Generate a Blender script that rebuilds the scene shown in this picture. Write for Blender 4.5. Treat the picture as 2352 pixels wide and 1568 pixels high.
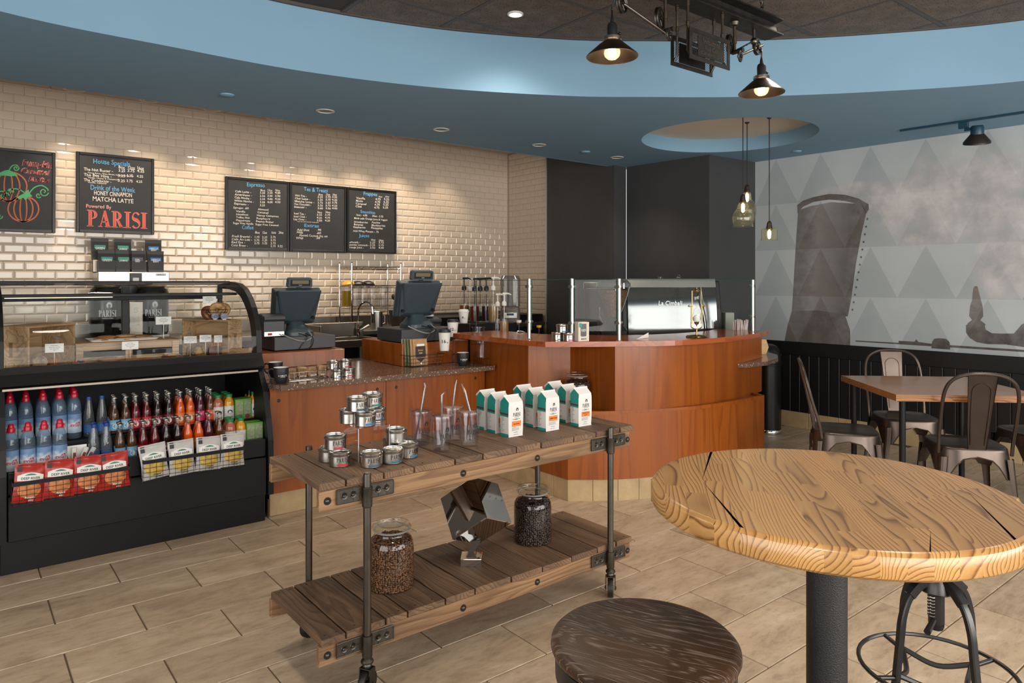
import bpy, bmesh, math, random
from mathutils import Vector, Matrix
for o in list(bpy.data.objects):
    bpy.data.objects.remove(o)
random.seed(7)
PI = math.pi
scene = bpy.context.scene
COL = scene.collection

# ---------------------------------------------------------------- camera
# world: X runs along the tiled back wall, Y towards it, Z up; metres
CAM_H, FPX, HOR, YAW = 1.35, 1618.0, 645.0, math.radians(38.52)
cam_d = bpy.data.cameras.new('camera')
cam = bpy.data.objects.new('camera', cam_d)
COL.objects.link(cam)
cam.location = (0, 0, CAM_H)
cam.rotation_euler = (PI / 2, 0, -YAW)
cam_d.sensor_width = 36.0
cam_d.lens = 36.0 * FPX / 2352.0
cam_d.shift_y = -(784.0 - HOR) / 2352.0
cam_d.clip_start = 0.05
scene.camera = cam

# ---------------------------------------------------------------- light
def srgb(h):
    h = h.lstrip('#')
    out = []
    for i in (0, 2, 4):
        c = int(h[i:i + 2], 16) / 255.0
        out.append(c / 12.92 if c <= 0.04045 else ((c + 0.055) / 1.055) ** 2.4)
    return tuple(out)

world = bpy.data.worlds.new('world')
scene.world = world
world.use_nodes = True
bg = world.node_tree.nodes['Background']
bg.inputs[0].default_value = (0.95, 0.97, 1.0, 1)
bg.inputs[1].default_value = 1.1

scene.view_settings.view_transform = 'Standard'
scene.view_settings.look = 'None'
scene.view_settings.exposure = 0.5
scene.view_settings.gamma = 1.0
scene.view_settings.use_curve_mapping = False
scene.cycles.use_denoising = True
scene.cycles.max_bounces = 6
scene.cycles.diffuse_bounces = 3
scene.cycles.glossy_bounces = 4
scene.cycles.transmission_bounces = 4
scene.cycles.use_adaptive_sampling = True
scene.cycles.adaptive_threshold = 0.04
scene.cycles.transparent_max_bounces = 12
scene.cycles.caustics_reflective = False
scene.cycles.caustics_refractive = False
scene.cycles.sample_clamp_indirect = 4.0

def lamp(name, kind, loc, aim=None, power=10, color=(1, 1, 1), **kw):
    d = bpy.data.lights.new(name, kind)
    d.energy = power
    d.color = color
    for k, v in kw.items():
        setattr(d, k, v)
    o = bpy.data.objects.new(name, d)
    COL.objects.link(o)
    o.location = loc
    if aim is not None:
        o.rotation_euler = (Vector(aim) - Vector(loc)).to_track_quat('-Z', 'Y').to_euler()
    return o

WARM = (1.0, 0.80, 0.60)
DAY = (1.0, 0.94, 0.87)
# daylight through the storefront behind the camera and the glazed entrance on the left
lamp('storefront_daylight', 'AREA', (2.3, -2.28, 1.5), (2.3, 4, 1.5), 185, DAY, shape='RECTANGLE', size=6.0, size_y=2.1)
lamp('entrance_daylight', 'AREA', (-2.2, 0.6, 1.3), (3, 1.6, 1.3), 50, DAY, shape='RECTANGLE', size=3.0, size_y=2.0)
# recessed ceiling lamps in the coffered bay
for i, (x, y) in enumerate(((0.6, 2.6), (2.49, 3.10), (0.6, 0.4), (2.4, 0.6), (4.0, 0.4), (3.6, 1.9))):
    lamp('coffer_downlight_lamp', 'SPOT', (x, y, 2.84), (x, y, 0), 42, (1.0, 0.88, 0.74), spot_size=2.4, spot_blend=1.0, shadow_soft_size=0.12)
# recessed wall washers behind the soffit, over the tiled wall
for i, u in enumerate((0.75, 1.28, 1.78, 2.33, 2.74, 3.19, 3.63, 4.2)):
    lamp('wall_washer_lamp', 'SPOT', (u, 6.16, 2.82), (u, 6.34, 0.8), 30 if i < 7 else 16, WARM, spot_size=1.5, spot_blend=0.7, shadow_soft_size=0.035)
for u in (0.9, 2.1, 3.4):
    lamp('service_downlight_lamp', 'SPOT', (u, 5.45, 2.82), (u, 5.4, 0), 16, (1.0, 0.86, 0.70), spot_size=2.3, spot_blend=1.0, shadow_soft_size=0.08)
# recessed lamps in the blue soffit
for u in (1.98, 2.91, 3.89, 4.85):
    lamp('soffit_downlight_lamp', 'SPOT', (u, 4.52, 2.46), (u, 4.45, 0), 13, (1.0, 0.86, 0.70), spot_size=1.9, spot_blend=0.9, shadow_soft_size=0.05)
# ---------------------------------------------------------------- helpers
SY, CY = math.sin(YAW), math.cos(YAW)
def ray(px):
    t = (px - 1176.0) / FPX
    return (SY + CY * t, CY - SY * t)
def at_z(px, py, z):          # where a sight line meets the level z
    d = FPX * (CAM_H - z) / (py - HOR)
    r = ray(px)
    return Vector((r[0] * d, r[1] * d, z))
def at_v(px, py, v):          # ... meets the plane Y = v
    r = ray(px); d = v / r[1]
    return Vector((r[0] * d, v, CAM_H - (py - HOR) * d / FPX))
def at_u(px, py, u):
    r = ray(px); d = u / r[0]
    return Vector((u, r[1] * d, CAM_H - (py - HOR) * d / FPX))
def hgt(py, x, y):            # height seen at picture row py above the plan point x, y
    return CAM_H - (py - HOR) * (x * SY + y * CY) / FPX

def rotm(rx=0, ry=0, rz=0, t=(0, 0, 0)):
    return Matrix.Translation(t) @ Matrix.Rotation(rz, 4, 'Z') @ Matrix.Rotation(ry, 4, 'Y') @ Matrix.Rotation(rx, 4, 'X')

class MB:
    def __init__(s):
        s.v, s.f, s.m, s.s = [], [], [], []
    def add(s, verts, faces, mi=0, M=None, smooth=False):
        b = len(s.v)
        if M is not None:
            verts = [M @ Vector(p) for p in verts]
        s.v += [tuple(p) for p in verts]
        for f in faces:
            s.f.append([b + i for i in f]); s.m.append(mi); s.s.append(smooth)
        return s
    def box(s, x0, y0, z0, x1, y1, z1, mi=0, M=None):
        v = [(x0, y0, z0), (x1, y0, z0), (x1, y1, z0), (x0, y1, z0), (x0, y0, z1), (x1, y0, z1), (x1, y1, z1), (x0, y1, z1)]
        return s.add(v, [(3, 2, 1, 0), (4, 5, 6, 7), (0, 1, 5, 4), (1, 2, 6, 5), (2, 3, 7, 6), (3, 0, 4, 7)], mi, M)
    def cbox(s, x0, y0, z0, x1, y1, z1, c=0.004, mi=0, M=None):
        # box with all edges chamfered
        xs, ys, zs = (x0, x0 + c, x1 - c, x1), (y0, y0 + c, y1 - c, y1), (z0, z0 + c, z1 - c, z1)
        v, idx = [], {}
        for i in (0, 1):
            for j in (0, 1):
                for k in (0, 1):
                    for ax in range(3):
                        p = [xs[1 + i], ys[1 + j], zs[1 + k]]
                        p[ax] = (xs, ys, zs)[ax][3 * (i, j, k)[ax]]
                        idx[(i, j, k, ax)] = len(v); v.append(tuple(p))
        fs = []
        for ax in range(3):
            a, b = (ax + 1) % 3, (ax + 2) % 3
            for e in (0, 1):
                q = []
                for (p, r) in ((0, 0), (1, 0), (1, 1), (0, 1)):
                    t = [0, 0, 0]; t[ax] = e; t[a] = p; t[b] = r
                    q.append(idx[(t[0], t[1], t[2], ax)])
                fs.append(q if e else q[::-1])
            for e in (0, 1):
                for g in (0, 1):
                    t0 = [0, 0, 0]; t0[a] = e; t0[b] = g; t1 = list(t0); t1[ax] = 1
                    q = [idx[(*t0, a)], idx[(*t1, a)], idx[(*t1, b)], idx[(*t0, b)]]
                    fs.append(q if (e ^ g) else q[::-1])
        for i in (0, 1):
            for j in (0, 1):
                for k in (0, 1):
                    q = [idx[(i, j, k, n)] for n in range(3)]
                    fs.append(q if (i ^ j ^ k) else q[::-1])
        return s.add(v, fs, mi, M)
    def lathe(s, prof, n=24, mi=0, M=None, smooth=True, a0=0.0, a1=2 * PI, mis=None):
        full = abs(a1 - a0 - 2 * PI) < 1e-6
        m = n if full else n + 1
        v, rows = [], []
        for (r, z) in prof:
            if r < 1e-6:
                rows.append([len(v)] * m); v.append((0, 0, z))
            else:
                rows.append(list(range(len(v), len(v) + m)))
                for i in range(m):
                    a = a0 + (a1 - a0) * i / n
                    v.append((r * math.cos(a), r * math.sin(a), z))
        b = len(s.v)
        if M is not None:
            v = [M @ Vector(p) for p in v]
        s.v += [tuple(p) for p in v]
        for k in range(len(rows) - 1):
            A, B = rows[k], rows[k + 1]
            for i in range(n):
                j = (i + 1) % m
                q = [A[i], A[j], B[j], B[i]]
                q = [x for t, x in enumerate(q) if x not in q[:t]]
                if len(q) >= 3:
                    s.f.append([b + x for x in q]); s.m.append(mis[k] if mis else mi); s.s.append(smooth)
        return s
    def cyl(s, p0, p1, r0, r1=None, n=14, mi=0, caps=True):
        p0, p1 = Vector(p0), Vector(p1)
        r1 = r0 if r1 is None else r1
        L = (p1 - p0).length
        M = Matrix.Translation(p0) @ (p1 - p0).to_track_quat('Z', 'Y').to_matrix().to_4x4()
        prof = [(r0, 0), (r1, L)]
        if caps:
            prof = [(0, 0)] + prof + [(0, L)]
        return s.lathe(prof, n, mi, M)
    def tube(s, pts, r, n=8, closed=False, mi=0, caps=True):
        P = [Vector(p) for p in pts]
        N = len(P)
        rr = r if isinstance(r, (list, tuple)) else [r] * N
        v = []; up = None
        for i in range(N):
            if closed:
                t = P[(i + 1) % N] - P[i - 1]
            else:
                t = P[min(i + 1, N - 1)] - P[max(i - 1, 0)]
            t.normalize()
            if up is None:
                up = Vector((0, 0, 1)) if abs(t.z) < 0.9 else Vector((1, 0, 0))
            sd = t.cross(up)
            if sd.length < 1e-6:
                sd = t.orthogonal()
            sd.normalize(); up = sd.cross(t).normalized()
            for k in range(n):
                a = 2 * PI * k / n
                v.append(P[i] + (sd * math.cos(a) + up * math.sin(a)) * rr[i])
        fs = []
        for i in range(N if closed else N - 1):
            j = (i + 1) % N
            for k in range(n):
                l = (k + 1) % n
                fs.append((i * n + k, i * n + l, j * n + l, j * n + k))
        if not closed and caps:
            fs.append(tuple(range(n))[::-1]); fs.append(tuple((N - 1) * n + k for k in range(n)))
        return s.add(v, fs, mi, None, True)
    def prism(s, poly, z0, z1, mi=0, M=None, smooth=False):
        n = len(poly)
        v = [(p[0], p[1], z0) for p in poly] + [(p[0], p[1], z1) for p in poly]
        fs = [tuple(range(n))[::-1], tuple(range(n, 2 * n))]
        s.add(v, fs, mi, M)
        b = len(s.v) - 2 * n
        for i in range(n):
            j = (i + 1) % n
            s.f.append([b + i, b + j, b + n + j, b + n + i]); s.m.append(mi); s.s.append(smooth)
        return s
    def strip(s, A, B, mi=0, smooth=True, closed=False):
        n = len(A)
        return s.add(list(A) + list(B), [(i, (i + 1) % n, n + (i + 1) % n, n + i) for i in range(n if closed else n - 1)], mi, None, smooth)
    def loft(s, rings, mi=0, caps=True, smooth=True):
        n = len(rings[0]); v = [p for r in rings for p in r]
        fs = [(k * n + i, k * n + (i + 1) % n, (k + 1) * n + (i + 1) % n, (k + 1) * n + i) for k in range(len(rings) - 1) for i in range(n)]
        if caps:
            fs += [tuple(range(n))[::-1], tuple((len(rings) - 1) * n + i for i in range(n))]
        return s.add(v, fs, mi, None, smooth)
    def sphere(s, c, r, n=14, k=8, mi=0, sz=1.0):
        prof = [(r * math.sin(PI * i / k) if 0 < i < k else 0, -r * sz * math.cos(PI * i / k)) for i in range(k + 1)]
        return s.lathe(prof, n, mi, Matrix.Translation(c))
    def mesh(s, name, mats, sharp=35):
        me = bpy.data.meshes.new(name)
        me.from_pydata(s.v, [], s.f)
        for m in (mats if isinstance(mats, (list, tuple)) else [mats]):
            me.materials.append(m)
        me.polygons.foreach_set('material_index', s.m)
        me.polygons.foreach_set('use_smooth', s.s)
        me.update()
        if any(s.s):
            me.set_sharp_from_angle(angle=math.radians(sharp))
        return me
    def build(s, name, mats, parent=None, loc=None, rot=None, sharp=35):
        return inst(name, s.mesh(name, mats, sharp), parent, loc, rot)

def inst(name, me, parent=None, loc=None, rot=None, scale=None):
    o = bpy.data.objects.new(name, me)
    COL.objects.link(o)
    if parent is not None:
        o.parent = parent
    if loc is not None:
        o.location = loc
    if rot is not None:
        o.rotation_euler = rot if isinstance(rot, (tuple, list)) else (0, 0, rot)
    if scale is not None:
        o.scale = scale
    return o

def tag(o, label, cat, group=None):
    o['label'] = label; o['category'] = cat
    if group:
        o['group'] = group
    return o
def thing(name, label, cat, loc=(0, 0, 0), rotz=0.0, group=None):
    o = bpy.data.objects.new(name, None)
    o.empty_display_size = 0.05
    COL.objects.link(o)
    o.location = loc
    o.rotation_euler = (0, 0, rotz)
    return tag(o, label, cat, group)
def struct(o):
    o['kind'] = 'structure'
    return o
def dup(root, loc, rotz=0.0, label=None, group=None):
    r = root.copy(); COL.objects.link(r)
    r.location = loc; r.rotation_euler = (0, 0, rotz)
    if label: r['label'] = label
    if group: r['group'] = group
    for ch in list(root.children):
        c = ch.copy(); COL.objects.link(c); c.parent = r
        for g in list(ch.children):
            d = g.copy(); COL.objects.link(d); d.parent = c
    return r

# ---------------------------------------------------------------- materials
def node(nt, kind, loc=None, **kw):
    n = nt.nodes.new(kind)
    for k, v in kw.items():
        if k.startswith('i_'):
            n.inputs[int(k[2:]) if k[2:].isdigit() else k[2:].replace('_', ' ')].default_value = v
        else:
            setattr(n, k, v)
    return n
def ramp(nt, stops, fac=None, interp='LINEAR'):
    n = nt.nodes.new('ShaderNodeValToRGB')
    n.color_ramp.interpolation = interp
    e = n.color_ramp.elements
    while len(e) < len(stops):
        e.new(0.5)
    for i, (p, c) in enumerate(stops):
        e[i].position = p; e[i].color = (*c, 1)
    if fac is not None:
        nt.links.new(fac, n.inputs[0])
    return n
def math_n(nt, op, a, b=None, clamp=False):
    n = nt.nodes.new('ShaderNodeMath'); n.operation = op; n.use_clamp = clamp
    for i, x in enumerate((a, b)):
        if x is None: continue
        if isinstance(x, (int, float)): n.inputs[i].default_value = x
        else: nt.links.new(x, n.inputs[i])
    return n.outputs[0]
def mixc(nt, fac, a, b, blend='MIX'):
    n = nt.nodes.new('ShaderNodeMix'); n.data_type = 'RGBA'; n.blend_type = blend
    for i, x in ((0, fac), (6, a), (7, b)):
        if isinstance(x, (int, float)): n.inputs[i].default_value = x
        elif isinstance(x, tuple): n.inputs[i].default_value = (*x[:3], 1)
        else: nt.links.new(x, n.inputs[i])
    return n.outputs[2]
def newmat(name):
    m = bpy.data.materials.new(name); m.use_nodes = True
    nt = m.node_tree
    return m, nt, nt.nodes['Principled BSDF']
def pm(name, col, rough=0.5, metal=0.0, noise=0.0, nscale=20, bump=0.0, bscale=60, spec=None, coat=0.0, emit=None, estr=0.0, rn=0.0):
    m, nt, p = newmat(name)
    c = srgb(col) if isinstance(col, str) else col
    p.inputs['Base Color'].default_value = (*c, 1)
    p.inputs['Roughness'].default_value = rough
    p.inputs['Metallic'].default_value = metal
    if spec is not None: p.inputs['Specular IOR Level'].default_value = spec
    if coat: p.inputs['Coat Weight'].default_value = coat; p.inputs['Coat Roughness'].default_value = 0.1
    if emit is not None:
        p.inputs['Emission Color'].default_value = (*emit, 1); p.inputs['Emission Strength'].default_value = estr
    if noise or bump or rn:
        tc = node(nt, 'ShaderNodeTexCoord')
        if noise:
            n = node(nt, 'ShaderNodeTexNoise', i_Scale=nscale, i_Detail=6.0, i_Roughness=0.6)
            nt.links.new(tc.outputs['Object'], n.inputs['Vector'])
            r = ramp(nt, [(0.3, tuple(x * (1 - noise) for x in c)), (0.7, tuple(min(1, x * (1 + noise)) for x in c))], n.outputs[0])
            nt.links.new(r.outputs[0], p.inputs['Base Color'])
        if rn:
            n = node(nt, 'ShaderNodeTexNoise', i_Scale=nscale * 1.7, i_Detail=5.0)
            nt.links.new(tc.outputs['Object'], n.inputs['Vector'])
            o = math_n(nt, 'MULTIPLY_ADD', n.outputs[0], rn)
            o.node.inputs[2].default_value = rough - rn / 2
            nt.links.new(o, p.inputs['Roughness'])
        if bump:
            n = node(nt, 'ShaderNodeTexNoise', i_Scale=bscale, i_Detail=4.0)
            nt.links.new(tc.outputs['Object'], n.inputs['Vector'])
            b = node(nt, 'ShaderNodeBump', i_Strength=bump, i_Distance=0.002)
            nt.links.new(n.outputs[0], b.inputs['Height']); nt.links.new(b.outputs[0], p.inputs['Normal'])
    return m
def clear(name, tint=(1, 1, 1), ior=1.45, rough=0.02, gain=1.0, body=0.0, bodycol=(1, 1, 1)):
    # thin-walled clear glass or plastic: transparent with a Fresnel reflection, optionally a little milky
    m = bpy.data.materials.new(name); m.use_nodes = True
    nt = m.node_tree; nt.nodes.clear()
    out = node(nt, 'ShaderNodeOutputMaterial')
    tr = node(nt, 'ShaderNodeBsdfTransparent'); tr.inputs[0].default_value = (*tint, 1)
    gl = node(nt, 'ShaderNodeBsdfGlossy'); gl.inputs['Roughness'].default_value = rough
    ge = node(nt, 'ShaderNodeNewGeometry'); dp = node(nt, 'ShaderNodeVectorMath', operation='DOT_PRODUCT')
    nt.links.new(ge.outputs['Incoming'], dp.inputs[0]); nt.links.new(ge.outputs['Normal'], dp.inputs[1])
    c1 = math_n(nt, 'SUBTRACT', 1.0, math_n(nt, 'ABSOLUTE', dp.outputs['Value']), True)
    f0 = ((ior - 1) / (ior + 1)) ** 2
    fs = math_n(nt, 'MULTIPLY_ADD', math_n(nt, 'POWER', c1, 5.0), 1 - f0); fs.node.inputs[2].default_value = f0
    base = tr.outputs[0]
    if body:
        df = node(nt, 'ShaderNodeBsdfDiffuse'); df.inputs[0].default_value = (*bodycol, 1)
        mb = node(nt, 'ShaderNodeMixShader'); mb.inputs[0].default_value = body
        nt.links.new(tr.outputs[0], mb.inputs[1]); nt.links.new(df.outputs[0], mb.inputs[2]); base = mb.outputs[0]
    mx = node(nt, 'ShaderNodeMixShader')
    nt.links.new(math_n(nt, 'MULTIPLY', fs, gain, True), mx.inputs[0])
    nt.links.new(base, mx.inputs[1]); nt.links.new(gl.outputs[0], mx.inputs[2]); nt.links.new(mx.outputs[0], out.inputs[0])
    return m
def wood(name, stops, axis=0, scale=1.0, stretch=8.0, ring=6.0, distort=3.0, rough=0.45, bump=0.3, fine=0.35, finecol=0.5, var=0.25, coat=0.0, darkvar=None, ringpos=0.35, lin=0.0, det=2.0, nsc=2.2):
    # grain along the object's axis; every object gets its own cut of the log
    m, nt, p = newmat(name)
    tc = node(nt, 'ShaderNodeTexCoord'); oi = node(nt, 'ShaderNodeObjectInfo')
    off = node(nt, 'ShaderNodeVectorMath', operation='SCALE'); off.inputs[0].default_value = (37.3, 91.7, 53.1)
    nt.links.new(oi.outputs['Random'], off.inputs['Scale'])
    add = node(nt, 'ShaderNodeVectorMath', operation='ADD')
    sc = [scale] * 3; sc[axis] = scale / stretch
    mp = node(nt, 'ShaderNodeMapping'); mp.inputs['Scale'].default_value = sc
    nt.links.new(tc.outputs['Object'], mp.inputs[0])
    nt.links.new(mp.outputs[0], add.inputs[0]); nt.links.new(off.outputs[0], add.inputs[1])
    big = node(nt, 'ShaderNodeTexNoise', i_Scale=nsc, i_Detail=det, i_Roughness=0.45, i_Distortion=0.3)
    nt.links.new(add.outputs[0], big.inputs['Vector'])
    rings = math_n(nt, 'MULTIPLY', big.outputs[0], ring * 2.2)
    if lin:
        sxyz = node(nt, 'ShaderNodeSeparateXYZ'); nt.links.new(tc.outputs['Object'], sxyz.inputs[0])
        ac = sxyz.outputs[{0: 1, 1: 0, 2: 0}[axis]]; zc = sxyz.outputs[{0: 2, 1: 2, 2: 1}[axis]]
        tilt = math_n(nt, 'MULTIPLY_ADD', oi.outputs['Random'], 1.6); tilt.node.inputs[2].default_value = 0.2
        rings = math_n(nt, 'ADD', rings, math_n(nt, 'ADD', math_n(nt, 'MULTIPLY', math_n(nt, 'MULTIPLY', ac, tilt), lin), math_n(nt, 'MULTIPLY', zc, lin * 0.8)))
    fr = math_n(nt, 'FRACT', rings)
    saw = ramp(nt, [(0.0, (0, 0, 0)), (ringpos, (0.75, 0.75, 0.75)), (0.85, (1, 1, 1)), (1.0, (0, 0, 0))], fr)
    mp2 = node(nt, 'ShaderNodeMapping'); s2 = [90.0 * scale ** 0.5] * 3; s2[axis] = 3.0; mp2.inputs['Scale'].default_value = s2
    nt.links.new(tc.outputs['Object'], mp2.inputs[0])
    ad2 = node(nt, 'ShaderNodeVectorMath', operation='ADD'); nt.links.new(mp2.outputs[0], ad2.inputs[0]); nt.links.new(off.outputs[0], ad2.inputs[1])
    fn = node(nt, 'ShaderNodeTexNoise', i_Scale=1.0, i_Detail=4.0, i_Roughness=0.65)
    nt.links.new(ad2.outputs[0], fn.inputs['Vector'])
    val = math_n(nt, 'ADD', math_n(nt, 'MULTIPLY', saw.outputs[0], 1 - fine), math_n(nt, 'MULTIPLY', fn.outputs[0], fine * 1.2))
    cr = ramp(nt, stops, val)
    hv = node(nt, 'ShaderNodeHueSaturation')
    nt.links.new(cr.outputs[0], hv.inputs['Color'])
    vv = math_n(nt, 'MULTIPLY_ADD', oi.outputs['Random'], var * 2); vv.node.inputs[2].default_value = 1 - var
    nt.links.new(vv, hv.inputs['Value'])
    colr = hv.outputs[0]
    if darkvar:
        dn = node(nt, 'ShaderNodeTexNoise', i_Scale=darkvar[0], i_Detail=5.0)
        nt.links.new(add.outputs[0], dn.inputs['Vector'])
        dr = ramp(nt, [(0.42, (darkvar[1],) * 3), (0.6, (1, 1, 1))], dn.outputs[0])
        colr = mixc(nt, 1.0, colr, dr.outputs[0], 'MULTIPLY')
    nt.links.new(colr, p.inputs['Base Color'])
    p.inputs['Roughness'].default_value = rough
    if coat: p.inputs['Coat Weight'].default_value = coat; p.inputs['Coat Roughness'].default_value = 0.15
    if bump:
        b = node(nt, 'ShaderNodeBump', i_Strength=bump, i_Distance=0.0015)
        nt.links.new(val, b.inputs['Height']); nt.links.new(b.outputs[0], p.inputs['Normal'])
    return m

M = {}
M['grout'] = pm('grout', '#a89684', 0.9)
M['subway'] = pm('cream_glazed_tile', '#d8c8b4', 0.10, noise=0.02, nscale=3, spec=0.6)
M['blue'] = pm('blue_ceiling_paint', '#7fa5be', 0.75, noise=0.03, nscale=1.5, bump=0.05, bscale=90)
M['cream_paint'] = pm('cream_ceiling_paint', '#e2d6c4', 0.8)
M['white_panel'] = pm('pale_ceiling_panel', '#c9bba8', 0.85)
M['black_wall'] = pm('charcoal_wall_panel', '#3f4042', 0.48, noise=0.10, nscale=2.5, rn=0.15)
M['black_paint'] = pm('black_wainscot_paint', '#0b0b0b', 0.48, noise=0.1, nscale=4)
M['black_metal'] = pm('black_powder_coat', '#0b0c0e', 0.45, spec=0.3)
M['black_plastic'] = pm('black_plastic', '#1a1b1d', 0.38)
M['matte_black'] = pm('matte_black', '#0c0c0d', 0.7)
M['steel'] = pm('brushed_steel', '#b9b6b0', 0.28, 1.0, noise=0.05, nscale=40)
M['chrome'] = pm('chrome', '#d8d6d2', 0.06, 1.0)
M['dark_steel'] = pm('stainless_panel', '#8c847a', 0.32, 1.0, noise=0.08, nscale=8)
M['gunmetal'] = pm('gunmetal', '#6a655e', 0.34, 1.0, noise=0.18, nscale=14, bump=0.1, bscale=150)
M['iron'] = pm('cast_iron', '#57534d', 0.42, 1.0, noise=0.2, nscale=25, bump=0.25, bscale=200)
M['aged_iron'] = pm('aged_dark_iron', '#3d3b39', 0.5, 0.9, noise=0.3, nscale=20, bump=0.3, bscale=120)
M['tin'] = pm('brushed_tin', '#c3c0ba', 0.24, 1.0, noise=0.06, nscale=30, rn=0.1)
M['white'] = pm('white_print', '#e8e6e2', 0.5)
M['paper'] = pm('white_paper', '#e4e1dc', 0.6)
M['ink'] = pm('black_print', '#17161a', 0.5)
M['glass'] = clear('clear_glass', (0.97, 0.985, 0.975), 1.45, 0.01, 0.6)
M['case_glass'] = clear('display_glass', (0.93, 0.95, 0.95), 1.5, 0.015, 0.4)
M['acrylic'] = clear('clear_acrylic', (0.97, 0.97, 0.97), 1.45, 0.03, 1.1)
# ================================================================ THE ROOM
SOF, TOPC = 2.5, 2.86          # soffit level, upper ceiling level
VB, US = 6.55, 5.16            # tiled back wall, its return on the right

# ---- floor and its tiles
m, nt, p = newmat('floor_stone_tile')
tc = node(nt, 'ShaderNodeTexCoord'); oi = node(nt, 'ShaderNodeObjectInfo')
off = node(nt, 'ShaderNodeVectorMath', operation='SCALE'); off.inputs[0].default_value = (31.0, 17.0, 9.0)
nt.links.new(oi.outputs['Random'], off.inputs['Scale'])
mp = node(nt, 'ShaderNodeMapping'); mp.inputs['Scale'].default_value = (0.55, 1.5, 1)
add = node(nt, 'ShaderNodeVectorMath', operation='ADD')
nt.links.new(tc.outputs['Object'], mp.inputs[0]); nt.links.new(mp.outputs[0], add.inputs[0]); nt.links.new(off.outputs[0], add.inputs[1])
n1 = node(nt, 'ShaderNodeTexNoise', i_Scale=5.0, i_Detail=9.0, i_Roughness=0.68, i_Distortion=0.6)
nt.links.new(add.outputs[0], n1.inputs['Vector'])
n2 = node(nt, 'ShaderNodeTexNoise', i_Scale=24.0, i_Detail=6.0, i_Roughness=0.7)
nt.links.new(add.outputs[0], n2.inputs['Vector'])
r1 = ramp(nt, [(0.30, srgb('#93806a')), (0.45, srgb('#ab967d')), (0.58, srgb('#b8a48b')), (0.72, srgb('#c9b7a0'))], n1.outputs[0])
r2 = ramp(nt, [(0.34, (0.72, 0.70, 0.68)), (0.5, (1, 1, 1)), (0.7, (1.06, 1.06, 1.07))], n2.outputs[0])
c = mixc(nt, 0.75, r1.outputs[0], r2.outputs[0], 'MULTIPLY')
hv = node(nt, 'ShaderNodeHueSaturation'); nt.links.new(c, hv.inputs['Color'])
vv = math_n(nt, 'MULTIPLY_ADD', oi.outputs['Random'], 0.14); vv.node.inputs[2].default_value = 0.93
nt.links.new(vv, hv.inputs['Value']); nt.links.new(hv.outputs[0], p.inputs['Base Color'])
p.inputs['Roughness'].default_value = 0.42
bp_ = node(nt, 'ShaderNodeBump', i_Strength=0.15, i_Distance=0.002); nt.links.new(n1.outputs[0], bp_.inputs['Height']); nt.links.new(bp_.outputs[0], p.inputs['Normal'])
M['floor_tile'] = m
M['floor_grout'] = pm('floor_grout', '#6b5a49', 0.95, noise=0.1, nscale=30)
M['base_tile'] = pm('tan_base_tile', '#b29a74', 0.45, noise=0.16, nscale=9, bump=0.1, bscale=40)

floor = struct(MB().box(-2.6, -2.7, -0.12, 6.7, 6.8, -0.004).build('floor', M['floor_grout']))
TL, TW, V0, U0, G = 0.547, 0.2748, 3.84, 0.594, 0.0026
ft = MB()
hx, hy, bz = TL / 2 - G, TW / 2 - G, 0.0016
ft.add([(-hx, -hy, -0.004), (hx, -hy, -0.004), (hx, hy, -0.004), (-hx, hy, -0.004),
        (-hx + bz, -hy + bz, 0), (hx - bz, -hy + bz, 0), (hx - bz, hy - bz, 0), (-hx + bz, hy - bz, 0)],
       [(4, 5, 6, 7), (0, 1, 5, 4), (1, 2, 6, 5), (2, 3, 7, 6), (3, 0, 4, 7)])
ft_me = ft.mesh('floor_tile', M['floor_tile'])
for k in range(-3, 24):
    vc = V0 - TW * (k + 0.5)
    for j in range(-6, 14):
        uc = U0 + TL * (j + 0.5) + (TL / 2 if k % 2 else 0)
        d = uc * SY + vc * CY
        sx = uc * CY - vc * SY
        if d < 1.9 or abs(sx) > 0.727 * d + 0.42 or uc > 6.2 or vc > 4.45:
            continue
        if vc > 4.02 and uc < 2.9: continue
        if vc > 3.2 and 3.2 < uc < 4.9: continue
        inst('floor_tile', ft_me, floor, (uc, vc, 0))

# ---- tiled back wall and its return
PX, PZ, ZR = 0.1345, 0.0672, 1.361
def bevel_tile(w, h, g=0.0012, e=0.011, t=0.006):
    a, b = w / 2 - g, h / 2 - g
    v = [(-a, 0, -b), (a, 0, -b), (a, 0, b), (-a, 0, b), (-a, -t * 0.35, -b), (a, -t * 0.35, -b), (a, -t * 0.35, b), (-a, -t * 0.35, b),
         (-a + e, -t, -b + e), (a - e, -t, -b + e), (a - e, -t, b - e), (-a + e, -t, b - e)]
    f = [(8, 9, 10, 11)]
    for i in range(4):
        j = (i + 1) % 4
        f += [(i, j, 4 + j, 4 + i), (4 + i, 4 + j, 8 + j, 8 + i)]
    return v, f
tile_v, tile_f = bevel_tile(PX, PZ)
half_v, half_f = bevel_tile(PX / 2, PZ)
st_me = MB().add(tile_v, tile_f).mesh('subway_tile', M['subway'])
sh_me = MB().add(half_v, half_f).mesh('subway_tile', M['subway'])
wall_back = struct(MB().box(-2.6, VB, 0, US + 0.2, VB + 0.15, 2.95).build('wall_back', M['grout']))
spots = []
u_ref = at_v(31.8, 630, VB).x
for r in range(-9, 23):
    zc = ZR + PZ * (r + 0.5)
    for j in range(-3, 40):
        uc = u_ref + PX * (j + 0.5) + (PX / 2 if r % 2 else 0)
        if uc + PX / 2 > US:
            if uc < US: spots.append((uc - PX / 4, zc, True))
            continue
        if uc < -0.12: continue
        spots.append((uc, zc, False))
spots.sort(key=lambda q: (q[0], q[1]))
rest = MB()
near = 0
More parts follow.
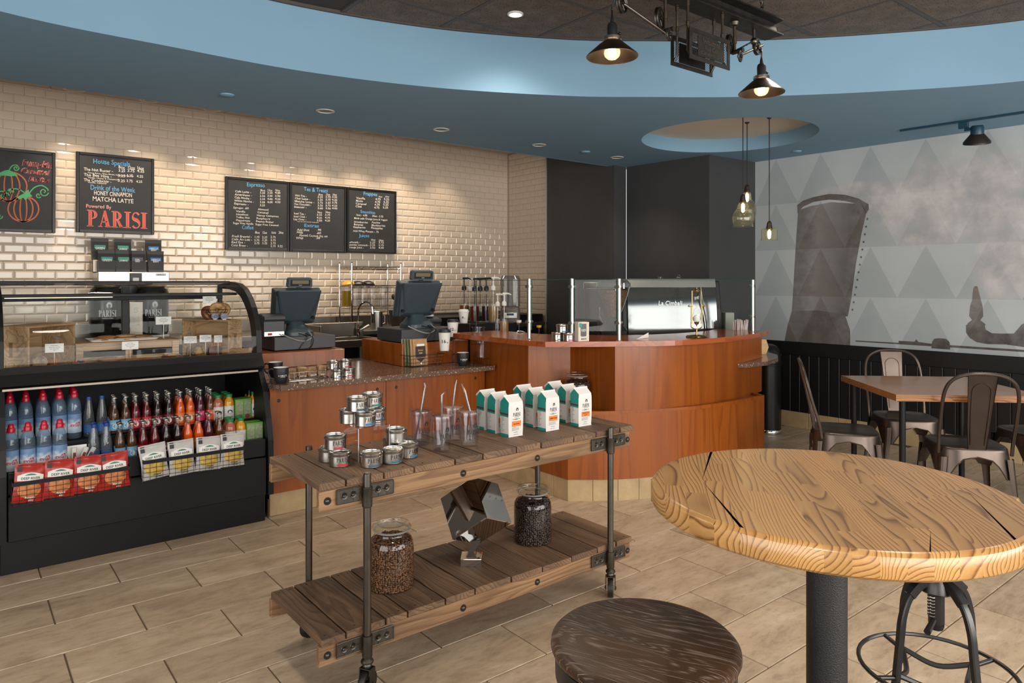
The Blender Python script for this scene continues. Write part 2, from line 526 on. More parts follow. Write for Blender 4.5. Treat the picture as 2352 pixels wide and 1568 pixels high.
for (uc, zc, half) in spots:
    hide = zc < 1.31 and uc < 0.25
    if near < 300 and not hide and 0.16 < uc and zc < 2.84:
        inst('subway_tile', sh_me if half else st_me, wall_back, (uc, VB, zc)); near += 1
    else:
        rest.add([(x + uc, y, z + zc) for (x, y, z) in (half_v if half else tile_v)], half_f if half else tile_f)
o = rest.build('subway_tile_field', M['subway'], wall_back, (0, VB, 0)); o['kind'] = 'stuff'
wall_return = struct(MB().box(US, 5.875, 0, US + 0.15, VB + 0.1, 2.95).build('wall_right_return', M['grout']))
for r in range(-6, 22):
    zc = ZR + PZ * (r + 0.5)
    k = 0
    y = VB
    if r % 2:
        inst('subway_tile', sh_me, wall_return, (US, y - PX / 4, zc), -PI / 2); y -= PX / 2
    while y - PX > 5.876:
        inst('subway_tile', st_me, wall_return, (US, y - PX / 2, zc), -PI / 2); y -= PX
    if y - PX / 2 > 5.876:
        inst('subway_tile', sh_me, wall_return, (US, y - PX / 4, zc), -PI / 2)
struct(MB().box(US - 0.012, 5.862, 0.9, US + 0.1, 5.878, 2.9).build('trim_1', pm('aluminium_trim', '#d4d2cc', 0.35, 0.6)))

# ---- charcoal walls stepping out towards the mural
def wall_seg(name, a, b, z0, z1, mat, t=0.12, end=0.0):
    a, b = Vector((*a, 0)), Vector((*b, 0)); d = b - a; L = d.length
    o = MB().box(0, 0, z0, L + end, t, z1).build(name, mat)
    o.location = a; o.rotation_euler = (0, 0, math.atan2(d.y, d.x))
    return struct(o)
wall_seg('wall_right_1', (US, 5.865), (US, 4.871), 0, 2.95, M['black_wall'], end=0.0)
wall_seg('wall_right_2', (US, 4.85), (5.335, 4.85), 0, 2.95, M['black_wall'], 0.02)
wall_seg('wall_right_3', (5.3352, 4.846), (5.40, 3.90), 0, 2.95, M['black_wall'])
wall_seg('wall_right_4', (5.40, 3.90), (6.09, 3.87), 0, 2.95, M['black_wall'])

# ---- mural wall with black wainscot
MUR = Vector((6.09, 3.87, 0)); MANG = math.atan2(-0.9992, 0.0393)
m, nt, p = newmat('printed_mural')
tc = node(nt, 'ShaderNodeTexCoord'); sx = node(nt, 'ShaderNodeSeparateXYZ'); nt.links.new(tc.outputs['Object'], sx.inputs[0])
S_, Z_ = sx.outputs[0], sx.outputs[2]
def tri_factor(nt, S_, Z_):
    row = math_n(nt, 'FRACT', math_n(nt, 'DIVIDE', math_n(nt, 'SUBTRACT', Z_, 0.78 - 0.43 * 4), 0.43))        # 0 at the base of a row, 1 at its top
    fr = math_n(nt, 'FRACT', math_n(nt, 'DIVIDE', math_n(nt, 'ADD', S_, 0.43 * 8 - 0.214 + 0.215), 0.43))
    tri = math_n(nt, 'MULTIPLY', math_n(nt, 'ABSOLUTE', math_n(nt, 'SUBTRACT', fr, 0.5)), 2.0)          # 0 at the apex line, 1 between triangles
    inside = math_n(nt, 'LESS_THAN', tri, math_n(nt, 'SUBTRACT', 1.0, row))
    return inside
tri = tri_factor(nt, S_, Z_)
def blob(nt, s0, z0, rs, rz, soft=1.0):     # soft elliptical patch of smoke, 1 in the middle
    a = math_n(nt, 'DIVIDE', math_n(nt, 'SUBTRACT', S_, s0), rs); b = math_n(nt, 'DIVIDE', math_n(nt, 'SUBTRACT', Z_, z0), rz)
    d2 = math_n(nt, 'ADD', math_n(nt, 'MULTIPLY', a, a), math_n(nt, 'MULTIPLY', b, b))
    return math_n(nt, 'SUBTRACT', 1.0, d2, True)
sm = None
for q in ((1.05, 2.02, 0.32, 0.13), (1.35, 1.98, 0.40, 0.30), (1.62, 2.02, 0.42, 0.42), (1.95, 2.0, 0.45, 0.45), (1.5, 1.72, 0.35, 0.14), (2.05, 1.5, 0.28, 0.34), (0.98, 2.12, 0.42, 0.10), (2.3, 1.9, 0.4, 0.5)):
    b = blob(nt, *q)
    sm = b if sm is None else math_n(nt, 'MAXIMUM', sm, b)
cn = node(nt, 'ShaderNodeTexNoise', i_Scale=4.2, i_Detail=7.0, i_Roughness=0.6); nt.links.new(tc.outputs['Object'], cn.inputs['Vector'])
cl = math_n(nt, 'MULTIPLY', math_n(nt, 'ADD', sm, 0.35), cn.outputs[0])
cl = ramp(nt, [(0.22, (0, 0, 0)), (0.46, (0.65, 0.65, 0.65)), (0.62, (1, 1, 1))], cl).outputs[0]
cl = mixc(nt, 1.0, cl, ramp(nt, [(0.0, (0, 0, 0)), (0.12, (1, 1, 1))], sm).outputs[0], 'MULTIPLY')
sk = node(nt, 'ShaderNodeTexNoise', i_Scale=1.6, i_Detail=3.0); nt.links.new(tc.outputs['Object'], sk.inputs['Vector'])
sky = ramp(nt, [(0.3, srgb('#b2babd')), (0.7, srgb('#c2c8c9'))], sk.outputs[0]).outputs[0]
base = mixc(nt, cl, sky, ramp(nt, [(0.35, srgb('#a5a4a6')), (0.5, srgb('#c4c0c0')), (0.65, srgb('#d8d3d1'))], cn.outputs[0]).outputs[0])
dark = mixc(nt, 1.0, base, (0.80, 0.81, 0.82), 'MULTIPLY')
fac = math_n(nt, 'MULTIPLY', tri, 0.9)
smask = math_n(nt, 'SUBTRACT', 1.0, math_n(nt, 'MULTIPLY', sm, 0.75), True)
col = mixc(nt, math_n(nt, 'MULTIPLY', fac, smask), base, dark)
nt.links.new(col, p.inputs['Base Color']); p.inputs['Roughness'].default_value = 0.7
bn = node(nt, 'ShaderNodeTexNoise', i_Scale=60.0, i_Detail=4.0, i_Distortion=1.0); nt.links.new(tc.outputs['Object'], bn.inputs['Vector'])
bb = node(nt, 'ShaderNodeBump', i_Strength=0.25, i_Distance=0.002); nt.links.new(bn.outputs[0], bb.inputs['Height']); nt.links.new(bb.outputs[0], p.inputs['Normal'])
M['mural'] = m
def mural_ink(name, stops, ax='x', lo=0.0, hi=1.0, scale=7.0):
    # printed shape on the mural: tone runs across it, the triangle overprint goes on over it
    m, nt, p = newmat(name)
    tc = node(nt, 'ShaderNodeTexCoord'); sx = node(nt, 'ShaderNodeSeparateXYZ'); nt.links.new(tc.outputs['Object'], sx.inputs[0])
    n = node(nt, 'ShaderNodeTexNoise', i_Scale=scale, i_Detail=7.0, i_Roughness=0.65); nt.links.new(tc.outputs['Object'], n.inputs['Vector'])
    src = sx.outputs[0] if ax == 'x' else sx.outputs[2]
    if ax == 'x':                       # the stack leans a little
        src = math_n(nt, 'SUBTRACT', src, math_n(nt, 'MULTIPLY', math_n(nt, 'SUBTRACT', sx.outputs[2], 0.78), 0.10))
    t = math_n(nt, 'DIVIDE', math_n(nt, 'SUBTRACT', src, lo), hi - lo)
    t = math_n(nt, 'ADD', t, math_n(nt, 'MULTIPLY', math_n(nt, 'SUBTRACT', n.outputs[0], 0.5), 0.35))
    base = ramp(nt, stops, t).outputs[0]
    base = mixc(nt, 0.35, base, ramp(nt, [(0.35, srgb('#5f5a58')), (0.65, srgb('#9a9796'))], n.outputs[0]).outputs[0])
    warm = mixc(nt, 1.0, base, (0.80, 0.74, 0.70), 'MULTIPLY')
    col = mixc(nt, math_n(nt, 'MULTIPLY', tri_factor(nt, sx.outputs[0], sx.outputs[2]), 0.9), base, warm)
    nt.links.new(col, p.inputs['Base Color']); p.inputs['Roughness'].default_value = 0.7
    return m
M['stack_ink'] = mural_ink('mural_stack_ink', [(0.0, srgb('#6e6b6b')), (0.12, srgb('#7f7d7d')), (0.35, srgb('#9b9999')), (0.55, srgb('#858383')), (0.8, srgb('#5c5959')), (0.95, srgb('#716c6a'))], 'x', 0.32, 0.92)
M['stack_dark'] = mural_ink('mural_rim_ink', [(0.0, srgb('#6d6967')), (0.6, srgb('#5b5756')), (1.0, srgb('#6a6462'))], 'x', 0.32, 0.92)
M['pipe_ink'] = mural_ink('mural_pipe_ink', [(0.0, srgb('#3c3938')), (0.4, srgb('#6a6664')), (0.7, srgb('#7b7775')), (1.0, srgb('#8f8a87'))], 'z', 0.86, 1.2, 12)

wall_right = MB().box(0, 0, 0, 6.4, 0.15, 2.95).build('wall_right', M['mural'])
wall_right.location = MUR; wall_right.rotation_euler = (0, 0, MANG); struct(wall_right)
def print_shape(name, poly, mat, y=-0.0008):
    MB().add([(s, y, z) for s, z in poly], [tuple(range(len(poly)))]).build(name, mat, wall_right)
body = [(0.435, 2.00), (0.415, 1.75), (0.40, 1.5), (0.385, 1.25), (0.372, 1.06), (0.885, 1.04), (0.915, 1.2), (0.955, 1.5), (1.0, 1.75), (1.045, 1.95), (0.95, 2.02), (0.74, 2.05), (0.55, 2.03)]
print_shape('printed_smokestack', body, M['stack_ink'])
print_shape('printed_smokestack_base', [(0.30, 0.785), (0.335, 0.95), (0.372, 1.07), (0.62, 1.085), (0.86, 1.055), (0.905, 0.92), (0.905, 0.785)], M['stack_dark'], -0.0011)
rim = [(0.428, 1.97), (0.425, 2.05), (0.48, 2.085), (0.58, 2.11), (0.72, 2.125), (0.86, 2.105), (0.98, 2.06), (1.06, 2.005), (1.062, 1.96), (1.04, 1.925), (1.03, 1.96), (0.95, 2.02), (0.86, 2.05), (0.72, 2.075), (0.58, 2.065), (0.48, 2.03)]
for i in range(7):
    q = [rim[i + 0], rim[i + 1], rim[14 - i], rim[15 - i]]
    if i == 6: q = [rim[6], rim[7], rim[8], rim[9]]
    print_shape('printed_rim', q, M['stack_dark'], -0.0014)
for i in range(13):
    z = 1.88 - i * 0.065; s = 0.90 + (z - 1.06) * 0.16 + 0.018
    print_shape('printed_rivet', [(s + 0.009 * math.cos(a), z + 0.010 * math.sin(a)) for a in [k * PI / 4 for k in range(8)]], M['stack_dark'], -0.0005)
print_shape('printed_hook', [(0.60 + 0.035 * math.cos(a) * q, 0.86 + 0.03 * math.sin(a) * q) for q, rng in ((1.0, range(0, 9)), (0.6, range(8, -1, -1))) for a in [k * PI / 8 for k in rng]], M['stack_dark'], -0.0016)
print_shape('printed_valve', [(1.848, 1.31), (1.838, 1.29), (1.83, 1.2), (1.818, 1.16), (1.81, 1.08), (1.83, 1.05), (1.80, 1.02), (1.79, 0.99), (1.91, 0.99), (1.92, 1.02), (1.885, 1.05), (1.905, 1.08), (1.90, 1.16), (1.89, 1.2), (1.87, 1.29), (1.865, 1.31)], M['pipe_ink'])
print_shape('printed_elbow', [(1.79, 1.01), (1.79, 0.95), (1.815, 0.91), (1.86, 0.88), (1.93, 0.87), (2.05, 0.875), (2.2, 0.86), (2.4, 0.84), (2.4, 1.05), (2.2, 1.06), (2.15, 1.03), (2.10, 0.96), (2.02, 0.955), (1.96, 0.955), (1.92, 0.98), (1.915, 1.01)], M['pipe_ink'], -0.0011)
print_shape('printed_cap', [(1.545, 0.81), (1.55, 0.86), (1.565, 0.887), (1.60, 0.895), (1.65, 0.893), (1.675, 0.87), (1.68, 0.81)], M['pipe_ink'])
print_shape('printed_rail', [(0.95, 0.825), (0.95, 0.835), (1.3, 0.838), (1.3, 0.855), (1.42, 0.855), (1.435, 0.875), (1.45, 0.855), (1.56, 0.845), (2.5, 0.842), (2.5, 0.828)], M['pipe_ink'], -0.0006)
wains = MB().cbox(-0.01, -0.022, 0.665, 6.4, 0, 0.79, 0.004).box(-0.01, -0.006, 0.14, 6.4, 0, 0.67)
o = wains.build('wainscot_rail', M['black_paint'], wall_right)
pk = MB().cbox(-0.043, -0.014, 0.145, 0.043, -0.004, 0.668, 0.004).mesh('wainscot_plank', M['black_paint'])
for i in range(60):
    inst('wainscot_plank', pk, wall_right, (0.05 + i * 0.0905, 0, 0))
bt = MB().cbox(-0.134, -0.02, 0, 0.134, 0, 0.145, 0.003).mesh('baseboard_tile', M['base_tile'])
bb_r = MB().box(0, -0.016, 0, 5.6, 0, 0.144).build('baseboard_right', M['floor_grout'], None, MUR, MANG); struct(bb_r)
for i in range(20):
    inst('baseboard_tile', bt, bb_r, (0.402 + (i - 1) * 0.27, 0, 0))

# ---- ceilings
def catmull(P, n=10):
    out = []
    N = len(P)
    for i in range(N):
        a, b, c_, d = (Vector(P[(i + k) % N]) for k in (-1, 0, 1, 2))
        for t in range(n):
            t /= n
            out.append(0.5 * ((2 * b) + (c_ - a) * t + (2 * a - 5 * b + 4 * c_ - d) * t * t + (3 * b - a - 3 * c_ + d) * t ** 3))
    return out
COF = catmull([(0.16, 3.71), (0.85, 3.75), (1.52, 3.735), (2.26, 3.56), (2.99, 3.216), (3.43, 2.90), (3.87, 2.545), (4.39, 1.98), (4.83, 1.33), (5.1, 0.4), (4.95, -0.7), (4.2, -1.6), (2.5, -2.0), (0.3, -2.0), (-1.2, -1.2), (-1.7, 0.4), (-1.5, 2.2), (-0.6, 3.4)], 8)
CC, CR = Vector((4.852, 3.333)), 0.675
CIR = [(CC.x + CR * math.cos(2 * PI * k / 72), CC.y + CR * math.sin(2 * PI * k / 72)) for k in range(72)]
bm = bmesh.new()
def loop(pts, z):
    vs = [bm.verts.new((q[0], q[1], z)) for q in pts]
    return [bm.edges.new((vs[i], vs[(i + 1) % len(vs)])) for i in range(len(vs))]
ed = loop([(-2.6, -2.7), (6.5, -2.7), (6.5, 4.0), (5.5, 4.92), (-2.6, 4.94)], SOF) + loop(COF, SOF) + loop(CIR, SOF)
bmesh.ops.triangle_fill(bm, use_beauty=True, use_dissolve=False, edges=ed)
for f in bm.faces:
    if f.normal.z > 0: f.normal_flip()
me = bpy.data.meshes.new('ceiling'); bm.to_mesh(me); bm.free(); me.materials.append(M['blue'])
ceiling = struct(inst('ceiling', me))
fa = MB()
fa.strip([(q.x, q.y, SOF) for q in COF], [(q.x, q.y, TOPC + 0.02) for q in COF], closed=True)
fa.build('fascia', M['blue'], ceiling, sharp=60)
fb = MB().strip([(q[0], q[1], SOF) for q in CIR], [(q[0], q[1], 2.615) for q in CIR], closed=True)
fb.build('recess_rim', M['blue'], ceiling, sharp=60)
MB().add([(q[0], q[1], 2.615) for q in CIR], [tuple(range(71, -1, -1))]).build('recess_top', M['cream_paint'], ceiling)
MB().box(-2.6, 4.93, SOF - 0.0, 5.5, 4.945, 2.9).build('soffit_back', M['blue'], ceiling)
ceil_up = struct(MB().box(-2.6, -2.7, TOPC + 0.005, 6.7, 4.93, TOPC + 0.12).build('ceiling_coffer', pm('dark_grid_back', '#3a332e', 0.9)))
M['acoustic'] = pm('brown_acoustic_panel', '#5c4d43', 0.95, noise=0.0)
nt = M['acoustic'].node_tree; p = nt.nodes['Principled BSDF']
tc = node(nt, 'ShaderNodeTexCoord'); vo = node(nt, 'ShaderNodeTexVoronoi', i_Scale=75.0); nt.links.new(tc.outputs['Object'], vo.inputs['Vector'])
nz = node(nt, 'ShaderNodeTexNoise', i_Scale=9.0); nt.links.new(tc.outputs['Object'], nz.inputs['Vector'])
nt.links.new(mixc(nt, 1.0, ramp(nt, [(0.18, (0.25, 0.23, 0.22)), (0.3, (1, 1, 1))], vo.outputs[0]).outputs[0], ramp(nt, [(0.3, srgb('#5a5048')), (0.7, srgb('#6f635a'))], nz.outputs[0]).outputs[0], 'MULTIPLY'), p.inputs['Base Color'])
GP = 0.557
panel = MB().cbox(-GP / 2 + 0.011, -GP / 2 + 0.011, -0.004, GP / 2 - 0.011, GP / 2 - 0.011, 0.01, 0.003).mesh('acoustic_panel', M['acoustic'])
for i in range(-2, 5):
    for j in range(-3, 2):
        x, y = 2.83 + GP * (i + 0.5), 2.785 + GP * (j + 0.5)
        if x < 5.3 and y < 3.9: inst('acoustic_panel', panel, ceil_up, (x, y, TOPC))
M['tbar'] = pm('brown_grid_bar', '#4d4540', 0.6, noise=0.06, nscale=30)
for i in range(-2, 6):
    MB().box(2.83 + GP * i - 0.011, 1.1, TOPC - 0.005, 2.83 + GP * i + 0.011, 3.9, TOPC + 0.006).build('grid_bar', M['tbar'], ceil_up)
for j in range(-3, 3):
    MB().box(1.7, 2.785 + GP * j - 0.011, TOPC - 0.006, 5.3, 2.785 + GP * j + 0.011, TOPC + 0.006).build('grid_bar', M['tbar'], ceil_up)
ed = MB().strip([(q.x, q.y, TOPC - 0.012) for q in COF], [(CC2.x, CC2.y, TOPC - 0.012) for CC2 in [q - (q - Vector((1.8, 0.9))).normalized() * 0.02 for q in COF]], closed=True)
ed.strip([(CC2.x, CC2.y, TOPC - 0.012) for CC2 in [q - (q - Vector((1.8, 0.9))).normalized() * 0.02 for q in COF]], [(CC2.x, CC2.y, TOPC + 0.01) for CC2 in [q - (q - Vector((1.8, 0.9))).normalized() * 0.02 for q in COF]], closed=True)
ed.build('edge_angle', M['tbar'], ceil_up)
ceil_b = struct(MB().box(-2.6, 4.945, 2.852, US + 0.2, VB + 0.1, 2.95).build('ceiling_service', M['white_panel']))
for i in range(11):
    MB().cbox(-2.0 + i * 0.65 + 0.006, 4.95, 2.846, -1.35 + i * 0.65 - 0.006, VB, 2.853, 0.002).build('ceiling_panel', M['white_panel'], ceil_b)
# ---- rest of the shell: left wall, storefront behind the camera
M['plain_wall'] = pm('warm_grey_wall', '#8d8880', 0.8)
w = MB()
w.box(-2.75, 2.3, 0, -2.6, 6.8, 2.95); w.box(-2.75, -2.7, 0, -2.6, -1.2, 2.95); w.box(-2.75, -1.2, 2.25, -2.6, 2.3, 2.95)
struct(w.build('wall_left', M['plain_wall']))
w = MB()
w.box(-2.75, -2.85, 0, 6.7, -2.7, 0.4); w.box(-2.75, -2.85, 2.45, 6.7, -2.7, 2.95)
for x in (-2.75, -0.75, 1.15, 3.05, 4.95, 6.55): w.box(x, -2.85, 0.4, x + 0.15, -2.7, 2.45)
struct(w.build('wall_front', M['plain_wall']))
for i, x in enumerate((-0.6, 1.3, 3.2)):
    o = struct(MB().box(x, -2.79, 0.42, x + 1.75, -2.78, 2.43).build('window_%d' % (i + 1), M['glass']))

# ---- recessed lamps seen in the soffit, small ceiling devices
M['trim_white'] = pm('white_trim_ring', '#d9cdbd', 0.4)
M['reflector'] = pm('warm_reflector', '#c9a98a', 0.18, 1.0)
M['lamp_glow'] = pm('lamp_glow', '#ffe2bf', 0.5, emit=(1.0, 0.80, 0.58), estr=9.0)
dl = thing('recessed_downlight', 'round recessed downlight in blue soffit, nearest the middle menu boards', 'downlight', (1.982, 4.52, SOF), 0, 'downlights in the blue soffit')
MB().lathe([(0.062, 0.0), (0.062, -0.004), (0.048, -0.005), (0.046, 0.0)], 32).build('trim_ring', M['trim_white'], dl)
MB().lathe([(0.047, 0.0), (0.040, 0.02), (0.030, 0.035)], 32).build('reflector', M['reflector'], dl)
MB().lathe([(0.0, 0.034), (0.030, 0.034)], 24).build('lamp', M['lamp_glow'], dl)
for x, lb in ((2.911, 'round recessed downlight in blue soffit, second from the left above the wire rack'), (3.89, 'round recessed downlight in blue soffit above the tiled return wall'), (4.847, 'round recessed downlight in blue soffit beside the charcoal walls')):
    dup(dl, (x, 4.52, SOF), 0, lb)
o = thing('ceiling_light', 'round white recessed light in brown acoustic ceiling', 'ceiling light', (2.489, 3.096, TOPC - 0.004))
MB().lathe([(0.045, 0.0), (0.045, -0.006), (0.036, -0.008)], 28).build('trim_ring', M['white'], o)
MB().lathe([(0.037, -0.007), (0.0, -0.007)], 28).build('diffuser', pm('lit_diffuser', '#f4efe6', 0.5, emit=(1, 0.93, 0.82), estr=1.2), o)
wl = None
for i, u in enumerate((0.75, 1.28, 1.78, 2.33, 2.74, 3.19, 3.63)):
    o = MB().lathe([(0.0, 0.004), (0.05, 0.004), (0.058, -0.002), (0.075, -0.004), (0.075, 0.004)], 28).build('wall_washer', M['trim_white'], None, (u, 6.44, 2.845))
    tag(o, 'pale round wall-washer fitting over the tiled wall, %s' % ('far left above the pumpkin board', 'above the House Specials board', 'between the two board groups', 'above the Espresso board', 'above the Tea board', 'above the Frappes board', 'right of all the boards')[i], 'downlight', 'wall washers over the tiled wall')
for (x, y, lb) in ((1.333, 4.496, 'small round blue cover plate on soffit above the case'), (4.414, 4.494, 'small round blue cover plate on soffit between two downlights'), (5.863, 3.313, 'small round blue cover plate on soffit beside the mural')):
    tag(MB().lathe([(0.0, -0.012), (0.030, -0.012), (0.040, -0.006), (0.042, 0.0)], 28).build('ceiling_cover_plate', M['blue'], None, (x, y, SOF)), lb, 'cover plate')
# ================================================================ LETTERING
# outlines of the built-in font, read once per letter; strings are composed from them
CHARS = sorted(set("ABCDEFGHIJKLMNOPQRSTUVWXYZabcdefghijklmnopqrstuvwxyz0123456789.,:&-'/!+"))
def read_glyphs(offset):
    tmp = []
    for ch in CHARS:
        for s in (ch, 'H' + ch + 'H'):
            cu = bpy.data.curves.new('t', 'FONT'); cu.body = s; cu.size = 1.0; cu.resolution_u = 2; cu.offset = offset
            o = bpy.data.objects.new('t', cu); COL.objects.link(o); tmp.append((ch, s, o))
    cu = bpy.data.curves.new('t', 'FONT'); cu.body = 'HH'; cu.resolution_u = 2; cu.offset = offset
    o = bpy.data.objects.new('t', cu); COL.objects.link(o); tmp.append(('', 'HH', o))
    dg = bpy.context.evaluated_depsgraph_get(); dg.update()
    G, W = {}, {}
    for ch, s, o in tmp:
        me = o.evaluated_get(dg).to_mesh()
        vs = [(v.co.x, v.co.y) for v in me.vertices]
        if s == ch:
            G[ch] = (vs, [tuple(p.vertices) for p in me.polygons])
        else:
            W[s] = max(v[0] for v in vs) - min(v[0] for v in vs)
        o.evaluated_get(dg).to_mesh_clear()
    for ch in CHARS:
        G[ch] = (*G[ch], W['H' + ch + 'H'] - W['HH'])
    for ch, s, o in tmp:
        cu = o.data; bpy.data.objects.remove(o); bpy.data.curves.remove(cu)
    G[' '] = ([], [], 0.30)
    return G
GL = read_glyphs(0.012)

def arc(cx, cy, rx, ry, a0, a1, n=10):
    return [(cx + rx * math.cos(a0 + (a1 - a0) * i / n), cy + ry * math.sin(a0 + (a1 - a0) * i / n)) for i in range(n + 1)]
def band(A, B):
    return [[A[i], A[i + 1], B[i + 1], B[i]] for i in range(len(A) - 1)]
def rect(x0, y0, x1, y1):
    return [(x0, y0), (x1, y0), (x1, y1), (x0, y1)]
def didone(ch):
    # condensed fat-face capitals: polygons and advance
    if ch == 'I': return [rect(.09, 0, .25, 1), rect(.0, 0, .34, .035), rect(.0, .965, .34, 1)], .37
    if ch in 'PR':
        q = [rect(.08, 0, .24, 1), rect(.0, 0, .32, .035), rect(.0, .965, .26, 1)]
        q += band(arc(.24, .735, .27, .265, -PI / 2, PI / 2), arc(.24, .735, .12, .235, -PI / 2, PI / 2))
        if ch == 'P': return q, .52
        q += [[(.26, .47), (.36, .49), (.60, .0), (.43, .0)], rect(.40, 0, .64, .035)]
        return q, .64
    if ch == 'A': return [[(.10, 0), (.15, 0), (.33, .86), (.31, 1)], [(.31, 1), (.40, 1), (.60, 0), (.42, 0), (.29, .80)], rect(.17, .28, .50, .32), rect(.02, 0, .22, .035), rect(.36, 0, .66, .035)], .67
    if ch == 'S':
        c = arc(.22, .755, .17, .225, .15 * PI, 1.5 * PI, 12) + arc(.22, .255, .18, .245, .5 * PI, -.85 * PI, 12)[1:]
        n = len(c); L, R = [], []
        for i, (x, y) in enumerate(c):
            x0, y0 = c[max(i - 1, 0)]; x1, y1 = c[min(i + 1, n - 1)]
            dx, dy = x1 - x0, y1 - y0; l = math.hypot(dx, dy) or 1
            t = 0.02 + 0.085 * math.exp(-((i / (n - 1) - 0.5) / 0.16) ** 2) + 0.03 * (abs(i / (n - 1) - 0.5) > .38)
            L.append((x - dy / l * t, y + dx / l * t)); R.append((x + dy / l * t, y - dx / l * t))
        return band(L, R), .46
    return [], .3
def brand(s='PARISI'):
    out, x = [], 0.0
    for ch in s:
        q, w = didone(ch)
        out += [[(px + x, py) for px, py in poly] for poly in q]; x += w + 0.02
    return out, x - 0.02
BRAND, BRAND_W = brand()
def put(mb, polys, f, mi=0):
    for poly in polys:
        mb.add([f(x, y) for x, y in poly], [tuple(range(len(poly)))], mi)
def text(mb, s, size, f, x=0.0, y=0.0, align='L', mi=0, squash=1.0, slant=0.0, wob=0.0, gap=0.0):
    w = sum(GL[c][2] + gap for c in s) * size * squash
    x0 = x - (w / 2 if align == 'C' else w if align == 'R' else 0)
    for c in s:
        vs, fs, adv = GL[c]
        if vs:
            dy = random.uniform(-wob, wob) * size; sc = 1 + random.uniform(-wob, wob)
            mb.add([f(x0 + (vx * sc + slant * vy) * size * squash, y + dy + vy * size * sc) for vx, vy in vs], fs, mi)
        x0 += (adv + gap) * size * squash
    return w
def brand_on(mb, h, f, x=0.0, y=0.0, mi=0, squash=1.0, sub=True, icon=False):
    # the maker's word mark, centred on x, its foot at y; small line under it; round emblem over it
    put(mb, [[(px * h * squash + x - BRAND_W * h * squash / 2, py * h + y) for px, py in q] for q in BRAND], f, mi)
    if sub:
        text(mb, 'ARTISAN COFFEE', h * 0.21, f, x, y - h * 0.30, 'C', mi, squash * 1.12)
    if icon:
        cx, cy, r = x + 0.25 * h * squash, y + h * 1.75, h * 0.5
        put(mb, band(arc(cx, cy, r * squash, r, -0.30 * PI, 1.30 * PI, 20), arc(cx, cy - r * .1, r * .42 * squash, r * .45, -0.30 * PI, 1.30 * PI, 20)), f, mi)
def flat(ox, oy, oz, ux=(1, 0, 0), uz=(0, 0, 1)):
    o, a, b = Vector((ox, oy, oz)), Vector(ux), Vector(uz)
    return lambda x, y: o + a * x + b * y
def round_map(R, a0, z0, eps=0.0004, taper=0.0, cx=0.0, cy=0.0):
    # wraps a flat drawing round an upright cylinder or cone; x = 0 faces angle a0
    def f(x, y):
        r = R + taper * y + eps; a = a0 + x / R
        return Vector((cx + r * math.cos(a), cy + r * math.sin(a), z0 + y))
    return f
# ================================================================ COUNTERS
M['cherry'] = wood('cherry_veneer', [(0.0, srgb('#6c3207')), (0.45, srgb('#85420d')), (0.8, srgb('#924c11')), (1.0, srgb('#9a5519'))], axis=2, scale=1.6, stretch=9, ring=5, fine=0.55, rough=0.34, bump=0.05, var=0.05, coat=0.15)
M['cherry_h'] = wood('cherry_edge', [(0.0, srgb('#77330f')), (0.5, srgb('#90451b')), (1.0, srgb('#a5592c'))], axis=0, scale=2.0, stretch=9, ring=4, fine=0.5, rough=0.22, bump=0.03, var=0.06, coat=0.4)
m, nt, p = newmat('speckled_quartz')
tc = node(nt, 'ShaderNodeTexCoord')
v1 = node(nt, 'ShaderNodeTexVoronoi', i_Scale=170.0); v2 = node(nt, 'ShaderNodeTexVoronoi', i_Scale=330.0)
for v in (v1, v2): nt.links.new(tc.outputs['Object'], v.inputs['Vector'])
a = ramp(nt, [(0.0, srgb('#5e4b40')), (0.80, srgb('#6a5548')), (0.86, srgb('#b59c86'))], v1.outputs['Color'])
b = ramp(nt, [(0.0, (0.45, 0.42, 0.4)), (0.35, (1, 1, 1)), (0.92, (1.1, 1.1, 1.1)), (0.96, (1.9, 1.85, 1.8))], v2.outputs['Color'])
nt.links.new(mixc(nt, 1.0, a.outputs[0], b.outputs[0], 'MULTIPLY'), p.inputs['Base Color']); p.inputs['Roughness'].default_value = 0.16
M['quartz'] = m

def outline(mb, pts, z0, z1, mi=0, closed=True, smooth=True):
    n = len(pts)
    mb.strip([(x, y, z0) for x, y in pts], [(x, y, z1) for x, y in pts], mi, smooth, closed)
def smooth_open(P, n=8):
    P = [Vector(q) for q in P]
    E = [P[0] * 2 - P[1]] + P + [P[-1] * 2 - P[-2]]
    out = []
    for i in range(1, len(E) - 2):
        a, b, c, d = E[i - 1:i + 3]
        for t in range(n):
            t /= n
            out.append(0.5 * ((2 * b) + (c - a) * t + (2 * a - 5 * b + 4 * c - d) * t * t + (3 * b - a - 3 * c + d) * t ** 3))
    return [tuple(q) for q in out] + [tuple(P[-1])]

# ---- low service counter with quartz top
cnt = thing('service_counter', 'low cherry wood service counter under the speckled quartz worktop', 'counter', (1.42, 4.0, 0))
MB().box(0, 0.03, 0.10, 1.52, 0.66, 0.735).build('carcass', M['black_plastic'], cnt)
for i, (a, b) in enumerate(((0.0, 0.74), (0.743, 1.52))):
    MB().cbox(a, 0, 0.132, b, 0.03, 0.737, 0.0015).build('front_panel', M['cherry'], cnt)
sc = MB().lathe([(0.0, 0.0035), (0.006, 0.0035), (0.0095, 0.001), (0.0095, 0)], 14, 0, rotm(PI / 2)).mesh('panel_screw', M['aged_iron'])
for (px, py) in ((640, 920), (866.5, 893.5), (910, 889), (1092, 868)):
    q = at_v(px, py, 4.0); inst('panel_screw', sc, cnt, (q.x - 1.42, 0, q.z))
MB().box(0, 0.03, 0, 1.52, 0.05, 0.13).build('plinth', M['floor_grout'], cnt)
btm = MB().cbox(-0.1245, 0, 0.0, 0.1245, 0.012, 0.131, 0.003).mesh('base_tile', M['base_tile'])
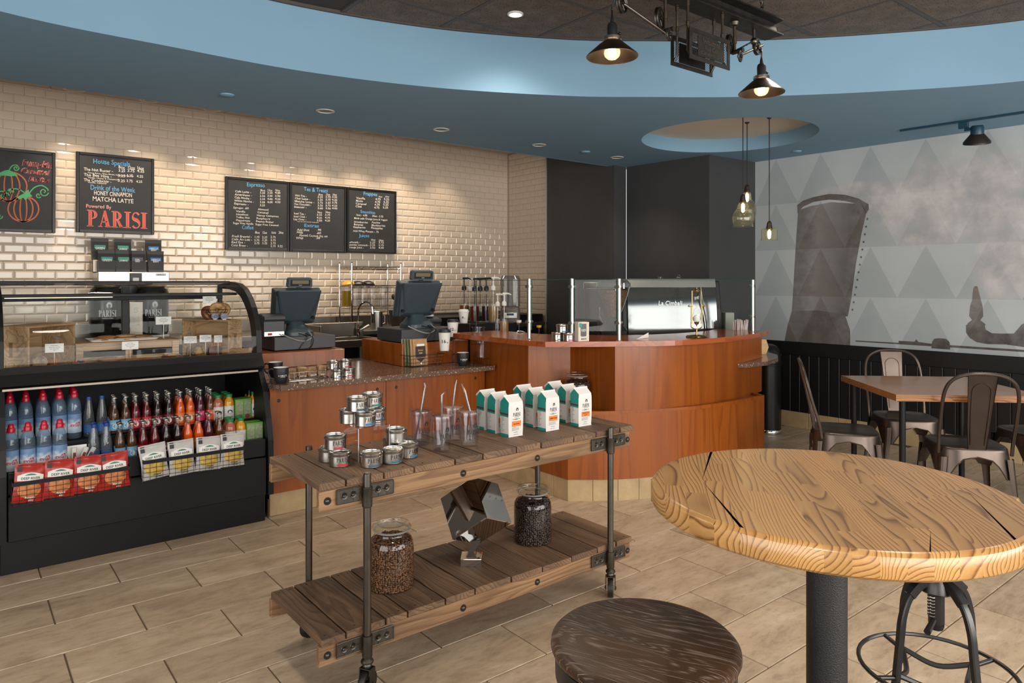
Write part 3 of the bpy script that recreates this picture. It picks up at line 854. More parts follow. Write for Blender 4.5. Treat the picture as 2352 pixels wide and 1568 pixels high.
for i in range(6):
    inst('base_tile', btm, cnt, (0.131 + i * 0.252, 0.02, 0), None, (1, 1, 1))
wt = MB().prism([(1.435, 3.87), (2.93, 3.87), (2.93, 4.214), (2.396, 4.214), (2.396, 4.72), (1.415, 4.72), (1.415, 3.93)], 0.737, 0.767)
tag(wt.build('quartz_worktop', M['quartz']), 'brown speckled quartz worktop on the low service counter', 'countertop')

# ---- wooden risers that carry the two tills
o = MB().cbox(1.43, 4.655, 0.768, 2.186, 5.15, 0.869, 0.002).build('till_riser', M['cherry'])
tag(o, 'cherry wood riser under the till beside the pastry case', 'riser', 'till risers')
r2 = thing('till_riser', 'taller cherry wood riser under the till next to the paper cups', 'riser', (2.40, 4.215, 0.768), 0, 'till risers')
MB().cbox(0, 0, 0, 0.42, 0.6, 0.153, 0.002).build('box', M['cherry'], r2)
MB().cbox(0.422, 0, 0, 0.545, 0.6, 0.153, 0.002).build('end_box', M['cherry'], r2)

# ---- curved coffee bar
bar = thing('coffee_bar', 'curved cherry wood coffee bar with stepped front and tiled plinth', 'bar counter', (2.95, 3.16, 0))
def bl(pts): return [(x - 2.95, y - 3.16) for x, y in pts]
low = bl([(2.955, 4.0), (2.955, 3.163)] + smooth_open([(2.955, 3.163), (3.062, 3.078), (3.186, 2.988), (3.40, 2.885), (3.66, 2.800), (4.05, 2.750), (4.448, 2.755)], 6)[1:] + [(4.60, 3.05), (4.60, 3.3), (3.3, 3.4)])
b = MB(); b.prism(low, 0.132, 0.535); b.build('lower_base', M['cherry'], bar, sharp=25)
# sunk ledge with a thin rim
rim_o = smooth_open([(2.955, 3.163), (3.186, 2.988), (3.66, 2.800), (4.05, 2.750), (4.448, 2.755)], 8)
b = MB()
for i in range(len(rim_o) - 1):
    (x0, y0), (x1, y1) = rim_o[i], rim_o[i + 1]
    dx, dy = x1 - x0, y1 - y0; l = math.hypot(dx, dy); nx, ny = -dy / l * 0.02, dx / l * 0.02
    b.prism(bl([(x0, y0), (x1, y1), (x1 + nx, y1 + ny), (x0 + nx, y0 + ny)]), 0.530, 0.552)
b.prism(bl([(4.428, 2.77), (4.448, 2.755), (4.60, 3.05), (4.58, 3.06)]), 0.53, 0.552)
b.build('ledge_rim', M['cherry'], bar)
upf = smooth_open([(3.195, 2.996), (3.42, 2.893), (3.712, 2.835), (4.02, 2.822), (4.305, 2.838), (4.72, 2.945)], 8)
up = bl([(2.955, 4.2), (2.955, 3.54), (3.195, 3.396), (3.195, 2.996)] + upf[1:] + [(4.70, 3.02), (4.3, 2.95), (3.75, 2.95), (3.40, 3.06), (3.40, 3.5), (3.1, 3.62), (3.1, 4.2)])
b = MB(); b.prism(up, 0.53, 0.948); b.build('upper_front', M['cherry'], bar, sharp=25)
pl = bl([(2.975, 4.0), (2.975, 3.175)] + smooth_open([(2.975, 3.175), (3.20, 3.003), (3.66, 2.815), (4.05, 2.766), (4.44, 2.77)], 6)[1:] + [(4.58, 3.05), (3.3, 3.4)])
MB().prism(pl, 0, 0.132).build('plinth', M['floor_grout'], bar)
# plinth tiles: along the return, then round the curve
tp = [(2.955, 4.0 - 0.14 * i) for i in range(6)] + [(2.955, 3.163)]
for i in range(len(tp) - 1):
    (x0, y0), (x1, y1) = tp[i], tp[i + 1]
    MB().cbox(0.008, y1 - 3.16 + 0.0012, 0, 0.022, y0 - 3.16 - 0.0012, 0.131, 0.002).build('base_tile', M['base_tile'], bar)
cv = smooth_open([(2.963, 3.165), (3.07, 3.082), (3.19, 2.993), (3.40, 2.892), (3.66, 2.807), (4.05, 2.757), (4.44, 2.762)], 10)
acc, start = 0.0, 0
for i in range(1, len(cv)):
    acc += math.dist(cv[i], cv[i - 1])
    if acc > 0.138 or i == len(cv) - 1:
        (x0, y0), (x1, y1) = cv[start], cv[i]
        dx, dy = x1 - x0, y1 - y0; l = math.hypot(dx, dy); ux, uy = dx / l, dy / l
        g = 0.0015
        a_, c_ = (x0 + ux * g, y0 + uy * g), (x1 - ux * g, y1 - uy * g)
        MB().prism(bl([a_, c_, (c_[0] - uy * 0.012, c_[1] + ux * 0.012), (a_[0] - uy * 0.012, a_[1] + ux * 0.012)]), 0, 0.131).build('base_tile', M['base_tile'], bar)
        acc, start = 0.0, i
# slab: jointed sections
front = [(2.78, 4.20), (2.79, 3.40), (2.825, 3.225)] + smooth_open([(2.825, 3.225), (3.11, 3.025), (3.52, 2.795), (3.99, 2.757), (4.37, 2.80), (4.73, 2.895)], 8)[1:]
back = [(3.20, 4.20), (3.22, 3.72), (3.34, 3.52)] + smooth_open([(3.34, 3.52), (3.52, 3.35), (3.75, 3.22), (4.05, 3.17), (4.38, 3.19), (4.66, 3.29)], 8)[1:]
slab = thing('wooden_bar_slab', 'glossy red-brown wooden bar top following the curve of the coffee bar', 'countertop', (2.95, 3.16, 0.948))
cuts = [0, 1, 2, 14, 26, len(front) - 1]
for i in range(len(cuts) - 1):
    a, b_ = cuts[i], cuts[i + 1]
    poly = bl(front[a:b_ + 1] + back[a:b_ + 1][::-1])
    if i == 0: poly = bl([front[0], front[1], back[1], back[0]])
    mb = MB(); mb.prism(poly, 0, 0.032); mb.build('slab_section', M['cherry_h'], slab, sharp=25)
tag(MB().prism([(4.235, 2.826), (4.30, 2.79), (4.52, 2.78), (4.80, 2.86), (5.0, 2.985), (5.10, 3.12), (5.06, 3.26), (4.9, 3.3), (4.735, 3.2), (4.735, 2.942), (4.5, 2.872), (4.32, 2.832)], 0.752, 0.78).build('quartz_shelf', M['quartz']), 'curved speckled quartz shelf at the right end of the bar', 'shelf')

# ---- dark staff counter behind the bar, backs of the kitchen side
bc = thing('staff_counter', 'dark stainless staff counter behind the curved bar', 'counter', (3.45, 3.45, 0))
MB().box(0, 0, 0, 1.75, 0.75, 0.80).build('cabinet', M['black_metal'], bc)
MB().cbox(-0.02, -0.03, 0.80, 1.77, 0.78, 0.83, 0.003).build('top', M['dark_steel'], bc)
bc = thing('back_counter', 'long back counter along the tiled wall with stainless top', 'counter', (-1.2, 5.85, 0))
MB().box(0, 0, 0, 6.3, 0.69, 0.86).build('cabinet', M['black_metal'], bc)
MB().cbox(0, -0.03, 0.86, 6.3, 0.69, 0.90, 0.003).build('top', M['dark_steel'], bc)
MB().box(0, 0.675, 0.90, 6.34, 0.69, 1.0).build('backsplash', M['dark_steel'], bc)
MB().box(4.96, 0.06, 0.90, 6.34, 0.675, 0.985).build('end_shelf', M['black_metal'], bc)

# ---- glass sneeze guard on steel posts
sg = thing('sneeze_guard', 'glass sneeze guard on four brushed steel posts along the bar top', 'sneeze guard', (0, 0, 0.98))
GP_ = [(2.868, 3.428), (2.992, 3.165), (3.22, 2.985), (4.565, 2.92)]
for i, (x, y) in enumerate(GP_):
    top = 1.365 if i < 3 else 1.36
    pb = MB().lathe([(0, top - 0.98 + 0.002), (0.009, top - 0.98 + 0.002), (0.0125, top - 0.98 - 0.002), (0.0125, 0.006), (0.017, 0.004), (0.019, 0)], 18).build('post', M['steel'], sg, (x, y, 0))
    for z in (0.335, 0.112):
        cl = MB().cyl((-0.028, 0, z), (0.028, 0, z), 0.0075, None, 12).cyl((-0.03, 0, z), (-0.022, 0, z), 0.0105).cyl((0.022, 0, z), (0.03, 0, z), 0.0105)
        cl.lathe([(0.0155, z - 0.008), (0.0165, z), (0.0155, z + 0.008)], 16)
        cl.build('clamp', M['steel'], pb, None, 0.25 if i < 3 else 1.5)
M['edge_glass'] = pm('glass_edge', '#1f4a42', 0.15)
def pane(a, b, z0, z1, off=0.016):
    a, b = Vector(a), Vector(b); d = (b - a).normalized(); A, B = a + d * off, b - d * off; n = Vector((-d.y, d.x)) * 0.003
    o = MB().add([(A.x, A.y, z0), (B.x, B.y, z0), (B.x, B.y, z1), (A.x, A.y, z1)], [(0, 1, 2, 3)]).build('pane', M['glass'], sg)
    for (p, q) in ((A, A), (B, B)):
        MB().box(p.x - 0.0022, p.y - 0.0022, z0, p.x + 0.0022, p.y + 0.0022, z1).build('pane_edge', M['edge_glass'], o)
    MB().tube([(A.x, A.y, z1), (B.x, B.y, z1)], 0.0018, 5).build('pane_edge', M['edge_glass'], o)
pane((2.868, 4.02), GP_[0], 0.02, 0.375)
for i in range(3): pane(GP_[i], GP_[i + 1], 0.06, 0.378)
# ================================================================ CART
M['plank'] = wood('weathered_plank', [(0.0, srgb('#3d2c20')), (0.3, srgb('#5d4634')), (0.6, srgb('#775b43')), (0.85, srgb('#8d6e52')), (1.0, srgb('#a58666'))], axis=1, scale=5.0, stretch=6, ring=3.5, fine=0.6, rough=0.62, bump=0.8, var=0.22, darkvar=(1.6, 0.6), lin=60, det=1.2)
M['beam'] = wood('rough_sawn_beam', [(0.0, srgb('#4b3524')), (0.3, srgb('#735237')), (0.6, srgb('#8d6a48')), (0.85, srgb('#a78460')), (1.0, srgb('#b8966f'))], axis=0, scale=4.0, stretch=6, ring=4, fine=0.65, rough=0.62, bump=0.8, var=0.12, darkvar=(2.0, 0.6), lin=50, det=1.5)
def base_pt(px, py, z, r):           # centre of a round thing whose front edge touches the surface at px, py
    q = at_z(px, py, z); d = Vector((q.x, q.y, 0)).normalized() * r
    return Vector((q.x + d.x, q.y + d.y, z))
def to_cam(p): return math.atan2(-p[1], -p[0])

CX, CYY = 1.063, 2.095
cart = thing('factory_cart', 'rolling factory cart with weathered planks and cast iron casters', 'cart', (CX, CYY, 0))
TOPJ = (0.903, 0.996, 1.132, 1.249, 1.419, 1.543, 1.702, 1.828, 2.004, 2.134, 2.284, 2.374)
LOWJ = (0.908, 0.996, 1.141, 1.225, 1.379, 1.508, 1.678, 1.834, 1.994, 2.145, 2.26, 2.363)
for J, z0, z1 in ((TOPJ, 0.687, 0.71), (LOWJ, 0.195, 0.218)):
    for i in range(len(J) - 1):
        a, b = J[i] - CX, J[i + 1] - CX
        f = 0.015 + random.uniform(-0.003, 0.003); bk = 0.466 + random.uniform(-0.006, 0.004)
        cx, cy = (a + b) / 2, (f + bk) / 2
        pl = MB().cbox(a - cx + 0.003, f - cy, 0, b - cx - 0.003, bk - cy, z1 - z0 + random.uniform(-0.0012, 0.0012), 0.0022).build('plank', M['plank'], cart, (cx, cy, z0))
        for sx_ in (-1, 1):
            for yy in (f - cy + 0.025, bk - cy - 0.025):
                MB().lathe([(0, 0.0004), (0.0028, 0.0004), (0.0032, -0.001)], 8).build('nail', M['aged_iron'], pl, (sx_ * (b - a) * 0.22, yy, z1 - z0 + 0.0008))
for z0, z1 in ((0.62, 0.687), (0.131, 0.195)):
    for y in (0.017, 0.44):
        bm_ = MB().cbox(0.905 - CX, 0, 0, 2.346 - CX, 0.022, z1 - z0, 0.002).build('beam', M['beam'], cart, (0, y, z0))
wheel_me = MB().lathe([(0.030, -0.011), (0.039, -0.012), (0.0405, -0.009), (0.0405, 0.009), (0.039, 0.012), (0.030, 0.011)], 36, 0, rotm(PI / 2))
wheel_me.lathe([(0.030, 0.011), (0.0295, 0.006), (0.0295, -0.006), (0.030, -0.011)], 36, 0, rotm(PI / 2))
for k in range(5):
    a = 2 * PI * k / 5 + 0.3
    wheel_me.tube([(0.008 * math.cos(a), 0, 0.008 * math.sin(a)), (0.031 * math.cos(a), 0, 0.031 * math.sin(a))], 0.0055, 7)
wheel_me.cyl((0, -0.013, 0), (0, 0.013, 0), 0.0095)
wheel_me = wheel_me.mesh('wheel', M['aged_iron'])
fork_me = MB().cbox(-0.0155, -0.0215, 0.086, 0.0155, 0.0215, 0.090, 0.001)
for s in (-1, 1):
    fork_me.prism([(-0.015, 0.088), (-0.015, 0.045), (-0.011, 0.033), (0, 0.028), (0.011, 0.033), (0.015, 0.045), (0.015, 0.088)], -0.002, 0.002, 0, rotm(PI / 2, 0, 0, (0, s * 0.0195, 0)))
    fork_me.cyl((0, s * 0.0215, 0.04), (0, s * 0.025, 0.04), 0.006)
fork_me = fork_me.mesh('fork', M['iron'])
post_me = MB().lathe([(0, 0.724), (0.010, 0.724), (0.0125, 0.721), (0.0128, 0.715), (0.0128, 0.10), (0, 0.10)], 22).mesh('post', M['gunmetal'])
col_me = MB().lathe([(0.0132, 0.612), (0.0165, 0.614), (0.0172, 0.62), (0.0172, 0.672), (0.0178, 0.674), (0.0178, 0.678), (0.0132, 0.679)], 22).mesh('collar', M['iron'])
col2_me = MB().lathe([(0.0132, 0.195), (0.0172, 0.194), (0.0172, 0.128), (0.016, 0.124), (0.012, 0.121), (0.017, 0.117), (0.021, 0.111), (0.0205, 0.106), (0.013, 0.103), (0.0155, 0.099), (0.0155, 0.095), (0.011, 0.091), (0.011, 0.088)], 22).mesh('collar', M['iron'])
plate = MB()
for s in (-1, 1):
    plate.cbox(0.018 * s if s > 0 else -0.102, 0.0095, 0, 0.102 if s > 0 else -0.018, 0.014, 0.05, 0.0015)
    x0, x1 = (0.018, 0.102) if s > 0 else (-0.102, -0.018)
    for (a, b) in (((x0, 0.003), (x1, 0.003)), ((x0, 0.047), (x1, 0.047)), ((x1 if s > 0 else x0, 0.003), (x1 if s > 0 else x0, 0.047))):
        plate.tube([(a[0], 0.0095, a[1]), (b[0], 0.0095, b[1])], 0.0018, 6)
    for cx in (0.045 * s, 0.076 * s):
        plate.lathe([(0, 0.0052), (0.004, 0.0046), (0.0062, 0.002), (0.0065, 0), (0.0105, 0.0015), (0.0115, 0.0)], 14, 0, rotm(PI / 2, 0, 0, (cx, 0.0095, 0.025)))
        for dz in (-1, 1):
            plate.tube([(cx, 0.0095, 0.025 + dz * 0.0115), (cx, 0.0095, 0.025 + dz * 0.022)], 0.0014, 5)
    plate.tube([(x0, 0.0095, 0.025), (0.0345 * s, 0.0095, 0.025)] if s > 0 else [(x1, 0.0095, 0.025), (0.0345 * s, 0.0095, 0.025)], 0.0014, 5)
    plate.tube([(0.0555 * s, 0.0095, 0.025), (0.0655 * s, 0.0095, 0.025)], 0.0014, 5)
plate_me = plate.mesh('bracket_plate', M['iron'])
for x in (0.0, 1.143):
    for y, fl in ((0.0, 0), (0.479, PI)):
        po = inst('post', post_me, cart, (x, y, 0))
        inst('collar', col_me, po); inst('collar', col2_me, po)
        inst('bracket_plate', plate_me, po, (0, 0, 0.634), fl); inst('bracket_plate', plate_me, po, (0, 0, 0.143), fl)
        ca = inst('caster_fork', fork_me, cart, (x, y, 0), 0.5 if x < 0.5 else 0.75)
        inst('wheel', wheel_me, ca, (0, 0, 0.0405))
bolt_me = MB().lathe([(0, 0.006), (0.004, 0.0055), (0.0072, 0.003), (0.0078, 0.0012), (0.0122, 0.001), (0.0125, 0)], 16, 0, rotm(PI / 2), mis=None).mesh('bolt', M['iron'])
wash_me = MB().lathe([(0.0, 0.0012), (0.0125, 0.0012), (0.0128, 0)], 16, 0, rotm(PI / 2)).mesh('washer', M['matte_black'])
for z in (0.652, 0.163):
    for px, py in ((752, 1152), (1064, 1088), (1234, 1052), (1441, 1011)):
        u = at_v(px, py, 2.112).x - CX
        b = inst('bolt', bolt_me, cart, (u, 0.0165, z)); inst('washer', wash_me, b)
for x in (-0.115, 1.25):
    MB().tube([(x, 0.03, 0.672), (x, 0.45, 0.672)], 0.0085, 10).build('side_rail', M['gunmetal'], cart)

# ---- tins of cocoa and sweets
M['red_band'] = pm('red_label_band', '#a52434', 0.5); M['teal_band'] = pm('teal_label_band', '#1f5d73', 0.5)
M['blue_band'] = pm('blue_label_band', '#2a6390', 0.5); M['navy_band'] = pm('navy_label_band', '#273a52', 0.5); M['grey_band'] = pm('slate_label_band', '#41505c', 0.5); M['green_band'] = pm('green_label_band', '#1b6f6a', 0.5); M['pink_band'] = pm('magenta_label_band', '#9c2a6a', 0.5)
M['cocoa'] = pm('dark_sweets', '#241a18', 0.35, noise=0.4, nscale=60); M['tan_sweets'] = pm('tan_sweets', '#a98a68', 0.6, noise=0.3, nscale=70)
def tin_meshes(r, h):
    b = MB().lathe([(0, 0), (r - 0.002, 0), (r - 0.0005, 0.0015), (r - 0.0005, h * 0.70)], 40).mesh('tin_body', M['tin'])
    l = MB().lathe([(r - 0.0006, h * 0.685), (r + 0.0008, h * 0.69), (r + 0.0010, h * 0.73), (r + 0.0002, h * 0.75), (r + 0.0010, h * 0.78), (r + 0.0010, h * 0.94), (r - 0.0008, h * 0.985), (r - 0.004, h), (r - 0.0062, h * 0.99), (r - 0.0068, h * 0.93)], 40).mesh('lid', M['tin'])
    w = MB().lathe([(r - 0.0066, h * 0.945), (0, h * 0.945)], 32).mesh('lid_window', M['glass'])
    c = MB().lathe([(r - 0.003, h * 0.80), (0, h * 0.83)], 24)
    f = round_map(r - 0.0005, 0, 0)
    t = MB(); brand_on(t, h * 0.30, f, 0, h * 0.335, squash=0.95)
    bd = MB()
    for i in range(8):
        x0, x1 = -r * 0.5 + r * i / 8, -r * 0.5 + r * (i + 1) / 8
        bd.add([f(x0, h * 0.07), f(x1, h * 0.07), f(x1, h * 0.215), f(x0, h * 0.215)], [(0, 1, 2, 3)])
    return b, l, w, c, t.mesh('lettering', M['ink']), bd
_b, _l, _w, _c, _t, _bd = tin_meshes(0.0385, 0.050)
band_me, cont_me = {}, {}
for k in ('red', 'teal', 'blue', 'navy', 'grey', 'green', 'pink'):
    band_me[k] = _bd.mesh('label_band', M[k + '_band'])
cont_me['d'] = _c.mesh('sweets', M['cocoa']); cont_me['t'] = _c.mesh('sweets', M['tan_sweets'])
def tin(p, band, label, turn=0.35, cont='d', back=False, group='round tins on the cart'):
    o = thing('coffee_shop_tin', label, 'tin', p, to_cam(p) + (PI * 0.9 if back else turn), group)
    inst('tin_body', _b, o); inst('lid', _l, o); inst('lid_window', _w, o); inst('sweets', cont_me[cont], o)
    inst('lettering', _t, o); inst('label_band', band_me[band], o)
    return o
TZ = 0.7107
tin(base_pt(781.4, 1073.5, TZ, 0.0385), 'red', 'silver tin with red band, front tin of the left pile on the cart', 0.25)
tin(base_pt(757.0, 1062.5, TZ, 0.0385), 'red', 'silver tin with red band, half hidden at the left end of the cart', 0.45)
tin(base_pt(770.0, 1034.5, TZ + 0.0505, 0.0385), 'red', 'silver tin with red band stacked on top of the left pile', 0.35)
tin(base_pt(853.0, 1075.5, TZ, 0.0385), 'grey', 'silver tin with slate band and tan sweets in front of the clear riser', 0.25, 't')
tin(base_pt(901.0, 1066.5, TZ, 0.0385), 'teal', 'silver tin with teal band, second from right at the front of the cart pile', 0.45, 't')
tin(base_pt(936.0, 1053.5, TZ, 0.0385), 'blue', 'silver tin with blue band at the right of the pile beside the tumblers', 0.75, 't')
tin(base_pt(903.0, 1037.0, TZ, 0.0385), 'navy', 'silver tin at the back under the unlabelled-looking tin right of the riser', 0.6)
tin(base_pt(909.7, 1018.5, TZ + 0.0505, 0.0385), 'navy', 'silver tin with its label turned away, on top right of the riser', 0, 'd', True)
rs = thing('acrylic_riser', 'clear acrylic riser holding five tins on the cart', 'display riser', (1.121, 2.276, TZ))
for a in ((0, 0, 0, 0.0022, 0.12, 0.118), (0.12, 0, 0, 0.1222, 0.12, 0.118), (0, 0, 0.118, 0.1222, 0.12, 0.1202)):
    MB().box(*a).build('sheet', M['acrylic'], rs)
M['acrylic_edge'] = pm('polished_acrylic_edge', '#b9bcc0', 0.2)
for x in (0.0, 0.1222):
    MB().box(x - 0.0012, -0.0008, 0, x + 0.0012, 0.0008, 0.119).build('sheet_edge', M['acrylic_edge'], rs)
RZ = TZ + 0.1207
tin(Vector((1.168, 2.318, RZ)), 'blue', 'silver tin with blue band at the front on the clear riser', 0.55)
tin(Vector((1.145, 2.394, RZ)), 'navy', 'silver tin half hidden at the back left on the clear riser', 0.2, 'd', True)
tin(Vector((1.232, 2.366, RZ)), 'navy', 'silver tin with navy band at the right on the clear riser', 0.45)
tin(Vector((1.152, 2.345, RZ + 0.0505)), 'navy', 'silver tin with navy band, left tin of the top pair on the riser', 0.45)
tin(Vector((1.236, 2.395, RZ + 0.0505)), 'green', 'silver tin with teal-green band, right tin of the top pair on the riser', 0.45)

# ---- clear tumblers with wrapped straws
M['tumbler'] = clear('clear_tumbler_plastic', (0.93, 0.93, 0.95), 1.5, 0.03, 1.2)
M['straw'] = pm('grey_straw', '#6d6c6b', 0.35); M['wrap'] = clear('straw_wrap', (0.9, 0.9, 0.9), 1.6, 0.12, 2.2)
tb = MB().lathe([(0, 0.004), (0.029, 0.004), (0.031, 0.0), (0.0325, 0.002), (0.0335, 0.012), (0.0415, 0.120)], 36).mesh('cup', M['tumbler'])
ti = MB().lathe([(0, 0.013), (0.028, 0.013), (0.030, 0.018), (0.0375, 0.120)], 36).mesh('inner_wall', M['tumbler'])
tlid = MB().lathe([(0.041, 0.113), (0.0445, 0.116), (0.0452, 0.124), (0.0452, 0.131), (0.0435, 0.1345), (0.040, 0.1345), (0.038, 0.130), (0.010, 0.130), (0.0, 0.130)], 36).mesh('lid', M['tumbler'])
tf = round_map(0.0375, 0, 0.048, 0.0006, 0.072)
tt = MB(); brand_on(tt, 0.020, tf, 0, 0, squash=0.78, icon=True); tt = tt.mesh('lettering', M['ink'])
def tumbler(px, py, label, tilt, lean, bend):
    p = base_pt(px, py, TZ, 0.031)
    o = thing('tumbler', label, 'tumbler', p, to_cam(p) + 0.45, 'clear tumblers on the cart')
    inst('cup', tb, o); inst('inner_wall', ti, o); inst('lid', tlid, o); inst('lettering', tt, o)
    a = -0.45 + PI / 2          # picture right, in the tumbler's own turn
    rx, ry = math.cos(a), math.sin(a)
    P = lambda s, z: (rx * s, ry * s, z)
    s0, s1 = -tilt * 0.5, lean
    MB().tube([P(s0 * 1.5, 0.015), P(0, 0.131), P(s1 * 0.8, 0.205)], 0.0036, 8).build('straw', M['straw'], o)
    pts = [P(0.001, 0.133), P(s1 * 0.5, 0.175), P(s1 * 0.85, 0.207)] + ([P(s1 + bend * 0.5, 0.221), P(s1 + bend, 0.226)] if abs(bend) > 0.01 else [P(s1 * 1.1, 0.225), P(s1 * 1.2 + bend, 0.24)])
    MB().tube(pts, [0.0048, 0.0052, 0.0058, 0.0045, 0.003], 7).build('straw_wrapper', M['wrap'], o)
tumbler(967, 1023, 'clear tumbler, leftmost of four, straw wrapper frayed at the tip', 0.03, 0.016, -0.006)
tumbler(1014.7, 1037.5, 'clear tumbler nearest the front edge, straw wrapper folded to the right', 0.0, 0.001, 0.026)
tumbler(1040, 1013, 'clear tumbler at the back with the tallest straw', 0.0, 0.012, 0.002)
tumbler(1078.7, 1026.5, 'clear tumbler beside the coffee bags, straw leaning left', -0.02, -0.022, -0.004)

# ---- white and teal coffee bags
M['bag_white'] = pm('white_bag_film', '#d9d6d2', 0.38, bump=0.25, bscale=22); M['bag_teal'] = pm('teal_bag_film', '#1a8a80', 0.35, noise=0.1, nscale=60, bump=0.25, bscale=22)
M['orange'] = pm('orange_label', '#e07b28', 0.5); M['bag_brown'] = pm('brown_bag_band', '#4a3c36', 0.45); M['green_print'] = pm('green_print', '#2f7a68', 0.5)
BW, BD, BH = 0.077, 0.054, 0.142
def bag_shell():
    w = MB()
    g, top, fold = 0.004, 0.166, 0.012
    z = [0, 0.003, 0.03, 0.08, 0.125, BH]
    k = [(0.0, 0.0), (0.0015, 0.0015), (0.0, 0.001), (-0.0008, 0.0), (0.0, 0.0), (0.002, 0.001)]
    def ring(zz, i):
        a, b = k[i]
        return [(a, b, zz), (BW - a, b, zz), (BW - a, BD - b, zz), (a, BD - b, zz)]
    rings = [ring(zz, i) for i, zz in enumerate(z)]
    for i in range(len(rings) - 1):
        A, B = rings[i], rings[i + 1]
        w.add(A + B, [(0, 1, 5, 4), (1, 2, 6, 5), (2, 3, 7, 6)], 0)                       # front, right, back in white
        w.add(A + B, [(3, 0, 4, 7)], 1 if i in (0, 4) else 0)
    R = rings[-1]
    r0, r1 = (0.0, BD * 0.62, top), (BW - 0.0, BD * 0.62, top)
    w.add([R[0], R[1], r1, r0], [(0, 1, 2, 3)], 0); w.add([R[2], R[3], r0, r1], [(0, 1, 2, 3)], 0)
    w.add([R[3], R[0], r0], [(0, 1, 2)], 1); w.add([R[1], R[2], r1], [(0, 1, 2)], 0)
    # rolled top folded to the back
    w.add([(-0.002, BD * 0.62 - 0.002, top + 0.003), (BW + 0.002, BD * 0.62 - 0.002, top + 0.003), (BW + 0.002, BD * 1.06, BH + 0.006), (-0.002, BD * 1.06, BH + 0.006),
           (-0.002, BD * 0.62 - 0.004, top - 0.003), (BW + 0.002, BD * 0.62 - 0.004, top - 0.003), (BW + 0.002, BD * 1.03, BH), (-0.002, BD * 1.03, BH)],
          [(0, 1, 2, 3), (7, 6, 5, 4), (4, 5, 1, 0), (6, 7, 3, 2), (5, 6, 2, 1), (7, 4, 0, 3)], 0)
    return w
bag_me = bag_shell().mesh('bag', [M['bag_white'], M['bag_teal']])
side = MB()
X = -0.0012
def sq(y0, z0, y1, z1, mi, x=X): side.add([(x, y0, z0), (x, y1, z0), (x, y1, z1), (x, y0, z1)], [(0, 1, 2, 3)], mi)
sq(0.001, 0.083, BD - 0.001, BH - 0.002, 0)
sd_me = side.mesh('side_panel_print', M['bag_teal']); side = MB()
sq(0.001, 0.0895, BD - 0.001, 0.098, 0, X - 0.0004)
sd2_me = side.mesh('side_band_print', M['bag_brown']); side = MB()
sq(0.001, 0.002, BD - 0.001, 0.013, 0)
sd3_me = side.mesh('side_foot_print', M['bag_teal'])
sdt = MB(); fs = flat(X - 0.0003, BD - 0.004, 0, (0, -1, 0))
random.seed(3)
for i in range(11):
    text(sdt, random.choice(('coffee', 'from the', 'roast', 'aroma and', 'body', 'brewed')), 0.0046, fs, 0.002, 0.078 - i * 0.0058, 'L', 0, 1.0)
sdt = sdt.mesh('side_lettering', M['ink'])
ff = flat(BW * 0.5, -0.0006, 0)
def bag_front(word):
    t = MB()
    brand_on(t, 0.0155, ff, 0.004, 0.083, 0, 0.8, True, True)
    text(t, 'THE EXCELLENT COFFEE', 0.0036, ff, 0.002, 0.0705, 'C')
    put(t, [rect(-0.006, 0.0695, 0.009, 0.0735)], lambda x, y: ff(x, y) + Vector((0, -0.0002, 0)), 2)
    put(t, [rect(-0.021, 0.042, 0.027, 0.064)], ff, 1)
    wf = lambda x, y: ff(x, y) + Vector((0, -0.0004, 0))
    ws = word.split(' ')
    text(t, ws[0], 0.0098 if len(ws[0]) < 9 else 0.0078, wf, 0.003, 0.0495 if len(ws) == 1 else 0.0545, 'C', 0, 0.82)
    if len(ws) > 1: text(t, ws[1], 0.006, wf, 0.003, 0.0465, 'C')
    for i in range(3): text(t, 'balanced and smooth cup', 0.0036, ff, -0.021, 0.0355 - i * 0.0048)
    text(t, 'WHOLE BEAN', 0.0034, ff, 0.0, 0.017, 'C'); text(t, 'NET WT 12 OZ', 0.0034, ff, 0.0, 0.008, 'C')
    return t.mesh('lettering', [M['ink'], M['orange'], M['green_print']])
fronts = {w: bag_front(w) for w in ('BRAZILIAN', 'SUMATRAN', 'NICARAGUA DECAF')}
def bag(px, py, word, label):
    p = at_z(px, py, TZ)
    o = thing('coffee_bag', label, 'coffee bag', p, random.uniform(-0.03, 0.03), 'white and teal coffee bags on the cart')
    inst('bag', bag_me, o); inst('side_panel_print', sd_me, o); inst('side_band_print', sd2_me, o); inst('side_foot_print', sd3_me, o); inst('side_lettering', sdt, o); inst('lettering', fronts[word], o)
for (px, py, w, lb) in ((1168.4, 1005.2, 'BRAZILIAN', 'white coffee bag reading BRAZILIAN, front of the left row'), (1137.6, 996.0, 'BRAZILIAN', 'white coffee bag, middle of the left row on the cart'), (1112.5, 988.0, 'BRAZILIAN', 'white coffee bag at the back of the left row'),
                        (1254.0, 991.3, 'SUMATRAN', 'white coffee bag reading SUMATRAN, front of the middle row'), (1224.5, 981.7, 'SUMATRAN', 'white coffee bag, second in the middle row on the cart'), (1197.0, 972.5, 'SUMATRAN', 'white coffee bag at the back of the middle row'),
                        (1329.2, 980.3, 'NICARAGUA DECAF', 'white coffee bag reading NICARAGUA, front of the right row'), (1299.7, 971.0, 'NICARAGUA DECAF', 'white coffee bag, second in the right row on the cart'), (1270.0, 962.0, 'NICARAGUA DECAF', 'white coffee bag at the back of the right row')):
    bag(px, py, w, lb)

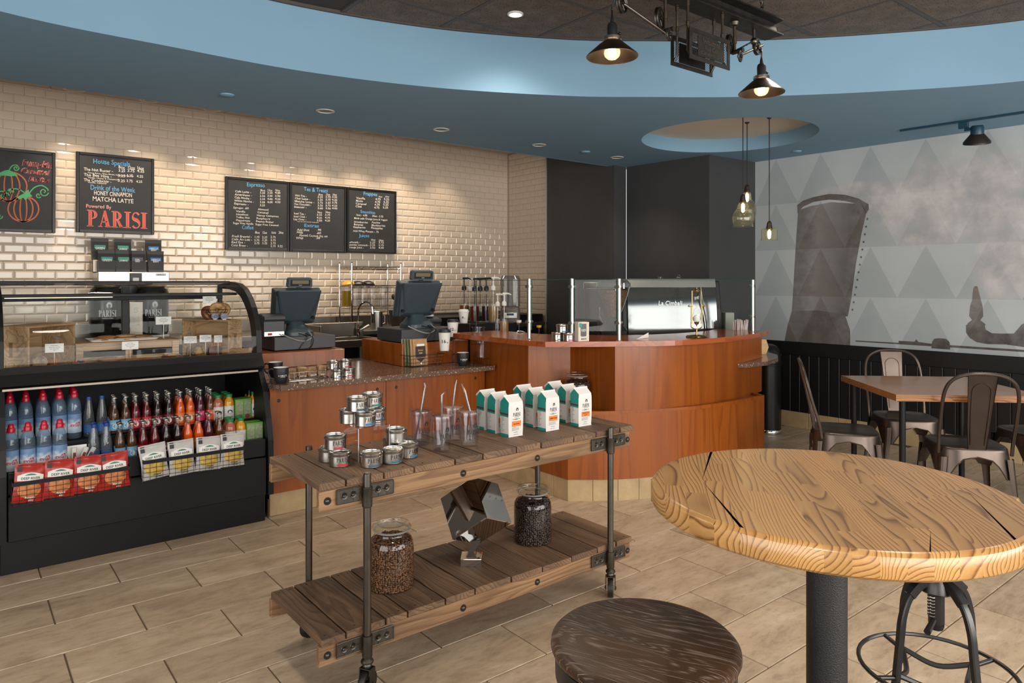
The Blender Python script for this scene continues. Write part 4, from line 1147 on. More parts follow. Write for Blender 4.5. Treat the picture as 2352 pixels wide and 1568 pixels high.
# ---- jars of beans
M['jar'] = clear('jar_glass', (0.95, 0.97, 0.96), 1.5, 0.01, 1.3)
def bean_mat(name, c0, c1, rough):
    m, nt, p = newmat(name)
    g = node(nt, 'ShaderNodeNewGeometry')
    r = ramp(nt, [(0.0, srgb(c0)), (1.0, srgb(c1))], g.outputs['Random Per Island'])
    nt.links.new(r.outputs[0], p.inputs['Base Color']); p.inputs['Roughness'].default_value = rough
    return m
M['bean_mid'] = bean_mat('brown_coffee_beans', '#3a2113', '#7a4f2e', 0.38); M['bean_dark'] = bean_mat('dark_coffee_beans', '#1c1210', '#3f2a20', 0.25)
def beans(R, z0, z1, taper, seed=1):
    random.seed(seed)
    mb = MB()
    prof = [(math.sin(PI * i / 5), -math.cos(PI * i / 5)) for i in range(6)]
    def one(c, out, sc=1.0):
        q = Vector(out).to_track_quat('Z', 'Y').to_matrix().to_4x4()
        T = Matrix.Translation(c) @ q @ Matrix.Rotation(random.uniform(0, PI), 4, 'Z') @ Matrix.Rotation(random.uniform(-0.5, 0.5), 4, 'X') @ Matrix.Diagonal((0.0058 * sc, 0.0041 * sc, 0.0032 * sc, 1))
        v, f = [], []
        for i, (r, z) in enumerate(prof):
            for k in range(7): v.append((r * math.cos(2 * PI * k / 7), r * math.sin(2 * PI * k / 7), z))
        for i in range(5):
            for k in range(7): f.append((i * 7 + k, i * 7 + (k + 1) % 7, (i + 1) * 7 + (k + 1) % 7, (i + 1) * 7 + k))
        mb.add(v, f, 0, T, True)
    z = z0
    while z < z1:
        r = R(z)
        n = int(2 * PI * r / 0.0092)
        for k in range(n):
            a = 2 * PI * (k + random.uniform(-0.3, 0.3)) / n
            rr = r - random.uniform(0.003, 0.006)
            one((rr * math.cos(a), rr * math.sin(a), z + random.uniform(-0.002, 0.002)), (math.cos(a), math.sin(a), random.uniform(-0.3, 0.3)))
        z += 0.0072
    r = R(z1)
    for k in range(int(260 * (r / 0.08) ** 2)):
        a, q = random.uniform(0, 2 * PI), r * math.sqrt(random.random()) * 0.95
        one((q * math.cos(a), q * math.sin(a), z1 - 0.002 + random.uniform(0, 0.004)), (random.uniform(-.4, .4), random.uniform(-.4, .4), 1))
    core = [(max(R(z0) - 0.008, 0.01), z0), (R((z0 + z1) / 2) - 0.008, (z0 + z1) / 2), (R(z1) - 0.008, z1 - 0.005), (0, z1 - 0.004)]
    mb.lathe([(0, z0)] + core, 24)
    return mb
def jar_profile(R):
    return [(0, 0.004), (R * 0.9, 0.003), (R * 0.97, 0.0), (R, 0.008), (R, 0.150), (R * 0.97, 0.168), (R * 0.86, 0.184), (R * 0.76, 0.193), (R * 0.73, 0.205), (R * 0.75, 0.214)]
def jar_r(z):
    P = [(0.003, 0.0815), (0.150, 0.0815), (0.168, 0.079), (0.184, 0.070), (0.193, 0.061), (0.22, 0.06)]
    for (za, ra), (zb, rb) in zip(P, P[1:]):
        if z <= zb: return ra + (rb - ra) * (z - za) / (zb - za)
    return 0.06
jar_me = MB().lathe(jar_profile(0.083), 44).mesh('jar_glass', M['jar'])
jlid = MB().lathe([(0.060, 0.212), (0.071, 0.213), (0.0725, 0.218), (0.068, 0.222), (0.069, 0.227), (0.066, 0.233), (0.055, 0.235), (0.048, 0.231), (0.046, 0.226), (0.0, 0.225)], 44).mesh('lid', M['jar'])
jring = MB().lathe([(0.0615, 0.206), (0.066, 0.208), (0.066, 0.213), (0.0615, 0.214)], 40).mesh('seal', clear('seal_rubber', (0.8, 0.8, 0.78), 1.5, 0.1, 1.0, 0.25))
beans_hi = beans(jar_r, 0.006, 0.178, 0, 1)
bm_mid = beans_hi.mesh('beans', M['bean_mid']); bm_dark = beans_hi.mesh('beans', M['bean_dark'])
def jar(p, me, label):
    o = thing('bean_jar', label, 'jar', p, random.uniform(0, 6), 'glass jars of coffee beans')
    inst('jar_glass', jar_me, o); inst('lid', jlid, o); inst('seal', jring, o)
    b = inst('beans', me, o); b['kind'] = 'stuff'
    return o
jar(base_pt(899, 1366.6, 0.2185, 0.083), bm_mid, 'glass jar of medium brown coffee beans behind the front cart post')
jar(base_pt(1223.6, 1256.3, 0.2185, 0.083), bm_dark, 'glass jar of very dark coffee beans at the right of the lower shelf')
j3 = jar(Vector((3.12, 3.25, 0.5365)), bm_dark, 'glass jar of dark beans standing in the niche of the bar')

# ---- mirror-polished cube balanced on a small stand
Rv, Fv = Vector((CY, -SY, 0)), Vector((SY, CY, 0))
def camv(x, y, z): return Rv * x + Vector((0, 0, -y)) + Fv * z
e1 = camv(-37, -82, 67.7).normalized(); e2 = camv(-87, 65, 31.2); e2 = (e2 - e1 * e2.dot(e1)).normalized(); e3 = e1.cross(e2)
if e3.dot(camv(47, 32, 64)) < 0: e3 = -e3
S3 = 0.178
r = ray(1118); d0 = 2.70
fc = Vector((r[0] * d0, r[1] * d0, CAM_H - (1189 - HOR) * d0 / FPX))
cube = thing('mirror_cube_ornament', 'mirror polished steel cube balanced on its corner on the lower shelf', 'ornament', (*at_z(1083, 1292, 0.2185)[:2], 0.2185))
L = cube.location
Mx = Matrix((( e1.x, e2.x, e3.x, fc.x - L.x), (e1.y, e2.y, e3.y, fc.y - L.y), (e1.z, e2.z, e3.z, fc.z - L.z), (0, 0, 0, 1)))
M['mirror'] = pm('mirror_steel', '#cfcac4', 0.03, 1.0, bump=0.02, bscale=5)
cb = MB().cbox(0, 0, 0, S3, S3, S3, 0.003, 0, Mx)
o = cb.build('cube', M['mirror'], cube)
bmn = bmesh.new(); bmn.from_mesh(o.data); bmesh.ops.recalc_face_normals(bmn, faces=bmn.faces); bmn.to_mesh(o.data); bmn.free()
st = MB().cbox(-0.042, -0.042, 0, 0.042, 0.042, 0.030, 0.0015, 0, rotm(0, 0, -YAW))
st.build('stand_foot', M['mirror'], cube)
lowest = min(((Mx @ Vector(c)) for c in [(0, S3, 0), (0, S3, S3), (0, 0, S3)]), key=lambda q: q.z)
st = MB().loft([[(0.030 * math.cos(a), 0.030 * math.sin(a), 0.030) for a in [k * PI / 2 + PI / 4 - YAW for k in range(4)]], [(0.014 * math.cos(a), 0.014 * math.sin(a), 0.046) for a in [k * PI / 2 + PI / 4 - YAW for k in range(4)]], [(lowest.x * 0.6 + 0.03 * math.cos(a), lowest.y * 0.6 + 0.03 * math.sin(a), max(lowest.z + 0.03, 0.07)) for a in [k * PI / 2 + PI / 4 - YAW for k in range(4)]]])
st.build('stand_neck', M['mirror'], cube)
# ================================================================ DISPLAY CASE
UL, UR = 0.155, 1.41
DECK = 0.88
case = thing('display_case', 'black refrigerated display case with curved glass front and open bottle well', 'display case', (UL, 3.9, 0))
def cl_(x, y, z): return (x - UL, y - 3.9, z)
OUT = [(4.76, 1.345), (4.612, 1.345), (4.447, 1.333), (4.33, 1.299), (4.25, 1.252), (4.187, 1.195), (4.141, 1.129), (4.111, 1.063), (4.101, 1.0), (4.101, 0.90)]
INN = [(4.76, 1.30), (4.62, 1.298), (4.49, 1.285), (4.40, 1.258), (4.33, 1.215), (4.27, 1.165), (4.225, 1.11), (4.20, 1.055), (4.187, 1.0), (4.187, 0.90)]
LOWF = [(4.10, 0.86), (4.081, 0.845), (3.994, 0.722), (3.944, 0.578), (3.912, 0.463), (3.909, 0.335), (3.909, 0.16)]
LOWI = [(4.16, 0.86), (4.13, 0.845), (4.05, 0.722), (3.995, 0.578), (3.965, 0.463), (3.962, 0.335), (3.962, 0.16)]
def frame(u0, u1):
    mb = MB()
    for A, B in ((OUT, INN), (LOWF, LOWI)):
        for i in range(len(A) - 1):
            q = [A[i], A[i + 1], B[i + 1], B[i]]
            v = [cl_(u0, y, z) for y, z in q] + [cl_(u1, y, z) for y, z in q]
            mb.add(v, [(0, 1, 2, 3), (7, 6, 5, 4), (0, 4, 5, 1), (2, 6, 7, 3)], 0)
    return mb
frame(UR - 0.03, UR).build('end_frame', M['black_metal'], case)
frame(UL, UL + 0.04).build('end_frame', M['black_metal'], case)
# side glass and lower side panels
sidep = INN + [(4.76, 0.90)]
MB().add([cl_(UR - 0.012, y, z) for y, z in sidep], [tuple(range(len(sidep)))]).build('end_glass', M['case_glass'], case)
for u0, u1 in ((UL, UL + 0.02), (UR - 0.02, UR)):
    pts = LOWI + [(4.78, 0.16), (4.78, 0.86)]
    n = len(pts)
    MB().add([cl_(u0, y, z) for y, z in pts] + [cl_(u1, y, z) for y, z in pts], [tuple(range(n)), tuple(range(2 * n - 1, n - 1, -1))] + [(i, (i + 1) % n, n + (i + 1) % n, n + i) for i in range(n)]).build('side_panel', M['black_metal'], case)
g = MB()
CUR = [(4.60, 1.343), (4.52, 1.340), (4.447, 1.331), (4.385, 1.318), (4.33, 1.297), (4.285, 1.275), (4.25, 1.25), (4.215, 1.222), (4.187, 1.193), (4.16, 1.16), (4.141, 1.128), (4.122, 1.093), (4.111, 1.062), (4.104, 1.03), (4.102, 1.0), (4.102, 0.93)]
g.strip([cl_(UL + 0.035, y + 0.003, z - 0.002) for y, z in CUR], [cl_(UR - 0.028, y + 0.003, z - 0.002) for y, z in CUR])
g.build('curved_glass', M['case_glass'], case)
MB().cbox(*cl_(UL, 4.598, 1.325), *cl_(UR - 0.03, 4.80, 1.350), 0.003).build('top_panel', M['black_metal'], case)
MB().cbox(*cl_(UL + 0.04, 4.46, 1.262), *cl_(UR - 0.03, 4.62, 1.278), 0.002).build('lamp_housing', M['black_metal'], case)
MB().box(*cl_(UL + 0.06, 4.47, 1.2585), *cl_(UL + 0.55, 4.485, 1.262)).build('lamp_tube', pm('case_lamp', '#ffd7a0', 0.4, emit=(1.0, 0.72, 0.38), estr=2.2), case)
# rear sliding doors
for (a, b) in ((UL + 0.04, UL + 0.055), (0.80, 0.84), (UR - 0.055, UR - 0.03)):
    MB().cbox(*cl_(a, 4.755, DECK), *cl_(b, 4.785, 1.33), 0.002).build('rear_post', M['black_metal'], case)
MB().cbox(*cl_(UL + 0.04, 4.75, 1.235), *cl_(UR - 0.03, 4.785, 1.262), 0.002).build('rear_rail', M['black_metal'], case)
for (a, b) in ((UL + 0.055, 0.80), (0.84, UR - 0.055)):
    MB().add([cl_(a, 4.77, DECK), cl_(b, 4.77, DECK), cl_(b, 4.77, 1.235), cl_(a, 4.77, 1.235)], [(0, 1, 2, 3)]).build('rear_door', M['case_glass'], case)
# deck, ledge rail and the panels below
MB().cbox(*cl_(UL + 0.02, 4.10, 0.845), *cl_(UR - 0.02, 4.80, DECK), 0.002).build('deck', pm('dark_deck', '#3a322c', 0.25), case)
led = MB()
LP = [(4.101, 0.935), (4.088, 0.905), (4.054, 0.862), (4.056, 0.853), (4.085, 0.845), (4.14, 0.845), (4.14, 0.935)]
n = len(LP)
led.add([cl_(UL, y, z) for y, z in LP] + [cl_(UR, y, z) for y, z in LP], [tuple(range(n))[::-1], tuple(range(n, 2 * n))] + [(i, (i + 1) % n, n + (i + 1) % n, n + i) for i in range(n)])
led.build('ledge_rail', M['black_metal'], case)
MB().cbox(*cl_(UL + 0.03, 4.07, 0.828), *cl_(UR - 0.03, 4.10, 0.842), 0.002).build('air_grille', M['dark_steel'], case)
MB().box(*cl_(UL + 0.02, 4.74, 0.40), *cl_(UR - 0.02, 4.76, 0.85)).build('well_back', M['matte_black'], case)
MB().box(*cl_(UL + 0.02, 3.97, 0.40), *cl_(UR - 0.02, 4.74, 0.435)).build('lower_shelf', M['black_metal'], case)
MB().box(*cl_(UL + 0.02, 4.155, 0.435), *cl_(UR - 0.02, 4.74, 0.545)).build('upper_step', M['black_metal'], case)
fp = MB()
for a, b in ((0.463, 0.40), (0.395, 0.165)):
    pass
MB().cbox(*cl_(UL + 0.045, 3.935, 0.372), *cl_(UR - 0.035, 3.965, 0.470), 0.003).build('upper_front_panel', M['black_metal'], case)
MB().cbox(*cl_(UL + 0.045, 3.925, 0.16), *cl_(UR - 0.035, 3.96, 0.368), 0.003).build('lower_front_panel', M['black_metal'], case)
MB().cbox(*cl_(UL + 0.02, 3.975, 0.0), *cl_(UR - 0.025, 4.75, 0.155), 0.002).build('kick_base', M['black_metal'], case)
MB().box(*cl_(UL + 0.02, 3.98, 0.155), *cl_(UR - 0.03, 4.75, 0.40)).build('machine_bay', M['black_metal'], case)
MB().add([cl_(UL + 0.05, 3.962, 0.462), cl_(UR - 0.04, 3.962, 0.462), cl_(UR - 0.04, 3.955, 0.520), cl_(UL + 0.05, 3.955, 0.520)], [(0, 1, 2, 3)]).build('clear_lip', M['acrylic'], case)
tx = MB(); text(tx, 'These products may contain nuts and other allergens.', 0.011, flat(*cl_(0.20, 4.405, 1.3235), (1, 0, 0), (0, 0.9, 0.3)), 0, 0)
tx.build('notice_lettering', M['white'], case)

# ---------------------------------------------------------------- drinks
def bottle_kind(prof, cap_prof, body_mat, cap_mat, lab=None, lab_mat=None, liquid=None, liq_mat=None, n=16, word=None, wsize=0.012, wmat=None, wz=0.0, deco=None):
    k = {}
    k['body'] = MB().lathe(prof, n).mesh('bottle_body', body_mat)
    k['cap'] = MB().lathe(cap_prof, n).mesh('cap', cap_mat)
    if lab: k['label'] = MB().lathe([(lab[2] + 0.0006, lab[0]), (lab[2] + 0.0006, lab[1])], n).mesh('label', lab_mat)
    if liquid: k['liquid'] = MB().lathe(liquid, n).mesh('liquid', liq_mat)
    if word:
        t = MB(); f = round_map(lab[2], 0, wz, 0.0012)
        text(t, word, wsize, f, 0, 0, 'C', 0, 0.9, 0.15)
        if deco: deco(t, f)
        k['lettering'] = t.mesh('lettering', wmat)
    return k
def drink(k, name, label, cat, p, group, turn=0.1):
    o = thing(name, label, cat, p, to_cam(p) + turn, group)
    for part in ('body', 'cap', 'label', 'liquid', 'lettering'):
        if part in k: inst({'body': 'bottle_body'}.get(part, part), k[part], o)
    return o
M['water_body'] = clear('blue_tinted_pet', (0.72, 0.82, 0.90), 1.45, 0.03, 1.2, 0.10, (0.5, 0.62, 0.72))
M['water_label'] = None
m, nt, p = newmat('mountain_water_label')
tc = node(nt, 'ShaderNodeTexCoord'); sx = node(nt, 'ShaderNodeSeparateXYZ'); nt.links.new(tc.outputs['Object'], sx.inputs[0])
nn = node(nt, 'ShaderNodeTexNoise', i_Scale=40.0, i_Detail=4.0); nt.links.new(tc.outputs['Object'], nn.inputs['Vector'])
h = math_n(nt, 'ADD', math_n(nt, 'MULTIPLY', sx.outputs[2], 6.5), math_n(nt, 'MULTIPLY', nn.outputs[0], 0.5))
nt.links.new(ramp(nt, [(0.35, srgb('#8ea6bd')), (0.55, srgb('#c3cdd8')), (0.75, srgb('#d3d9e0')), (0.9, srgb('#6f8fb5'))], h).outputs[0], p.inputs['Base Color']); p.inputs['Roughness'].default_value = 0.3
M['water_label'] = m
M['red_cap'] = pm('red_plastic_cap', '#b3142c', 0.3); M['blue_cap'] = pm('blue_plastic_cap', '#1f3f86', 0.35); M['green_cap'] = pm('green_plastic_cap', '#1f7a46', 0.4); M['metal_cap'] = pm('crown_cap', '#c9c4ba', 0.3, 1.0)
M['red_ink'] = pm('red_print', '#b5303c', 0.5)
mountain = lambda t, f: put(t, [[(0.000, 0.013), (0.006, 0.022), (0.010, 0.017), (0.015, 0.024), (0.022, 0.013)]], f)
EV = bottle_kind([(0, 0.0), (0.028, 0.0), (0.0315, 0.006), (0.0315, 0.14), (0.030, 0.165), (0.024, 0.19), (0.016, 0.205), (0.0125, 0.21)], [(0.0125, 0.205), (0.0165, 0.207), (0.0168, 0.222), (0.014, 0.228), (0.0125, 0.232), (0.0125, 0.240), (0.008, 0.246), (0, 0.247)], M['water_body'], M['red_cap'], (0.03, 0.125, 0.0315), M['water_label'], None, None, 20, 'evian', 0.026, M['red_ink'], 0.062, mountain)
M['water_clear'] = clear('clear_pet', (0.9, 0.94, 0.97), 1.45, 0.02, 1.3, 0.04, (0.8, 0.85, 0.9)); M['mid_blue_label'] = pm('blue_water_label', '#2f5d96', 0.35, noise=0.2, nscale=30)
WA = bottle_kind([(0, 0.0), (0.023, 0.0), (0.0255, 0.005), (0.0255, 0.085), (0.0235, 0.11), (0.017, 0.15), (0.0115, 0.18), (0.0105, 0.19)], [(0.0105, 0.185), (0.0125, 0.186), (0.0125, 0.203), (0, 0.2035)], M['water_clear'], M['blue_cap'], (0.02, 0.06, 0.0255), M['mid_blue_label'])
SODA = [(0, 0.0), (0.021, 0.0), (0.0235, 0.004), (0.0235, 0.095), (0.0215, 0.108), (0.0145, 0.128), (0.0115, 0.145), (0.0108, 0.185), (0.0118, 0.187)]
SCAP = [(0.0108, 0.183), (0.0128, 0.184), (0.0128, 0.190), (0.010, 0.192), (0, 0.1922)]
SLIQ = [(0, 0.003), (0.0222, 0.003), (0.0222, 0.095), (0.0203, 0.108), (0.0132, 0.128), (0.0102, 0.15), (0, 0.15)]
M['bottle_glass'] = clear('soda_glass', (0.93, 0.93, 0.92), 1.5, 0.01, 1.4)
def soda(liq, lab, word="Polly's Pop", wm='white'):
    return bottle_kind(SODA[6:], SCAP, M['bottle_glass'], M['metal_cap'], (0.018, 0.072, 0.0236), pm('soda_label', lab, 0.4), SLIQ, pm('soda', liq, 0.12, spec=0.6), 16, word, 0.0145, M[wm], 0.052,
                       (lambda t, f: put(t, [arc(0, -0.012, 0.012, 0.013, 0, 2 * PI, 14)[:-1]], f)) if word.startswith('P') else (lambda t, f: put(t, [rect(-0.013, -0.006, -0.011, 0.02), rect(0.011, -0.006, 0.013, 0.02), rect(-0.013, 0.018, 0.013, 0.02), rect(-0.013, -0.006, 0.013, -0.004)], f)))
SO = {'brown': soda('#4a2f1a', '#6fb0d6'), 'red': soda('#5a0f18', '#c02534'), 'cola': soda('#20100e', '#7a2430'), 'orange': soda('#d2571a', '#e07a2a'), 'plum': soda('#4a1422', '#d01f62', 'LE', 'white'), 'amber': soda('#5c3114', '#d8482a', 'LE', 'white')}
M['juice_label'] = pm('pale_juice_label', '#d4d2cc', 0.5, noise=0.25, nscale=45)
def juice(c):
    return bottle_kind([(0, 0), (0.024, 0), (0.027, 0.004), (0.027, 0.10), (0.024, 0.115), (0.016, 0.128), (0.0155, 0.14)], [(0.0165, 0.134), (0.018, 0.135), (0.018, 0.150), (0.016, 0.152), (0, 0.152)], pm('juice_pet', c, 0.15, spec=0.6), M['green_cap'], (0.012, 0.085, 0.0272), M['juice_label'], None, None, 16, 'Odwalla', 0.011, M['navy_band'], 0.02, lambda t, f: put(t, [arc(0.002, 0.032, 0.014, 0.012, 0, 2 * PI, 12)[:-1]], f))
JU = {'pink': juice('#a8604a'), 'yellow': juice('#c98e22')}
M['box_green'] = pm('green_carton', '#5f9a3c', 0.45); M['box_print'] = pm('carton_print', '#8f9a78', 0.5, noise=0.3, nscale=60); M['apple'] = pm('apple_print', '#8a2a2c', 0.5)
bx_b = MB().cbox(-0.024, -0.019, 0, 0.024, 0.019, 0.118, 0.002).mesh('carton', M['box_green'])
bx_p = MB().add([(-0.019, -0.0195, 0.03), (0.019, -0.0195, 0.03), (0.019, -0.0195, 0.108), (-0.019, -0.0195, 0.108)], [(0, 1, 2, 3)]).mesh('carton_print', M['box_print'])
bx_a = MB().add([(0.014 * math.cos(a), -0.0195, 0.016 + 0.013 * math.sin(a)) for a in [k * PI / 6 for k in range(12)]], [tuple(range(12))]).mesh('apple_print', M['apple'])
F_, B_ = 0.4365, 0.5465
def row(k, name, cat, px0, v, z, label, group, rows=2, step=0.07, turn=0.15):
    for r_ in range(rows):
        q = at_v(px0, 900, v)
        drink(k, name, label + ('' if r_ == 0 else ', second row' if r_ == 1 else ', third row'), cat, Vector((q.x + r_ * 0.004, v + r_ * step, z)), group, turn)
ords = ('leftmost', 'second', 'third', 'fourth', 'rightmost')
for i, px in enumerate((25, 64, 101, 137)):
    row(EV, 'water_bottle', 'bottle', px, 4.03, F_, 'red-capped water bottle, %s of the lower shelf' % ('leftmost', 'second', 'third', 'fourth')[i], 'red-capped water bottles', 1)
for i, px in enumerate((22, 59, 99, 137, 171)):
    row(EV, 'water_bottle', 'bottle', px, 4.225, B_, 'red-capped water bottle, %s of the upper step' % ords[i], 'red-capped water bottles', 3, 0.075)
for i, px in enumerate((216, 245)):
    row(WA, 'water_bottle', 'bottle', px, 4.03, F_, 'clear blue-capped water bottle, %s on the lower shelf' % ('left one', 'right one')[i], 'blue-capped water bottles', 2, 0.06)
for i, px in enumerate((204, 234)):
    row(WA, 'water_bottle', 'bottle', px, 4.235, B_, 'clear blue-capped water bottle, %s on the upper step' % ('left one', 'right one')[i], 'blue-capped water bottles', 1)
KD = (('brown', 'brown soda, blue label'), ('red', 'red soda, red label'), ('cola', 'dark cola, maroon label'), ('orange', 'orange soda, orange label'), ('plum', 'plum drink, pink label'), ('amber', 'amber drink, red label'))
for pxs, v, z, where in (((276, 303, 329, 356, 382, 408, 432, 457, 480, 504), 4.025, F_, 'on the lower shelf'), ((263, 289, 312, 337, 362, 388, 414, 437, 460, 483), 4.215, B_, 'on the upper step')):
    kinds = ['brown', 'brown', 'red', 'red', 'cola', 'cola', 'orange', 'orange', 'plum', 'amber']
    for i, px in enumerate(pxs):
        nm = dict(KD)[kinds[i]]
        side_ = '' if kinds[i] in ('plum', 'amber') else (', left of pair' if i % 2 == 0 else ', right of pair')
        row(SO[kinds[i]], 'soda_bottle', 'bottle', px, v, z, 'bottle of %s%s %s' % (nm, side_, where), 'glass soda bottles in the case', 2 if z == F_ else 3, 0.055)
for pxs, v, z, where in (((529, 553), 4.02, F_, 'on the lower shelf'), ((501, 526, 584), 4.205, B_, 'on the upper step')):
    for i, px in enumerate(pxs):
        c = ('pink', 'yellow', 'yellow')[i]
        row(JU[c], 'juice_bottle', 'bottle', px, v, z, 'green-capped %s juice bottle%s %s' % (c, ' at the far right' if i == 2 else '', where), 'green-capped juice bottles', 2 if z == F_ else 3, 0.06)
for pxs, v, z, where in (((574, 592), 4.015, F_, 'on the lower shelf'), ((548, 566), 4.20, B_, 'on the upper step')):
    for i, px in enumerate(pxs):
        for r_ in range(2):
            q = at_v(px, 900, v)
            o = thing('juice_carton', 'green juice carton, %s one %s%s' % (('left', 'right')[i], where, (' in front', ' behind')[r_]), 'carton', (q.x, v + r_ * 0.045, z), 0, 'green juice cartons')
            inst('carton', bx_b, o); inst('carton_print', bx_p, o); inst('apple_print', bx_a, o)
# tub of wrapped snack sticks
q = at_v(178, 1030, 4.0)
tub = thing('snack_stick_tub', 'small white tub of wrapped snack sticks between the water bottles', 'snack tub', (q.x, 4.02, F_))
MB().box(-0.045, 0.03, 0, 0.045, 0.034, 0.105).box(-0.045, -0.02, 0, 0.045, -0.016, 0.03).build('tub', M['white'], tub)
M['meat'] = pm('snack_stick_print', '#7a3a28', 0.4, noise=0.3, nscale=50); M['wrapper_w'] = pm('white_wrapper', '#cfcac2', 0.35)
for i in range(4):
    a = (-0.25, 0.0, 0.35, 0.5)[i]
    s_ = MB().cbox(-0.011, -0.006, 0, 0.011, 0.006, 0.095, 0.004).mesh('wrapper', M['wrapper_w'])
    o = inst('snack_stick', s_, tub, (-0.03 + i * 0.02, 0.006, 0.006), (0, a, 0))
    MB().add([(-0.006, -0.0065, 0.02), (0.006, -0.0065, 0.02), (0.006, -0.0065, 0.07), (-0.006, -0.0065, 0.07)], [(0, 1, 2, 3)]).build('print', M['meat'], o)

# ---------------------------------------------------------------- crisp baskets on the front
M['wire'] = pm('dark_wire', '#2c2b2a', 0.35, 0.7)
def wire_basket(name, label, u0, u1, v0, v1, z0, z1, bars, top_band=True):
    o = thing(name, label, 'basket', (u0, v0, z0), 0, 'wire crisp baskets on the case')
    W_, D_, H_ = u1 - u0, v1 - v0, z1 - z0
    if top_band:
        b = MB(); b.box(0, -0.002, H_ - 0.018, W_, 0.001, H_).box(0, D_ - 0.002, H_ - 0.018, W_, D_ + 0.001, H_).box(-0.001, 0, H_ - 0.018, 0.002, D_, H_).box(W_ - 0.002, 0, H_ - 0.018, W_ + 0.001, D_, H_)
        b.build('rim_band', M['black_metal'], o)
    w = MB()
    for k in range(1, 4):
        z = (H_ - 0.018) * k / 4
        w.tube([(0, 0, z), (W_, 0, z), (W_, D_, z), (0, D_, z)], 0.0011, 5, True)
    w.tube([(0.003, 0.003, 0), (W_ - 0.003, 0.003, 0), (W_ - 0.003, D_ - 0.003, 0), (0.003, D_ - 0.003, 0)], 0.0016, 5, True)
    for k in range(bars + 1):
        x = W_ * k / bars
        w.tube([(x, 0, H_ - 0.004), (x, 0, 0.002), (x, D_, 0.002), (x, D_, H_ - 0.004)], 0.0010, 5)
    for x in (0, W_):
        for y in (D_ * 0.33, D_ * 0.66): w.tube([(x, y, H_ - 0.004), (x, y, 0.002)], 0.0010, 5)
    w.build('wire_mesh', M['wire'], o)
    for x in (W_ * 0.15, W_ * 0.85):
        MB().box(x - 0.01, D_, H_ - 0.05, x + 0.01, D_ + 0.012, H_ + 0.004).build('hanger', M['black_metal'], o)
    return o
def crisp_bag(mats, word, flavour, w=0.124, h=0.162, t=0.034):
    b = MB()
    nx, nz = 8, 10
    def P(i, k, s):
        x = -w / 2 + w * i / nx; z = h * k / nz
        e = math.sin(PI * i / nx) ** 0.6 * (math.sin(PI * (0.06 + 0.88 * k / nz)) ** 0.5 if 0 < k < nz else 0)
        pin = 1 - 0.06 * math.sin(PI * k / nz)
        return (x * pin, s * (t / 2 * e + 0.0006) + 0.002 * math.sin(i * 2.1 + k), z)
    for s in (-1, 1):
        v = [P(i, k, s) for k in range(nz + 1) for i in range(nx + 1)]
        f = [(k * (nx + 1) + i, k * (nx + 1) + i + 1, (k + 1) * (nx + 1) + i + 1, (k + 1) * (nx + 1) + i) for k in range(nz) for i in range(nx)]
        b.add(v, f if s < 0 else [q[::-1] for q in f], 0, None, True)
    body = b.mesh('bag_film', mats[0], 60)
    d = MB()
    def F(eps):
        def f(x, y):
            i = (x / w + 0.5) * nx; k = y / h * nz
            e = math.sin(PI * min(max(i / nx, 0), 1)) ** 0.6 * math.sin(PI * (0.06 + 0.88 * min(max(k / nz, 0), 1))) ** 0.5
            return Vector((x, -(t / 2 * e + 0.003 + eps), y))
        return f
    # patch of crisps, name plate, corner mark
    cells = [[(0.037 * rr * math.cos(a), 0.046 + 0.030 * rr * math.sin(a)) for rr, a in ((r0, a0), (r0, a0 + PI / 7), (r0 + 0.25, a0 + PI / 7), (r0 + 0.25, a0))] for r0 in (0.0001, 0.25, 0.5, 0.75) for a0 in [k * PI / 7 for k in range(14)]]
    K = 1.24
    F0 = F
    F = lambda e: (lambda x, y: F0(e)(x * K, y * K))
    put(d, cells, F(0.0005), 1)
    put(d, [[(-0.040 + 0.08 * i / 6, 0.079 + 0.0), (-0.040 + 0.08 * (i + 1) / 6, 0.079), (-0.040 + 0.08 * (i + 1) / 6, 0.098 + 0.010 * math.sin(PI * (i + 1) / 6)), (-0.040 + 0.08 * i / 6, 0.098 + 0.010 * math.sin(PI * i / 6))] for i in range(6)], F(0.0008), 2)
    put(d, [[(-0.018 + 0.036 * i / 4, 0.098), (-0.018 + 0.036 * (i + 1) / 4, 0.098), (-0.018 + 0.036 * (i + 1) / 4, 0.099 + 0.006 * math.sin(PI * (i + 1) / 4)), (-0.018 + 0.036 * i / 4, 0.099 + 0.006 * math.sin(PI * i / 4))] for i in range(4)], F(0.0012), 4)
    text(d, word, 0.0125, F(0.0014), 0, 0.0835, 'C', 3, 0.92)
    put(d, [rect(-0.043, 0.112, -0.028, 0.128)], F(0.0012), 3)
    text(d, flavour[0], 0.010, F(0.0014), 0.004, 0.016, 'C', 5, 0.85, 0.2); text(d, flavour[1], 0.009, F(0.0014), 0.008, 0.006, 'C', 5, 0.9)
    return body, d.mesh('bag_print', [M['white'], mats[1], M['paper'], M['ink'], M['green_print'], mats[2]])
M['crisp_red'] = pm('red_crisp_film', '#a8291f', 0.28, bump=0.5, bscale=18, noise=0.12, nscale=10); M['crisp_white'] = pm('pale_crisp_film', '#b9b7b4', 0.28, bump=0.5, bscale=18, noise=0.08, nscale=10)
M['crisps_bbq'] = pm('printed_bbq_crisps', '#c47a45', 0.5, noise=0.45, nscale=45); M['crisps_gold'] = pm('printed_plain_crisps', '#c2a24a', 0.5, noise=0.4, nscale=45)
red_b, red_p = crisp_bag((M['crisp_red'], M['crisps_bbq'], M['white']), 'DEEP RIVER', ('Mesquite', 'BBQ'))
wht_b, wht_p = crisp_bag((M['crisp_white'], M['crisps_gold'], M['ink']), 'DEEP RIVER', ('Original', 'Sea Salt'))
BZ0 = 0.255
